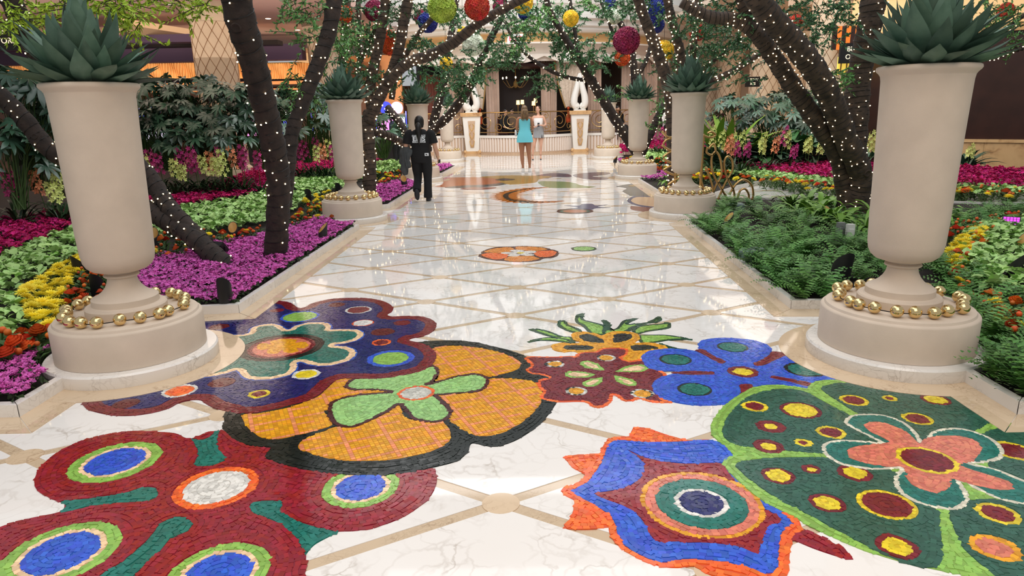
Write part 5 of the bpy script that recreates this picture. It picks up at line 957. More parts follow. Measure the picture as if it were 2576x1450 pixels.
for bi, (a0, a1, lab) in enumerate(((-147, -109, 'left'), (-109, -71, 'middle'), (-71, -33, 'right'))):
    root = empty('trim_%d' % KN[0], ringpt((a0 + a1) / 2, 7.6, 0), 'low fluted marble parapet of the pavilion, %s bay' % lab, kind='structure'); KN[0] += 1; n = 24
    pth = [a0 + (a1 - a0) * i / n for i in range(n + 1)]
    for z0, z1, dr, nm, m in ((0, .07, .05, 'foot_course', 'flute_beige'), (.07, Zb - .1, 0, 'wall_body', 'flute_beige'), (Zb - .1, Zb, .07, 'coping', 'plaster_white')):
        b = MB(); o_ = [ringpt(t, bayR(t) + dr, 0)[:2] for t in pth]; i_ = [ringpt(t, bayR(t) - .3, 0)[:2] for t in pth]; b.prism(o_ + i_[::-1], z0, z1); b.build(nm, m, root)
    nf = 40
    for k in range(nf):
        t = a0 + 1.5 + (a1 - a0 - 3) * (k + .5) / nf; c = ringpt(t, bayR(t) + .0, 0); b = MB(); b.lathe([(.052, .075), (.052, Zb - .11)], (c[0], c[1], 0), 8); b.build('flute', 'flute_white', root)
    # scroll railing
    rail = empty('scroll_railing', ringpt((a0 + a1) / 2, 7.5, Zb), 'gilded scroll railing on the pavilion parapet, %s bay' % lab, 'railing', 'pavilion railings'); ts = [a0 + 2.2 + (a1 - a0 - 4.4) * i / 30 for i in range(31)]
    zt = 1.66
    for z, r_, nm in ((zt, .022, 'top_rail'), (Zb + .12, .018, 'bottom_rail')):
        b = MB(); b.tube([ringpt(t, bayR(t) - .12, z) for t in ts], r_, 6); b.build(nm, 'rail_gold', rail)
    for k in range(5):
        t = a0 + 2.2 + (a1 - a0 - 4.4) * k / 4; b = MB(); b.tube([ringpt(t, bayR(t) - .12, Zb), ringpt(t, bayR(t) - .12, zt)], .014, 6); b.build('post', 'rail_gold', rail)
    ns = 4; wdt = (a1 - a0 - 4.4) / ns
    for k in range(ns):
        tc_ = a0 + 2.2 + wdt * (k + .5); sg = 1 if k < 2 else -1; H = zt - Zb - .14; zc = Zb + .13 + H / 2
        for (cx, cz, R0, turns, dirn, st) in ((.1 * sg, .02, H * .47, 1.7, sg, math.pi * .5), (-.42 * sg, -.2, H * .24, 1.5, -sg, -math.pi * .5), (-.36 * sg, .24, H * .17, 1.3, sg, math.pi * .6)):
            path = []
            for i in range(34):
                f = i / 33; a = st + dirn * turns * 2 * math.pi * f; r_ = R0 * (1 - .78 * f); u = cx + r_ * math.cos(a); v = cz + r_ * math.sin(a); th = tc_ + math.degrees(u / 7.6); path.append(ringpt(th, bayR(tc_) - .12 + (bayR(th) - bayR(tc_)) * .9, zc + v))
            b = MB(); b.tube(path, .015, 5); b.build('scroll', 'rail_gold', rail)
# pedestals with lyre sculptures
def lyre_half(sg):
    prof = [(.02, 1.5, .022), (.045, 1.38, .06), (.09, 1.1, .1), (.13, .88, .12), (.19, .65, .135), (.225, .45, .145), (.225, .3, .145), (.19, .18, .13), (.13, .13, .1), (.075, .15, .075), (.06, .22, .06), (.09, .28, .05), (.14, .27, .04), (.155, .21, .03), (.13, .18, .025)]
    return [(sg * x, 0, z) for x, z, r in prof], [r for *_, r in prof]
def lyre_pillar(px_, lab):
    c = A(px_, 330, 29.55); root = empty('pavilion_pedestal', (c[0], c[1] - .1, 0), 'white tapered pedestal with gilt panel, %s' % lab, 'pedestal', 'pavilion pedestals'); L = dict(local=True)
    b = MB()
    V = [(-.27, -.22, .1), (.27, -.22, .1), (.27, .22, .1), (-.27, .22, .1), (-.37, -.3, 1.52), (.37, -.3, 1.52), (.37, .3, 1.52), (-.37, .3, 1.52)]; b.add(V, [(3, 2, 1, 0), (4, 5, 6, 7), (0, 1, 5, 4), (1, 2, 6, 5), (2, 3, 7, 6), (3, 0, 4, 7)]); b.build('shaft', 'plaster_white', root, **L)
    b = MB(); b.add([(-.08, -.245, .25), (.08, -.245, .25), (.08, -.2, .25), (-.08, -.2, .25), (-.15, -.31, 1.34), (.15, -.31, 1.34), (.15, -.265, 1.34), (-.15, -.265, 1.34)], [(3, 2, 1, 0), (4, 5, 6, 7), (0, 1, 5, 4), (1, 2, 6, 5), (3, 0, 4, 7)]); b.build('gilt_panel', 'flute_beige', root, **L)
    for s_ in (-1, 1):
        for kz in (.42, .74, 1.06):
            b = MB(); b.tube([(0, -.29, kz - .14), (s_ * .07, -.3, kz - .02), (s_ * .1, -.315, kz + .1), (s_ * .03, -.32, kz + .16)], [.012, .018, .016, .006], 6); b.build('gilt_leaf', 'gold_paint', root, **L)
        b = MB(); b.ball((s_ * .3, -.2, .07), .085, 12, 8); b.build('foot', 'tan_marble', root, True, **L)
    b = MB(); b.box((0, 0, .05), (.62, .52, .1)); b.build('plinth', 'tan_marble', root, **L)
    b = MB(); b.box((0, 0, 1.57), (.86, .74, .1), top=1.06); b.box((0, 0, 1.645), (.9, .78, .05)); b.build('cap', 'tan_marble', root, **L)
    ly = empty('lyre_sculpture', (c[0], c[1] - .1, 1.67), 'white lyre shaped sculpture on the pedestal, %s' % lab, 'sculpture', 'lyre sculptures')
    for s_ in (-1, 1):
        p, r = lyre_half(s_); b = MB(); pp = crs(p, 3); rr = [q[0] for q in crs([(v,) for v in r], 3)]; b.tube(pp, rr, 12, flat=1.0, upv=(0, 1, 0)); b.build('arm', 'plaster_white', ly, True, local=True)
        b = MB(); b.tube([(s_ * .12, -.13, .2), (s_ * .12, .13, .2)], [.06, .06], 16); b.build('volute', 'plaster_white', ly, True, 40, local=True)
    b = MB(); b.box((0, 0, .025), (.5, .3, .05)); b.build('base', 'plaster_white', ly, local=True)
lyre_pillar(1188, 'left of the women'); lyre_pillar(1457, 'right of the women')
# drapes
def pleat(name, x0, x1, Y, y0, y1, m, lab, n=6, cat='curtain', amp=.07, grp='pavilion drapes', top_in=0., Yx=None):
    a = A(x0, (y0 + y1) / 2, Y); c = A(x1, (y0 + y1) / 2, Yx or Y); z0 = float(A((x0 + x1) / 2, y1, Y)[2]); z1 = float(A((x0 + x1) / 2, y0, Y)[2]); k = n * 8; V = []
    root = empty(name, ((a[0] + c[0]) / 2, (a[1] + c[1]) / 2, max(0, z0)), lab, cat, grp)
    dxy = np.array([c[0] - a[0], c[1] - a[1]]); nn = np.array([dxy[1], -dxy[0]]) / np.linalg.norm(dxy); rows = 7
    for j in range(rows + 1):
        f = j / rows
        for i in range(k + 1):
            u = i / k; s_ = math.sin(u * n * 2 * math.pi) * amp * (.75 + .25 * math.sin(3 * f + u * 9)); q = np.array([a[0], a[1]]) + dxy * (u + .01 * math.sin(f * 5 + u * 30)) + nn * s_; V.append((q[0], q[1], z0 + (z1 - z0) * f))
    F = [(j * (k + 1) + i, j * (k + 1) + i + 1, (j + 1) * (k + 1) + i + 1, (j + 1) * (k + 1) + i) for j in range(rows) for i in range(k)]
    V2 = [(v[0] - nn[0] * .02, v[1] - nn[1] * .02, v[2]) for v in V]; b = MB(); b.add(V, F); b.add(V2, [f[::-1] for f in F]); b.build('cloth', m, root, True)
    b = MB(); b.tube([(a[0], a[1], z1), (c[0], c[1], z1)], .025, 6); b.build('rod', 'gold_trim', root)
    return root
for x0, x1, Y, n, w_ in ((1222, 1256, 30.2, 5, 'right of the left lyre'), (1361, 1400, 30.2, 6, 'left of the right lyre'), (1478, 1512, 30.6, 5, 'right of the right lyre'), (1562, 1592, 31.4, 4, 'between the far right urns'), (1618, 1652, 32.2, 5, 'behind the second right urn foliage'), (1126, 1166, 31.0, 5, 'left of the left lyre')):
    pleat('drape', x0, x1, Y, 150, 352, 'drape', 'long pale pleated drape ' + w_, n)
for x0, x1, Y, w_ in ((1060, 1126, 32, 'far left of the pavilion'), (1255, 1272, 33.5, 'inside the pavilion at the left'), (1327, 1350, 33.5, 'inside the pavilion at the right')): pleat('drape', x0, x1, Y, 190, 335, 'rose_drape', 'dusky rose drape ' + w_, 5)
def swag(xt0, xt1, xb, yb, Y, lab, sg):
    root = empty('swag_curtain', A(xb, yb, Y), lab, 'curtain', 'tied back swags'); n = 30; rows = 10; V = []
    top = [np.array(A(xt0 + (xt1 - xt0) * i / n, 152, Y)) for i in range(n + 1)]; bot = [np.array(A(xb + (i / n - .5) * 14, yb - 4 * math.sin(math.pi * i / n), Y - .12)) for i in range(n + 1)]
    for j in range(rows + 1):
        f = j / rows; e = f ** 1.7
        for i in range(n + 1):
            q = top[i] * (1 - e) + bot[i] * e; q[2] = top[i][2] * (1 - f) + bot[i][2] * f; q[1] += .07 * math.sin(i * 1.55) * (1 - .5 * f); V.append(tuple(q))
    F = [(j * (n + 1) + i, j * (n + 1) + i + 1, (j + 1) * (n + 1) + i + 1, (j + 1) * (n + 1) + i) for j in range(rows) for i in range(n)]
    b = MB(); b.add(V, F); b.add([(v[0], v[1] + .02, v[2]) for v in V], [f[::-1] for f in F]); b.build('cloth', 'swag', root, True)
    e = n if sg > 0 else 0; b = MB(); b.tube([Vector(V[j * (n + 1) + e]) + Vector((0, -.03, 0)) for j in range(rows + 1)], .03, 6); b.build('fringe', 'gold_trim', root)
    c = A(xb, yb, Y - .15); b = MB(); b.ball(c, .06, 10, 6); b.lathe([(.04, -.08), (.05, -.25), (.1, -.32), (.11, -.5), (.09, -.6), (.001, -.6)], c, 12); b.build('tassel', 'tassel', root, True)
swag(1160, 1223, 1207, 276, 29.9, 'cream swag with gold fringe tied back beside the left lyre', 1); swag(1396, 1486, 1430, 272, 29.9, 'cream swag with gold fringe tied back beside the right lyre', -1)
# entablature with scalloped valance and rosettes
ent = empty('wall_back', (PC[0], PC[1], 0), 'round white entablature and dark rooms of the pavilion', kind='structure'); n = 96
def ringprof(name, prof, m, a0=-165, a1=-15): b = MB(); b.lathe(prof, (PC[0], PC[1], 0), n, math.radians(a0), math.radians(a1)); b.build(name, m, ent, True, 30)
zv, z1, z2, z3, z4, z5, z6 = rz(160), rz(138), rz(113), rz(84), rz(58), rz(28), rz(-40)
ringprof('frieze', [(7.2, zv + .1), (7.25, z1), (7.4, z1 + .02), (7.45, z1 + .1), (7.6, z2 - .15), (7.9, z2), (7.9, z2 + .06), (7.5, z2 + .08)], 'plaster')
ringprof('amber_cove', [(7.45, z2 + .05), (7.3, (z2 + z3) / 2), (7.35, z3)], 'amber_cove'); ringprof('cornice', [(7.3, z3), (7.9, z3), (8.0, z3 + .08), (8.0, z3 + .16), (8.2, z3 + .2), (8.25, z4), (8.5, z4 + .05), (8.55, z4 + .2), (8.3, z4 + .25), (8.3, z5), (8.7, z5 + .1), (8.8, z5 + .3), (8.4, z5 + .35), (8.4, z6 + 1.5)], 'plaster_white')  # the cove band's orange light is put into its amber colour
V = []; ths = np.linspace(-165, -15, 301)
b = MB(); 
for th in ths:
    sc = .5 + .5 * math.cos((th + 90) / 7.1 * math.pi); zz = zv + .02 + .26 * (1 - sc ** .55); V += [ringpt(th, 7.42, zz), ringpt(th, 7.42, z1 + .03)]
F = [(2 * i, 2 * i + 2, 2 * i + 3, 2 * i + 1) for i in range(len(ths) - 1)]; b.add(V, F); b.add([(v[0] + (PC[0] - v[0]) * .008, v[1] + (PC[1] - v[1]) * .008, v[2]) for v in V], [f[::-1] for f in F]); b.build('scalloped_valance', 'plaster', ent, True, 30)
for k in range(-5, 6):
    th = -90 + 14.2 * k; th = -90 + 14.2 * (k) ; c = ringpt(th, 7.46, zv + .22); R = Vector((math.cos(math.radians(th)), math.sin(math.radians(th)), 0)).to_track_quat('Z', 'Y').to_matrix(); b = MB(); b.lathe([(.001, .05), (.06, .05), (.09, .025), (.12, .05), (.16, .05), (.18, 0.)], n=20); b.v = [tuple(R @ Vector(v) + Vector(c)) for v in b.v]; b.build('rosette', 'plaster_white', ent, True, 40)
# dark rooms inside
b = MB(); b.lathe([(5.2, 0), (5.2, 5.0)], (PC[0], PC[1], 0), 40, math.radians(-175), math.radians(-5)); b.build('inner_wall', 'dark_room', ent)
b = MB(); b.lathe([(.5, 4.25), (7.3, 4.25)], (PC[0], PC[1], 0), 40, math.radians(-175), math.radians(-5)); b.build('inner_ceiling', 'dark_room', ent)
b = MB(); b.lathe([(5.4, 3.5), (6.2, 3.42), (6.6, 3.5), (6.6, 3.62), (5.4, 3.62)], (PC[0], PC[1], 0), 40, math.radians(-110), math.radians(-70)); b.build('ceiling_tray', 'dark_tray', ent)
b = MB()
b.lathe([(6.55, .75), (6.5, 1.6)], (PC[0], PC[1], 0), 20, math.radians(-98), math.radians(-84)); b.build('bronze_screen', 'bronze_panel', ent)
def chandelier(x, y, Y, s_, lab):
    c = A(x, y, Y); root = empty('chandelier', c, lab, 'chandelier'); b = MB(); b.tube([c, c + np.array([0, 0, .9])], .02, 6); b.ball(c, .1 * s_, 10, 8, sz=1.6); b.build('stem', 'gold_trim', root, True)
    for k in range(8):
        a = k * math.pi / 4; e = c + np.array([.55 * s_ * math.cos(a), .55 * s_ * math.sin(a), .16]); b = MB(); b.tube(crs([c, c + (e - c) * .5 + np.array([0, 0, -.22]), e], 4), .012, 5); b.build('arm', 'gold_trim', root)
        b = MB(); b.ball(e + np.array([0, 0, .1]), .034, 6, 5, sz=1.5); b.build('candle_bulb', 'flame_bulb', root, True)
chandelier(1297, 212, 31.0, 1.0, 'brass chandelier with candle bulbs in the dark pavilion')
def table_lamp(x, y, Y, lab):
    c = A(x, y, Y); root = empty('table_lamp', (c[0], c[1], float(c[2])), lab, 'lamp', 'pavilion table lamps'); b = MB(); b.lathe([(.07, -.6), (.07, -.57), (.015, -.55), (.012, -.06)], tuple(c), 12); b.build('stand', 'gold_trim', root); b = MB(); b.lathe([(.078, -.09), (.068, .09)], tuple(c), 16); b.build('shade', 'lampshade', root, True)
for x, y, lab in ((1303, 258, 'glowing table lamp above the teal dress'), (1314, 257, 'glowing table lamp right beside another behind the teal dress'), (1342, 260, 'glowing wall lamp left of the silver skirted woman head'), (1347, 253, 'glowing wall lamp touching its twin by the silver skirted woman')): table_lamp(x, y, 30.6, lab)
# ---------------------------------------------------------------- gaming hall on the left
mat('mauve_ceiling', (196, 160, 146), rough=.55, noise=.08, nscale=1.5); mat('purple_soffit', (84, 62, 92), rough=.5); mat('cream_beam', (206, 176, 140), rough=.6); mat('amber_cloth', (250, 190, 120), rough=.8, noise=.25, nscale=3); mat('walnut', (110, 66, 40), rough=.4, noise=.3, nscale=2); mat('column_stone', (214, 192, 164), rough=.5, noise=.08, nscale=6, bump=.05, bscale=90); mat('lattice', (130, 88, 48), rough=.6); mat('peach_wall', (232, 160, 104), rough=.7)
cl_ = MB(); cl_.prism([(-30, 4), (-4.6, 12), (-4.4, 30), (-8, 40), (-30, 40)], 4.75, 4.95); ceil = cl_.build('ceiling', 'mauve_ceiling', label='mauve plaster ceiling of the left hall with small downlights', kind='structure')
mat('downlight', (255, 236, 210), emit=5., nosample=True)
for k in range(26):
    x, y = -6 - 2.2 * (k % 6) + .5 * (k % 3), 14 + 3.2 * (k // 6); b = MB(); b.lathe([(.001, 4.738), (.07, 4.738), (.09, 4.745), (.09, 4.755)], (x, y, 0), 14); b.build('downlight', 'downlight' if k % 3 else 'cream_beam', ceil)
for (x0, y0, x1, y1, Y0, Y1, h, m) in ((300, 62, 480, 90, 21.5, 23, .2, 'cream_beam'), (480, 90, 800, 140, 23, 27, .2, 'cream_beam'), (300, 78, 800, 154, 22.5, 27, .12, 'cream_beam')):
    b = MB(); p = A(x0, y0, Y0); q = A(x1, y1, Y1); b.tube([p, q], h, 4); b.build('crown_moulding', m, ceil)
hall = empty('wall_left', (-10, 28, 0), 'stepped purple soffits and dark end wall of the left hall', kind='structure')
def slab(x0, x1, y0, y1, Y, th, m, nm, parent=hall):
    a = A(x0, (y0 + y1) / 2, Y); c = A(x1, (y0 + y1) / 2, Y); zt_ = float(A((x0 + x1) / 2, y0, Y)[2]); zb_ = float(A((x0 + x1) / 2, y1, Y)[2]); b = MB(); b.box(((a[0] + c[0]) / 2, Y + th / 2, (zt_ + zb_) / 2), (c[0] - a[0], th, zt_ - zb_)); return b.build(nm, m, parent)
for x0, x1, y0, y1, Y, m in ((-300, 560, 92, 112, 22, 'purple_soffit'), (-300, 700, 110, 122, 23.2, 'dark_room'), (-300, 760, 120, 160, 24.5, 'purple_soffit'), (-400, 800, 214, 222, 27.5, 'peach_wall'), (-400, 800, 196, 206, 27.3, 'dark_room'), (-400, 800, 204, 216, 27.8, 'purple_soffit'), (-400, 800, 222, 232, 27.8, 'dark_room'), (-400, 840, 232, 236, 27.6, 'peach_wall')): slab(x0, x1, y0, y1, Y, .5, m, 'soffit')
for i in range(7): pleat('pleated_valance', -300 + 160 * i, -300 + 160 * (i + 1) - 3, 27, 158, 198, 'amber_cloth', 'amber lit pleated valance panel, %s from the left in the hall' % ('first', 'second', 'third', 'fourth', 'fifth', 'sixth', 'seventh')[i], 26, 'valance', .05, 'amber pleated valances')
slab(-500, 1180, 230, 420, 34, .3, 'walnut', 'end_wall'); slab(780, 1010, 140, 300, 30, .3, 'peach_wall', 'niche_wall'); slab(880, 960, 165, 290, 29.6, .3, 'walnut', 'wood_cabinet'); slab(-500, 1100, -60, 130, 36, .3, 'mauve_ceiling', 'upper_wall')
def column(px_, py, Y, r, h, lab):
    c = A(px_, py, Y); root = empty('column', (c[0], c[1], 0), lab, 'column', 'lattice patterned columns'); b = MB(); b.lathe([(r * 1.15, 0), (r * 1.15, .25), (r, .32), (r, h - .5), (r * 1.04, h - .48), (r * 1.06, h - .36), (r * 1.2, h - .25), (r * 1.3, h)], n=40); b.build('shaft', 'column_stone', root, True, 35, local=True)
    for sg in (1, -1):
        for k in range(13):
            path = [(1.002 * r * math.cos(a0), 1.004 * r * math.sin(a0), z) for z, a0 in ((.35 + (h - .85) * i / 40, 2 * math.pi * k / 13 + sg * 2.3 * (h - .85) * i / 40 / (r * 4)) for i in range(41))]; b = MB(); b.tube(path, .007, 4, False); b.build('lattice_line', 'lattice', root, local=True)
column(543, 150, 20.5, .58, 4.75, 'lattice column left of the leaning trunk'); column(818, 150, 25, .55, 4.75, 'lattice column behind the second left urn'); column(2088, 150, 20.5, .6, 5.4, 'lattice column between the big tree limbs'); column(1926, 200, 27, .6, 4.6, 'lattice column left of the big tree limb'); column(1832, 230, 33, .55, 4.4, 'distant lattice column above the nest fern'); column(1782, 230, 34.5, .5, 4.4, 'distant lattice column beside the second right urn'); column(1990, 230, 30, .55, 4.6, 'lattice column hidden behind the big tree limb')
# slot machines
for k_, c_ in dict(sc_blue=(70, 80, 240), sc_pink=(240, 150, 230), sc_white=(235, 230, 255), sc_red=(250, 60, 60)).items(): mat(k_, c_, emit=1.1, nosample=True)
def slot(x, y, Y, lab, cols):
    c = A(x, y, Y); root = empty('slot_machine', (c[0], c[1], 0), lab, 'slot machine', 'slot machines'); L = dict(local=True)
    b = MB(); b.box((0, 0, .4), (.7, .6, .8)); b.box((0, .08, 1.25), (.7, .4, .9), top=.96); b.box((0, -.28, .82), (.7, .22, .08)); b.build('cabinet', 'black_metal', root, **L)
    b = MB(); b.box((0, -.135, 1.28), (.58, .02, .6)); b.build('screen', cols[0], root, **L); b = MB(); b.lathe([(.001, -.02), (.22, -.02), (.22, .02), (.001, .02)], n=24); R = Matrix.Rotation(math.pi / 2, 3, 'X'); b.v = [tuple(R @ Vector(v) + Vector((0, 0, 1.9))) for v in b.v]; b.build('topper', cols[1], root, **L)
    for s_ in (-1, 1): b = MB(); b.box((s_ * .34, -.12, 1.3), (.03, .05, .95)); b.build('light_strip', cols[2], root, **L)
for i, (x, Y, cols) in enumerate(((972, 25, ('sc_pink', 'sc_blue', 'sc_blue')), (1000, 26, ('sc_white', 'sc_pink', 'sc_blue')), (350, 27, ('sc_white', 'sc_blue', 'sc_pink')), (730, 26.5, ('sc_blue', 'sc_white', 'sc_blue')), (810, 26, ('sc_white', 'sc_pink', 'sc_blue')), (60, 22, ('sc_red', 'sc_blue', 'sc_red')), (390, 26, ('sc_white', 'sc_blue', 'sc_white')), (640, 27, ('sc_pink', 'sc_white', 'sc_blue')))):
    slot(x, 300, Y, 'glowing slot machine in the left hall, %s' % ('beside the second left urn', 'next to the man in dark clothes', 'behind the near left urn', 'behind the leaning trunk', 'left of the second left urn', 'at the left edge', 'above the dark shrubs', 'right of the lattice column')[i], cols)
# ---------------------------------------------------------------- hall on the right
mat('espresso', (58, 32, 24), rough=.28, noise=.35, nscale=3); mat('oak', (206, 160, 104), rough=.4, noise=.25, nscale=2); mat('cream_wall', (226, 204, 184), rough=.6)
wr = empty('wall_right', (11, 18, 0), 'dark brown panelled wall on tan marble base at the right', kind='structure')
def wallseg(p, q, z0, z1, th, m, nm, parent): d = np.array(q) - np.array(p); L = np.linalg.norm(d); b = MB(); b.box(((p[0] + q[0]) / 2, (p[1] + q[1]) / 2, (z0 + z1) / 2), (L, th, z1 - z0), rz=math.atan2(d[1], d[0])); return b.build(nm, m, parent)
p0 = A(2120, 300, 20)[:2]; p1 = A(2960, 300, 15.5)[:2]
for k in range(6):
    a = p0 + (p1 - p0) * k / 6; c = p0 + (p1 - p0) * (k + 1) / 6; wallseg(a, c, .78, 3.35, .2, 'espresso', 'panel', wr); wallseg(a + (c - a) * .004, c, 0, .7, .3, 'tan_marble', 'base_block', wr)
wallseg(p0, p1, .7, .78, .36, 'tan_marble', 'base_moulding', wr); wallseg(p0, p1, 3.35, 3.55, .4, 'oak', 'frieze_rail', wr); wallseg(p0, p1, 3.55, 4.6, .2, 'amber_cove', 'upper_wall', wr); wallseg(p0, p1, 4.6, 5.0, .6, 'cream_wall', 'crown', wr)
wb = empty('wall_far_right', (14, 36, 0), 'cream back wall and beams of the right hall', kind='structure')
for a, c, z0, z1, m, nm in (((6, 38), (30, 34), 0, 3.4, 'cream_wall', 'back_wall'), ((6.5, 34), (26, 30), 4.3, 5.2, 'cream_wall', 'beam'), ((6.5, 33.8), (26, 29.8), 4.2, 4.32, 'plaster_white', 'beam_moulding'), ((6, 38.2), (30, 34.2), 3.4, 8, 'cream_wall', 'upper_wall'), ((8.5, 22), (22, 19), 4.6, 5.1, 'cream_wall', 'beam'), ((12.2, 22.5), (18, 21), 0, 3.0, 'espresso', 'dark_partition')): wallseg(a, c, z0, z1, .3, m, nm, wb)
b = MB(); b.prism([(7.5, 20), (30, 16), (30, 40), (6, 40)], 5.2, 5.35); b.build('ceiling', 'cream_wall', label='cream ceiling of the right hall', kind='structure')
# signs
mat('sign_black', (14, 13, 13), rough=.4); mat('sign_text', (250, 236, 206), emit=1.2); mat('exit_red', (236, 40, 84), emit=1.6); mat('sign_yellow', (250, 214, 90), emit=1.); mat('stripe_orange', (226, 120, 40), emit=.6)
def text(name, s, size, loc, m, parent=None, rot=(math.pi / 2, 0, 0), align='CENTER', ext=.004, sx=1., bold=0., **kw):
    cu = bpy.data.curves.new(name, 'FONT'); cu.body = s; cu.size = size; cu.extrude = ext; cu.offset = bold; cu.align_x = align; cu.align_y = 'CENTER'; o = bpy.data.objects.new(name, cu); me = evaluated(o); bpy.data.objects.remove(o); bpy.data.curves.remove(cu)
    R = Matrix.Translation(Vector([float(v) for v in loc])) @ Matrix.Rotation(rot[2], 4, 'Z') @ Matrix.Rotation(rot[0], 4, 'X') @ Matrix.Diagonal((sx, 1, 1, 1)); me.transform(R); me.materials.clear(); return meshobj(name, me, m, parent, **kw)
def sign(x, y, Y, wd, h, lines, tm, lab, size, name='sign', bm='sign_black', align='CENTER', off=0.):
    c = A(x, y, Y); root = empty(name, c, lab, 'sign'); b = MB(); b.box(tuple(c), (wd, .08, h)); b.build('board', bm, root); n = len(lines)
    for i, l in enumerate(lines): text('lettering', l, size, (c[0] + off, c[1] - .046, c[2] + (n / 2 - i - .5) * size * 1.12), tm, root, align=align)
    return root
sign(1296, 98, 28.0, .62, .36, ['EXIT'], 'exit_red', 'red lit EXIT sign above the pavilion entrance', .24, 'exit_sign', 'plaster_white')
sign(12, 92, 16, 1.1, .6, ['ES', 'ATORS'], 'sign_text', 'black hanging sign with white letters at the upper left edge', .17, 'direction_sign', off=-.02)
s_ = sign(2142, 134, 18.6, .62, .5, ['BUF', 'ORT'], 'sign_text', 'black direction sign beside the tree limb at the right', .17, 'direction_sign'); sign(1893, 206, 25, .5, .34, ['\u25c2 TOW', 'RES'], 'sign_text', 'small black direction sign beside a far column', .12, 'direction_sign')
c = A(2150, 165, 18.8); r_ = empty('lit_panel', c, 'yellow glowing patterned panel below the right sign', 'panel'); b = MB(); b.box(tuple(c), (.9, .06, .45)); b.build('board', 'sign_yellow', r_)
for k in range(6): b = MB(); b.box((c[0] - .38 + .15 * k, c[1] - .04, c[2]), (.03, .02, .42)); b.build('bar', 'gold_trim', r_)
c = A(2150, 95, 19.5); r_ = empty('striped_awning', c, 'orange and brown striped awning above the right sign', 'awning')
for k in range(10): b = MB(); b.box((c[0] - .55 + .12 * k, c[1], c[2]), (.118, .06, .6)); b.build('stripe', 'stripe_orange' if k % 2 else 'espresso', r_)
# gilded scroll gate behind the second right urn
gate = empty('scroll_gate', P(1760, 500), 'gold ribbon scroll gate behind the second right urn', 'gate')
def ribbon(s, Y, r=.02, closed=False):
    p = [A(x, y, Y) for x, y in pts(s)]; b = MB(); b.tube(crs(p, 6), r, 6, flat=1.8, upv=(0, 0, 1)); b.build('scroll', 'rail_gold', gate, True)
for s in ('1790,500 1800,470 1815,440 1812,400 1800,382 1790,400 1795,440 1815,475 1835,510', '1805,505 1825,460 1842,430 1842,405 1830,394 1822,410 1826,440 1845,478 1848,500', '1835,490 1850,465 1870,452 1890,465 1895,490 1890,510', '1855,500 1862,480 1875,476 1884,492 1880,508', '1782,375 1795,362 1800,380 1790,390 1778,384 1780,370', '1775,420 1790,460 1795,490', '1760,440 1772,480 1785,490', '1665,330 1680,345 1705,345 1680,350 1668,362', '1665,365 1685,378 1705,378 1685,383 1668,395', '1668,400 1690,410 1710,412 1688,417 1668,428', '1672,430 1695,440 1720,440 1735,450 1720,445 1700,452 1680,465', '1768,340 1785,346 1800,340 1790,332 1780,335'): ribbon(s, 12.4)
for x in (1698, 1762): b = MB(); p = A(x, 480, 12.4); b.tube([(p[0], p[1], .02), (p[0], p[1], 1.25)], .028, 8); b.build('post', 'rail_gold', gate)
# ---------------------------------------------------------------- people
mat('skin', (206, 158, 132), rough=.5, sub=.08, noise=.06, nscale=6); mat('skin_tan', (176, 122, 92), rough=.5, sub=.08); mat('hair_black', (16, 14, 15), rough=.4, noise=.4, nscale=30); mat('hair_blond', (150, 120, 84), rough=.45, noise=.5, nscale=22, rgb2=(84, 64, 48)); mat('hair_brown', (74, 50, 36), rough=.45, noise=.4, nscale=25)
mat('black_cloth', (16, 16, 19), rough=.85, bump=.25, bscale=12); mat('grey_cloth', (78, 82, 84), rough=.9, noise=.35, nscale=9, bump=.4, bscale=10); mat('teal_cloth', (122, 226, 244), rough=.6, bump=.3, bscale=9); mat('white_cloth', (236, 234, 232), rough=.7); mat('sequin', (196, 200, 204), rough=.22, metal=.85, noise=.5, nscale=120, bump=1., bscale=140); mat('shoe_white', (238, 236, 232), rough=.4); mat('eye_white', (236, 232, 228), rough=.3); mat('eye_dark', (30, 22, 18), rough=.2); mat('lips', (160, 70, 70), rough=.4); mat('print_white', (236, 240, 244), rough=.6); mat('navy_cloth', (30, 36, 56), rough=.85); mat('shoe_dark', (28, 30, 38), rough=.6); mat('glass_black', (12, 12, 14), rough=.1)
def fuse(b, voxel=.011, it=4):
    me = b.mesh('tmp'); o = bpy.data.objects.new('tmp', me); r = o.modifiers.new('r', 'REMESH'); r.mode = 'VOXEL'; r.voxel_size = voxel; r.use_smooth_shade = True; s_ = o.modifiers.new('s', 'SMOOTH'); s_.iterations = it; s_.factor = .5
    out = evaluated(o); out.name = 'figure'; bpy.data.objects.remove(o); bpy.data.meshes.remove(me); out.polygons.foreach_set('use_smooth', [True] * len(out.polygons)); return out
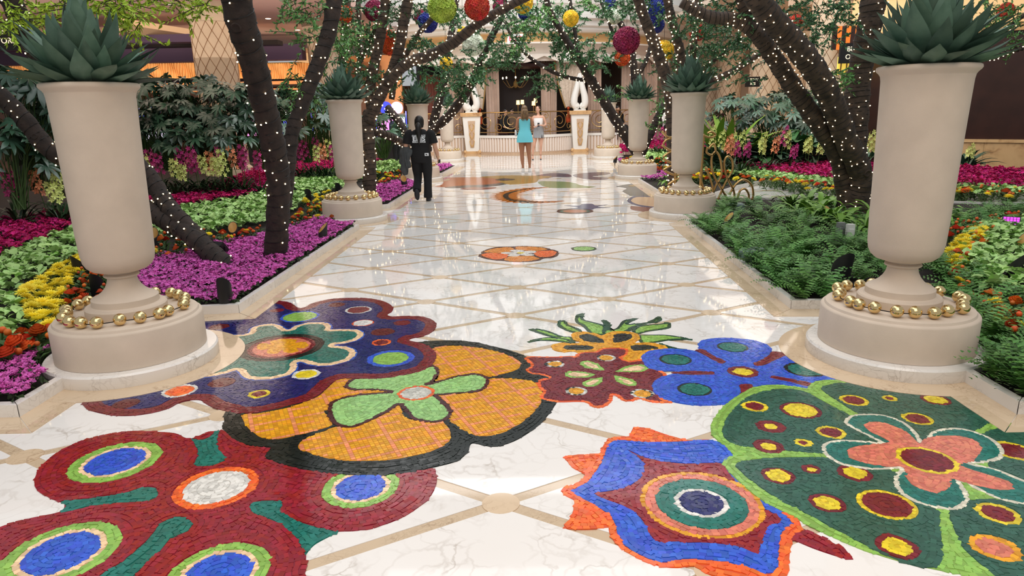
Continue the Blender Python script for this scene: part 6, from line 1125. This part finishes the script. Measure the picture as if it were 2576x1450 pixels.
def hand(b, w_, d, nrm, curl=.5, s_=1., left=False):
    w_ = Vector(w_); d = Vector(d).normalized(); nrm = Vector(nrm); nrm = (nrm - d * nrm.dot(d)).normalized(); side_ = d.cross(nrm) * (1 if not left else -1)
    b.tube([w_ - d * .02, w_ + d * .03, w_ + d * .085 * s_], [.026 * s_, .034 * s_, .036 * s_], 10, flat=.55, upv=tuple(side_))
    for k, (off, L) in enumerate(((-.03, .062), (-.01, .074), (.01, .07), (.029, .055))):
        p = w_ + d * .08 * s_ + side_ * off * s_; q = [p]; dd = d.copy()
        for j in range(3): dd = (dd + nrm * curl * .55).normalized(); q.append(q[-1] + dd * L * s_ / 3 * 1.15)
        b.tube(q, [.0095 * s_, .009 * s_, .0085 * s_, .007 * s_], 6)
    p = w_ + d * .03 * s_ - side_ * .026 * s_; q = [p, p + (d * .5 - side_ * .7) .normalized() * .03 * s_, p + (d * .5 - side_ * .7).normalized() * .03 * s_ + (d * .9 + nrm * curl * .5).normalized() * .035 * s_]; b.tube(q, [.012 * s_, .011 * s_, .008 * s_], 6)
def head(b, c, yaw, root, s_=1.):           # yaw: where the face looks, 0 = towards -Y
    R = Matrix.Rotation(yaw, 3, 'Z'); c = Vector(c)
    def g(x, y, z): return c + R @ Vector((x, y, z)) * s_
    def ell(p, rx, ry, rz_, n=14):
        t = MB(); t.ball((0, 0, 0), 1, n, 10); b.add([g(p[0] + v[0] * rx, p[1] + v[1] * ry, p[2] + v[2] * rz_) for v in t.v], t.f)
    ell((0, .01, .02), .076, .094, .098); ell((0, -.025, -.055), .056, .062, .066); ell((0, -.088, -.012), .012, .02, .026); ell((0, -.06, -.1), .026, .026, .02)
    for sx in (-1, 1): ell((sx * .077, .012, -.012), .012, .022, .032, 8); ell((sx * .034, -.05, -.03), .028, .03, .03, 8)
    for sx in (-1, 1):
        e = MB(); e.ball(g(sx * .031, -.074, .004), .013 * s_, 10, 6, sz=.62); e.build('eye', 'eye_white', root, True); e = MB(); e.ball(g(sx * .031, -.085, .004), .0065 * s_, 8, 6); e.build('iris', 'eye_dark', root, True)
        e = MB(); e.tube([g(sx * .014, -.09, .028), g(sx * .032, -.09, .034), g(sx * .05, -.076, .027)], [.003, .0035, .002], 5); e.build('eyebrow', 'eye_dark', root)
    e = MB(); e.tube([g(-.022, -.082, -.057), g(-.008, -.0905, -.0535), g(.008, -.0905, -.0535), g(.022, -.082, -.057)], [.002, .006, .006, .002], 6); e.build('mouth', 'lips', root, True)
    return g
def limb(b, *a, n=12): b.tube(crs([q[:3] for q in a], 4), [q[0] for q in crs([(q[3],) for q in a], 4)], n)
# -- woman in black seen from behind
def place(root, p, k, rz_=0.): root.location = [float(v) for v in p]; root.scale = (k, k, k); root.rotation_euler = (0, 0, rz_)
W = empty('person', (0, 0, 0), 'person in black shirt and trousers walking away along the left kerb', 'person'); b = MB()
for sx in (1, -1): limb(b, (sx * .1, 0, 1.34, .05), (sx * .18, 0, 1.335, .056), (sx * .225, 0, 1.26, .052), (sx * .265, -.02, 1.07, .042), ) 
limb(b, (.265, -.02, 1.07, .043), (.288, .02, .95, .039), (.3, .06, .85, .028)); limb(b, (-.265, -.04, 1.07, .043), (-.25, .06, 1.0, .04), (-.19, .16, .98, .028))
hand(b, (.3, .06, .85), (.12, .15, -1), (-1, .2, 0), .7); hand(b, (-.19, .16, .98), (1, .5, -.1), (0, 0, -1), .5, left=True)
limb(b, (.09, 0, .88, .1), (.1, .02, .66, .085), (.1, .035, .47, .062), (.1, .0, .28, .055), (.095, -.02, .09, .04)); limb(b, (-.09, 0, .88, .1), (-.09, .05, .66, .085), (-.085, .07, .47, .062), (-.08, -.08, .33, .055), (-.075, -.2, .2, .04))
b.loft([(0, 0, .8, .15, .1), (0, 0, .92, .17, .115), (0, .01, 1.05, .14, .1), (0, .01, 1.2, .16, .11), (0, .01, 1.32, .17, .1), (0, .0, 1.38, .08, .06)]); b.tube([(0, 0, 1.34), (0, .0, 1.46)], [.055, .05], 12)
hd = empty('face', (0, 0, 0)); hd.parent = W; head(b, (0, .015, 1.545), math.pi, W); bpy.data.objects.remove(hd); body_w = meshobj('body', fuse(b), 'skin', W)
b = MB(); b.loft([(0, 0, .87, .185, .13), (0, 0, .95, .182, .13), (0, .0, 1.06, .165, .12), (0, .005, 1.2, .182, .13), (0, .005, 1.3, .2, .12), (0, .0, 1.36, .17, .09), (0, 0, 1.41, .075, .065)], 28)
for sx in (1, -1): limb(b, (sx * .14, 0, 1.33, .085), (sx * .2, 0, 1.31, .085), (sx * .228, -.005, 1.22, .078), (sx * .248, -.01, 1.13, .08))
shirt = meshobj('shirt', fuse(b, .012, 3), 'black_cloth', W)
b = MB(); b.loft([(0, 0, .76, .16, .11), (0, 0, .86, .186, .132), (0, 0, .93, .178, .126)], 24)
limb(b, (.092, 0, .88, .1), (.1, .02, .66, .096), (.1, .035, .47, .078), (.1, .0, .28, .074), (.095, -.02, .06, .082)); limb(b, (-.092, 0, .88, .1), (-.09, .05, .66, .096), (-.085, .07, .47, .078), (-.08, -.07, .34, .074), (-.075, -.19, .22, .08)); meshobj('trousers', fuse(b, .012, 3), 'black_cloth', W)
b = MB(); b.loft([(.095, .05, .0, .046, .125), (.095, .05, .03, .047, .125), (.095, .04, .07, .042, .1), (.095, -.01, .11, .036, .055)], 16); b.build('shoe', 'shoe_dark', W, True)
b = MB(); R = Matrix.Rotation(math.radians(-62), 3, 'X')
for (z, rx, ry, y) in ((-.01, .048, .125, .05), (.02, .048, .125, .05), (.06, .042, .1, .04), (.1, .036, .055, -.01)): pass
t = MB(); t.loft([(0, .05, -.01, .046, .125), (0, .05, .02, .047, .125), (0, .04, .06, .042, .1), (0, -.01, .1, .036, .055)], 16); b.add([R @ Vector(v) + Vector((-.075, -.24, .19)) for v in t.v], t.f); b.build('shoe', 'shoe_dark', W, True)
b = MB(); b.ball((0, .0, 1.565), .1, 18, 12, sx=.86, sy=1.0, sz=1.1); b.loft([(0, -.035, 1.44, .075, .05), (0, -.02, 1.5, .086, .07), (0, 0, 1.56, .086, .09)], 16); meshobj('hair', fuse(b, .012, 4), 'hair_black', W)
b = MB(); b.tube(crs([(0, -.09, 1.53), (0, -.145, 1.48), (.0, -.165, 1.36), (.005, -.16, 1.22), (0, -.15, 1.1)], 4), [.03, .033, .04, .046, .05, .052, .05, .048, .046, .044, .04, .034, .028, .02, .014, .008, .004], 10); b.build('ponytail', 'hair_black', W, True)
for s, z, sz, sx in (('GUARDIAN ELITE', 1.285, .05, .62), ('EMS', 1.225, .105, 1.25), ('MEDICAL SERVICES', 1.168, .045, .62)):
    text('shirt_print', s, sz, (.0, -.146 if z > 1.2 else -.143, z), 'print_white', W, ext=.004, sx=sx, bold=.0009 if sz < .1 else .003)
b = MB(); b.box((.125, -.128, .925), (.07, .014, .055)); b.build('tag_patch', 'print_white', W); b = MB(); b.box((.117, -.136, .925), (.02, .006, .022)); b.box((.134, -.136, .918), (.016, .006, .008)); b.build('patch_mark', 'glass_black', W)
b = MB()
for (x, z0, z1, r0, y) in ((-.3, 1.08, .52, .075, -.02), (-.22, 1.03, .66, .06, -.05), (-.34, 1.05, .72, .06, .0)): b.tube(crs([(x + .05, y, z1 + (z0 - z1) * 1.0), (x, y - .02, z1 + (z0 - z1) * .6), (x - .015, y, z1 + (z0 - z1) * .25), (x + .01, y, z1)], 4), [r0 * (.8 + .25 * math.sin(i * .9)) for i in range(13)], 10, flat=.6)
J = empty('jacket', (0, 0, 0), 'crumpled grey jacket hanging over the arm of the walking person', 'jacket'); meshobj('cloth', fuse(b, .012, 3), 'grey_cloth', J); b = MB(); b.tube(crs([(-.28, -.07, 1.06), (-.27, -.085, .85), (-.24, -.08, .6)], 4), .012, 6); b.build('sleeve_seam', 'grey_cloth', J)
ph = empty('phone', (0, 0, 0), 'black phone in the right hand of the walking person', 'phone'); b = MB(); b.box((.315, .11, .775), (.02, .15, .07)); b.build('case', 'glass_black', ph); b = MB(); b.box((.327, .11, .775), (.004, .135, .06)); b.build('screen', 'shoe_dark', ph)
b = MB(); b.lathe([(.031, .855), (.036, .862), (.031, .87)], (.3, .058, 0), 14); b.build('bracelet', 'brass', W, True)
pw = P(1078, 506); kW = .985
for r_ in (W, J, ph): place(r_, (pw[0] - .105, pw[1], .008), kW, -.04); r_.scale[0] = kW * 1.1
# -- woman in teal dress, back view
T = empty('person', (0, 0, 0), 'person in strapless teal mini dress and white platform sandals seen from behind', 'person'); b = MB(); zs = .1
limb(b, (-.095, 0, .95, .1), (-.09, .0, .72, .086), (-.085, .02, .5, .06), (-.08, -.01, .36, .058), (-.065, .0, .16, .036)); limb(b, (.095, 0, .95, .1), (.105, .0, .72, .086), (.115, .02, .5, .06), (.125, -.01, .36, .058), (.13, .0, .16, .036))
for sx in (-1, 1): b.loft([((-.065, .13)[sx > 0], .05, .1, .04, .105), ((-.065, .13)[sx > 0], .045, .13, .038, .1), ((-.065, .13)[sx > 0], .01, .17, .034, .05)], 12)
b.loft([(0, 0, .86, .16, .11), (0, 0, 1.0, .18, .12), (0, .01, 1.16, .135, .095), (0, .01, 1.32, .155, .11), (0, .01, 1.46, .185, .1), (0, .0, 1.53, .09, .06)]); b.tube([(0, 0, 1.5), (0, .005, 1.63)], [.052, .046], 12)
for sx in (-1, 1): limb(b, (sx * .08, 0, 1.485, .045), (sx * .155, 0, 1.48, .054), (sx * .195, -.01, 1.4, .047), (sx * .225, -.02, 1.22, .037), (sx * .2, .08, 1.18, .036), (sx * .14, .2, 1.2, .026)); hand(b, (sx * .14, .2, 1.2), (-sx * .6, .7, .2), (0, 0, -1), .6, left=sx < 0)
head(b, (0, .02, 1.72), math.pi, T); meshobj('body', fuse(b), 'skin_tan', T)
b = MB(); b.loft([(.0, 0, .83, .235, .17), (0, 0, .95, .222, .16), (0, 0, 1.08, .19, .14), (0, .005, 1.19, .155, .115), (0, .01, 1.3, .165, .122), (0, .01, 1.42, .178, .122), (0, .01, 1.475, .178, .118)], 32, cap=False); b.loft([(.0, 0, .83, .228, .164), (0, 0, 1.08, .183, .134), (0, .005, 1.19, .148, .109), (0, .01, 1.475, .172, .112)], 32, cap=False); b.build('dress', 'teal_cloth', T, True)
b = MB(); b.box((0, -.124, 1.38), (.006, .006, .2)); b.build('zip', 'teal_cloth', T)
b = MB(); b.ball((0, .0, 1.745), .1, 18, 12, sx=.88, sy=1.02, sz=1.08); b.loft([(0.02, -.1, 1.46, .045, .02), (0, -.1, 1.53, .1, .035), (0, -.075, 1.62, .105, .06), (0, -.03, 1.72, .098, .085)], 20); meshobj('hair', fuse(b, .012, 3), 'hair_blond', T)
for x in (-.07, -.02, .05, .08): b = MB(); b.tube(crs([(x * .6, -.1, 1.72), (x, -.125, 1.6), (x * 1.1, -.13, 1.48), (x * .8, -.125, 1.42)], 4), [.022] * 9 + [.016, .01, .006, .002], 7); b.build('hair_strand', 'hair_blond', T, True)
for sx in (-1, 1):
    x = (-.065, .13)[sx > 0]; b = MB(); b.loft([(x, .035, 0, .046, .115), (x, .035, .06, .046, .115), (x, .06, .075, .044, .09), (x, .04, .105, .04, .09)], 18); b.build('platform_sandal', 'shoe_white', T, True, 40); b = MB(); b.lathe([(.038, .2), (.042, .21), (.038, .22)], (x, 0, 0), 14); b.tube([(x - .04, .06, .11), (x, .08, .15), (x + .04, .06, .11)], .009, 6); b.build('ankle_strap', 'shoe_white', T)
pt = P(1324, 433); place(T, (pt[0] - .03, pt[1], .008), 1.0, 0)
bagp = empty('handbag', (0, 0, 0), 'small white handbag at the side of the teal dressed person', 'bag'); b = MB(); b.loft([(-.25, .06, 1.0, .03, .09), (-.25, .06, 1.08, .035, .1), (-.25, .06, 1.17, .03, .09)], 16); b.build('pouch', 'white_cloth', bagp, True); b = MB(); b.tube(crs([(-.25, -.02, 1.16), (-.24, .02, 1.24), (-.25, .12, 1.16)], 5), .006, 6); b.build('strap', 'white_cloth', bagp); place(bagp, (pt[0] - .03, pt[1], .008), 1.0, 0)
# -- woman in silver skirt facing the camera
S_ = empty('person', (0, 0, 0), 'person in white bandeau top and silver sequin skirt facing the camera', 'person'); b = MB()
limb(b, (-.095, 0, .95, .098), (-.13, -.0, .72, .084), (-.16, -.02, .5, .058), (-.19, .01, .36, .056), (-.21, .0, .12, .034)); limb(b, (.095, 0, .95, .098), (.09, .0, .72, .084), (.085, -.02, .5, .058), (.08, .01, .36, .056), (.075, .0, .12, .034))
b.loft([(0, 0, .86, .155, .105), (0, 0, 1.0, .17, .115), (0, .0, 1.16, .125, .09), (0, .0, 1.32, .15, .105), (0, .0, 1.46, .175, .095), (0, .0, 1.53, .085, .06)]); b.tube([(0, 0, 1.5), (0, -.005, 1.64)], [.05, .045], 12)
limb(b, (-.08, 0, 1.485, .042), (-.15, 0, 1.48, .05), (-.195, .0, 1.4, .044), (-.225, .02, 1.24, .036), (-.19, -.09, 1.16, .034), (-.13, -.17, 1.13, .025)); limb(b, (.08, 0, 1.485, .042), (.155, 0, 1.48, .05), (.21, .0, 1.4, .044), (.26, .0, 1.23, .036), (.2, -.1, 1.18, .034), (.07, -.17, 1.2, .025)); hand(b, (.07, -.17, 1.2), (-1, -.2, .1), (0, 0, -1), .6, left=True); hand(b, (-.13, -.17, 1.13), (1, -.2, .4), (0, 0, 1), .5)
for x, r_ in ((-.21, .1), (.075, -.1)): b.loft([(x, -.05, .02, .032, .075), (x, -.045, .045, .034, .08), (x, -.02, .08, .032, .055), (x, 0, .13, .03, .03)], 12)
head(b, (-.01, -.01, 1.735), -.35, S_); meshobj('body', fuse(b), 'skin', S_)
b = MB(); b.loft([(0, 0, 1.16, .135, .1), (0, 0, 1.26, .155, .112), (0, 0, 1.36, .166, .118), (0, 0, 1.44, .172, .112)], 28, cap=False); b.loft([(0, 0, 1.16, .129, .094), (0, 0, 1.44, .166, .106)], 28, cap=False); b.build('bandeau_top', 'white_cloth', S_, True)
b = MB(); b.loft([(0, 0, .76, .2, .15), (0, 0, .9, .195, .145), (0, 0, 1.05, .18, .132), (0, 0, 1.17, .14, .106)], 30, cap=False); b.loft([(0, 0, .76, .195, .145), (0, 0, 1.17, .134, .1)], 30, cap=False); b.build('sequin_skirt', 'sequin', S_, True); b = MB(); b.add([(.1, -.142, .755), (.13, -.134, .755), (.115, -.14, .9)], [(0, 1, 2)]); b.build('skirt_slit', 'hair_black', S_)
b = MB(); b.ball((0, -.004, 1.772), .096, 18, 12, sx=.87, sy=1.02, sz=.95); b.ball((0.01, .1, 1.78), .045, 12, 8); b.v = [tuple(Matrix.Rotation(-.35, 3, 'Z') @ Vector((v[0], v[1] + .022, v[2]))) for v in b.v]; meshobj('hair', fuse(b, .012, 3), 'hair_brown', S_)
for x in (-.21, .075): b = MB(); b.tube([(x, .03, .07), (x, .04, .0)], [.012, .008], 8); b.loft([(x, -.06, .0, .03, .07), (x, -.06, .018, .031, .07)], 14); b.tube([(x - .03, -.06, .03), (x, -.075, .06), (x + .03, -.06, .03)], .007, 6); b.lathe([(.034, .15), (.037, .157), (.034, .164)], (x, 0, 0), 12); b.build('heeled_sandal', 'shoe_dark', S_, True)
ps = P(1355, 402); place(S_, (ps[0] - .0, ps[1], .008), 1.0, 0)
clutch = empty('phone', (0, 0, 0), 'dark phone in the hand of the silver skirted person', 'phone'); b = MB(); b.box((.0, -.2, 1.215), (.075, .015, .13), rz=.3); b.build('case', 'glass_black', clutch); b = MB(); b.box((0, -.209, 1.215), (.066, .004, .12), rz=.3); b.build('screen', 'shoe_dark', clutch); place(clutch, (ps[0], ps[1], .008), 1.0)
# -- people further back
def figure(loc, lab, top, bottom, hair, yaw=0., sit=False, k=1.):
    r_ = empty('person', (0, 0, 0), lab, 'person'); b = MB(); dz = -.42 if sit else 0.
    for sx in (-1, 1):
        if sit: limb(b, (sx * .1, 0, .48, .09), (sx * .12, -.25, .5, .08), (sx * .13, -.45, .48, .06), (sx * .13, -.42, .25, .055), (sx * .13, -.4, .08, .04))
        else: limb(b, (sx * .1, 0, .9, .1), (sx * .1, .0, .66, .085), (sx * .1, .01, .47, .06), (sx * .1, 0, .3, .058), (sx * .1, 0, .08, .04))
        yy = -.4 if sit else 0; b.loft([(sx * .12, yy - .05, 0, .045, .12), (sx * .12, yy - .05, .04, .045, .12), (sx * .12, yy, .1, .04, .05)], 12)
        limb(b, (sx * .1, 0, 1.4 + dz, .05), (sx * .19, 0, 1.4 + dz, .058), (sx * .25, 0, 1.25 + dz, .048), (sx * .26, -.02, 1.12 + dz, .042), (sx * .22, -.16, 1.02 + dz, .036), (sx * .16, -.26, 1.0 + dz, .028)); hand(b, (sx * .16, -.26, 1.0 + dz), (-sx * .4, -1, 0), (0, 0, -1), .5, left=sx > 0)
    b.loft([(0, 0, .84 + dz, .16, .11), (0, 0, 1.0 + dz, .16, .11), (0, 0, 1.2 + dz, .175, .12), (0, 0, 1.38 + dz, .19, .11), (0, 0, 1.46 + dz, .08, .06)]); b.tube([(0, 0, 1.42 + dz), (0, 0, 1.54 + dz)], [.056, .05], 10); head(b, (0, -.01, 1.63 + dz), 0, r_); meshobj('body', fuse(b, .014), 'skin', r_)
    b = MB(); b.loft([(0, 0, .86 + dz, .19, .135), (0, 0, 1.0 + dz, .185, .13), (0, 0, 1.2 + dz, .2, .14), (0, 0, 1.38 + dz, .205, .13), (0, 0, 1.44 + dz, .15, .09), (0, 0, 1.48 + dz, .07, .065)], 22)
    for sx in (-1, 1): limb(b, (sx * .15, 0, 1.4 + dz, .085), (sx * .215, 0, 1.38 + dz, .08), (sx * .252, 0, 1.24 + dz, .07), (sx * .262, -.02, 1.12 + dz, .06), (sx * .23, -.13, 1.04 + dz, .05))
    meshobj('shirt', fuse(b, .014, 3), top, r_); b = MB(); b.loft([(0, 0, .8 + dz, .15, .11), (0, 0, .92 + dz, .185, .13)], 20)
    for sx in (-1, 1):
        if sit: limb(b, (sx * .1, 0, .48, .105), (sx * .12, -.25, .5, .095), (sx * .13, -.45, .48, .078), (sx * .13, -.42, .25, .07), (sx * .13, -.4, .1, .068))
        else: limb(b, (sx * .1, 0, .9, .108), (sx * .1, .0, .66, .096), (sx * .1, .01, .47, .076), (sx * .1, 0, .3, .072), (sx * .1, 0, .1, .072))
    meshobj('trousers', fuse(b, .014, 3), bottom, r_); b = MB(); b.ball((0, .01, 1.67 + dz), .098, 16, 10, sx=.88, sy=1.02, sz=1.0); meshobj('hair', fuse(b, .012, 2), hair, r_); place(r_, loc, k, yaw)
    if sit:
        st = empty('chair', (0, 0, 0), 'dark upholstered chair under the ' + lab.split(' in ')[0] + ' ' + lab.split(' at ')[-1], 'chair'); m_ = 'dark_tray'
        b = MB(); b.box((0, -.1, .36), (.5, .5, .09)); b.build('seat', m_, st); b = MB(); b.box((0, .17, .7), (.5, .06, .62)); b.build('backrest', m_, st)
        for sx in (-1, 1):
            for yy in (-.3, .15): b = MB(); b.tube([(sx * .2, yy, 0), (sx * .2, yy, .33)], .02, 6); b.build('leg', m_, st)
        place(st, loc, k, yaw)
q = A(993, 300, 23.0); figure((q[0], q[1], 0), 'person in dark blue clothes standing by a slot machine', 'navy_cloth', 'black_cloth', 'hair_brown', 1.2)
for x, Y, lab, top, yaw in ((1271, 31.0, 'seated person in dark clothes at the left of the pavilion opening', 'black_cloth', .8), (1289, 31.6, 'second seated person in dark clothes at the middle of the pavilion opening', 'black_cloth', -.6), (1553, 31.0, 'seated person in black clothes at the right pavilion bay', 'black_cloth', .5), (1676, 31.5, 'seated person in white shirt at the far right pavilion bay', 'white_cloth', .9)):
    q = A(x, 300, Y - 1.0); figure((q[0], q[1], .42 if x != 1553 else .45), lab, top, 'black_cloth', 'hair_black', yaw, True, 1.05)
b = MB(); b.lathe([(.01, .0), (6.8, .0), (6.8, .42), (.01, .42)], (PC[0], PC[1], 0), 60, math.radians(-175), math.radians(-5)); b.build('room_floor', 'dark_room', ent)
bpy.data.scenes.remove(WS)
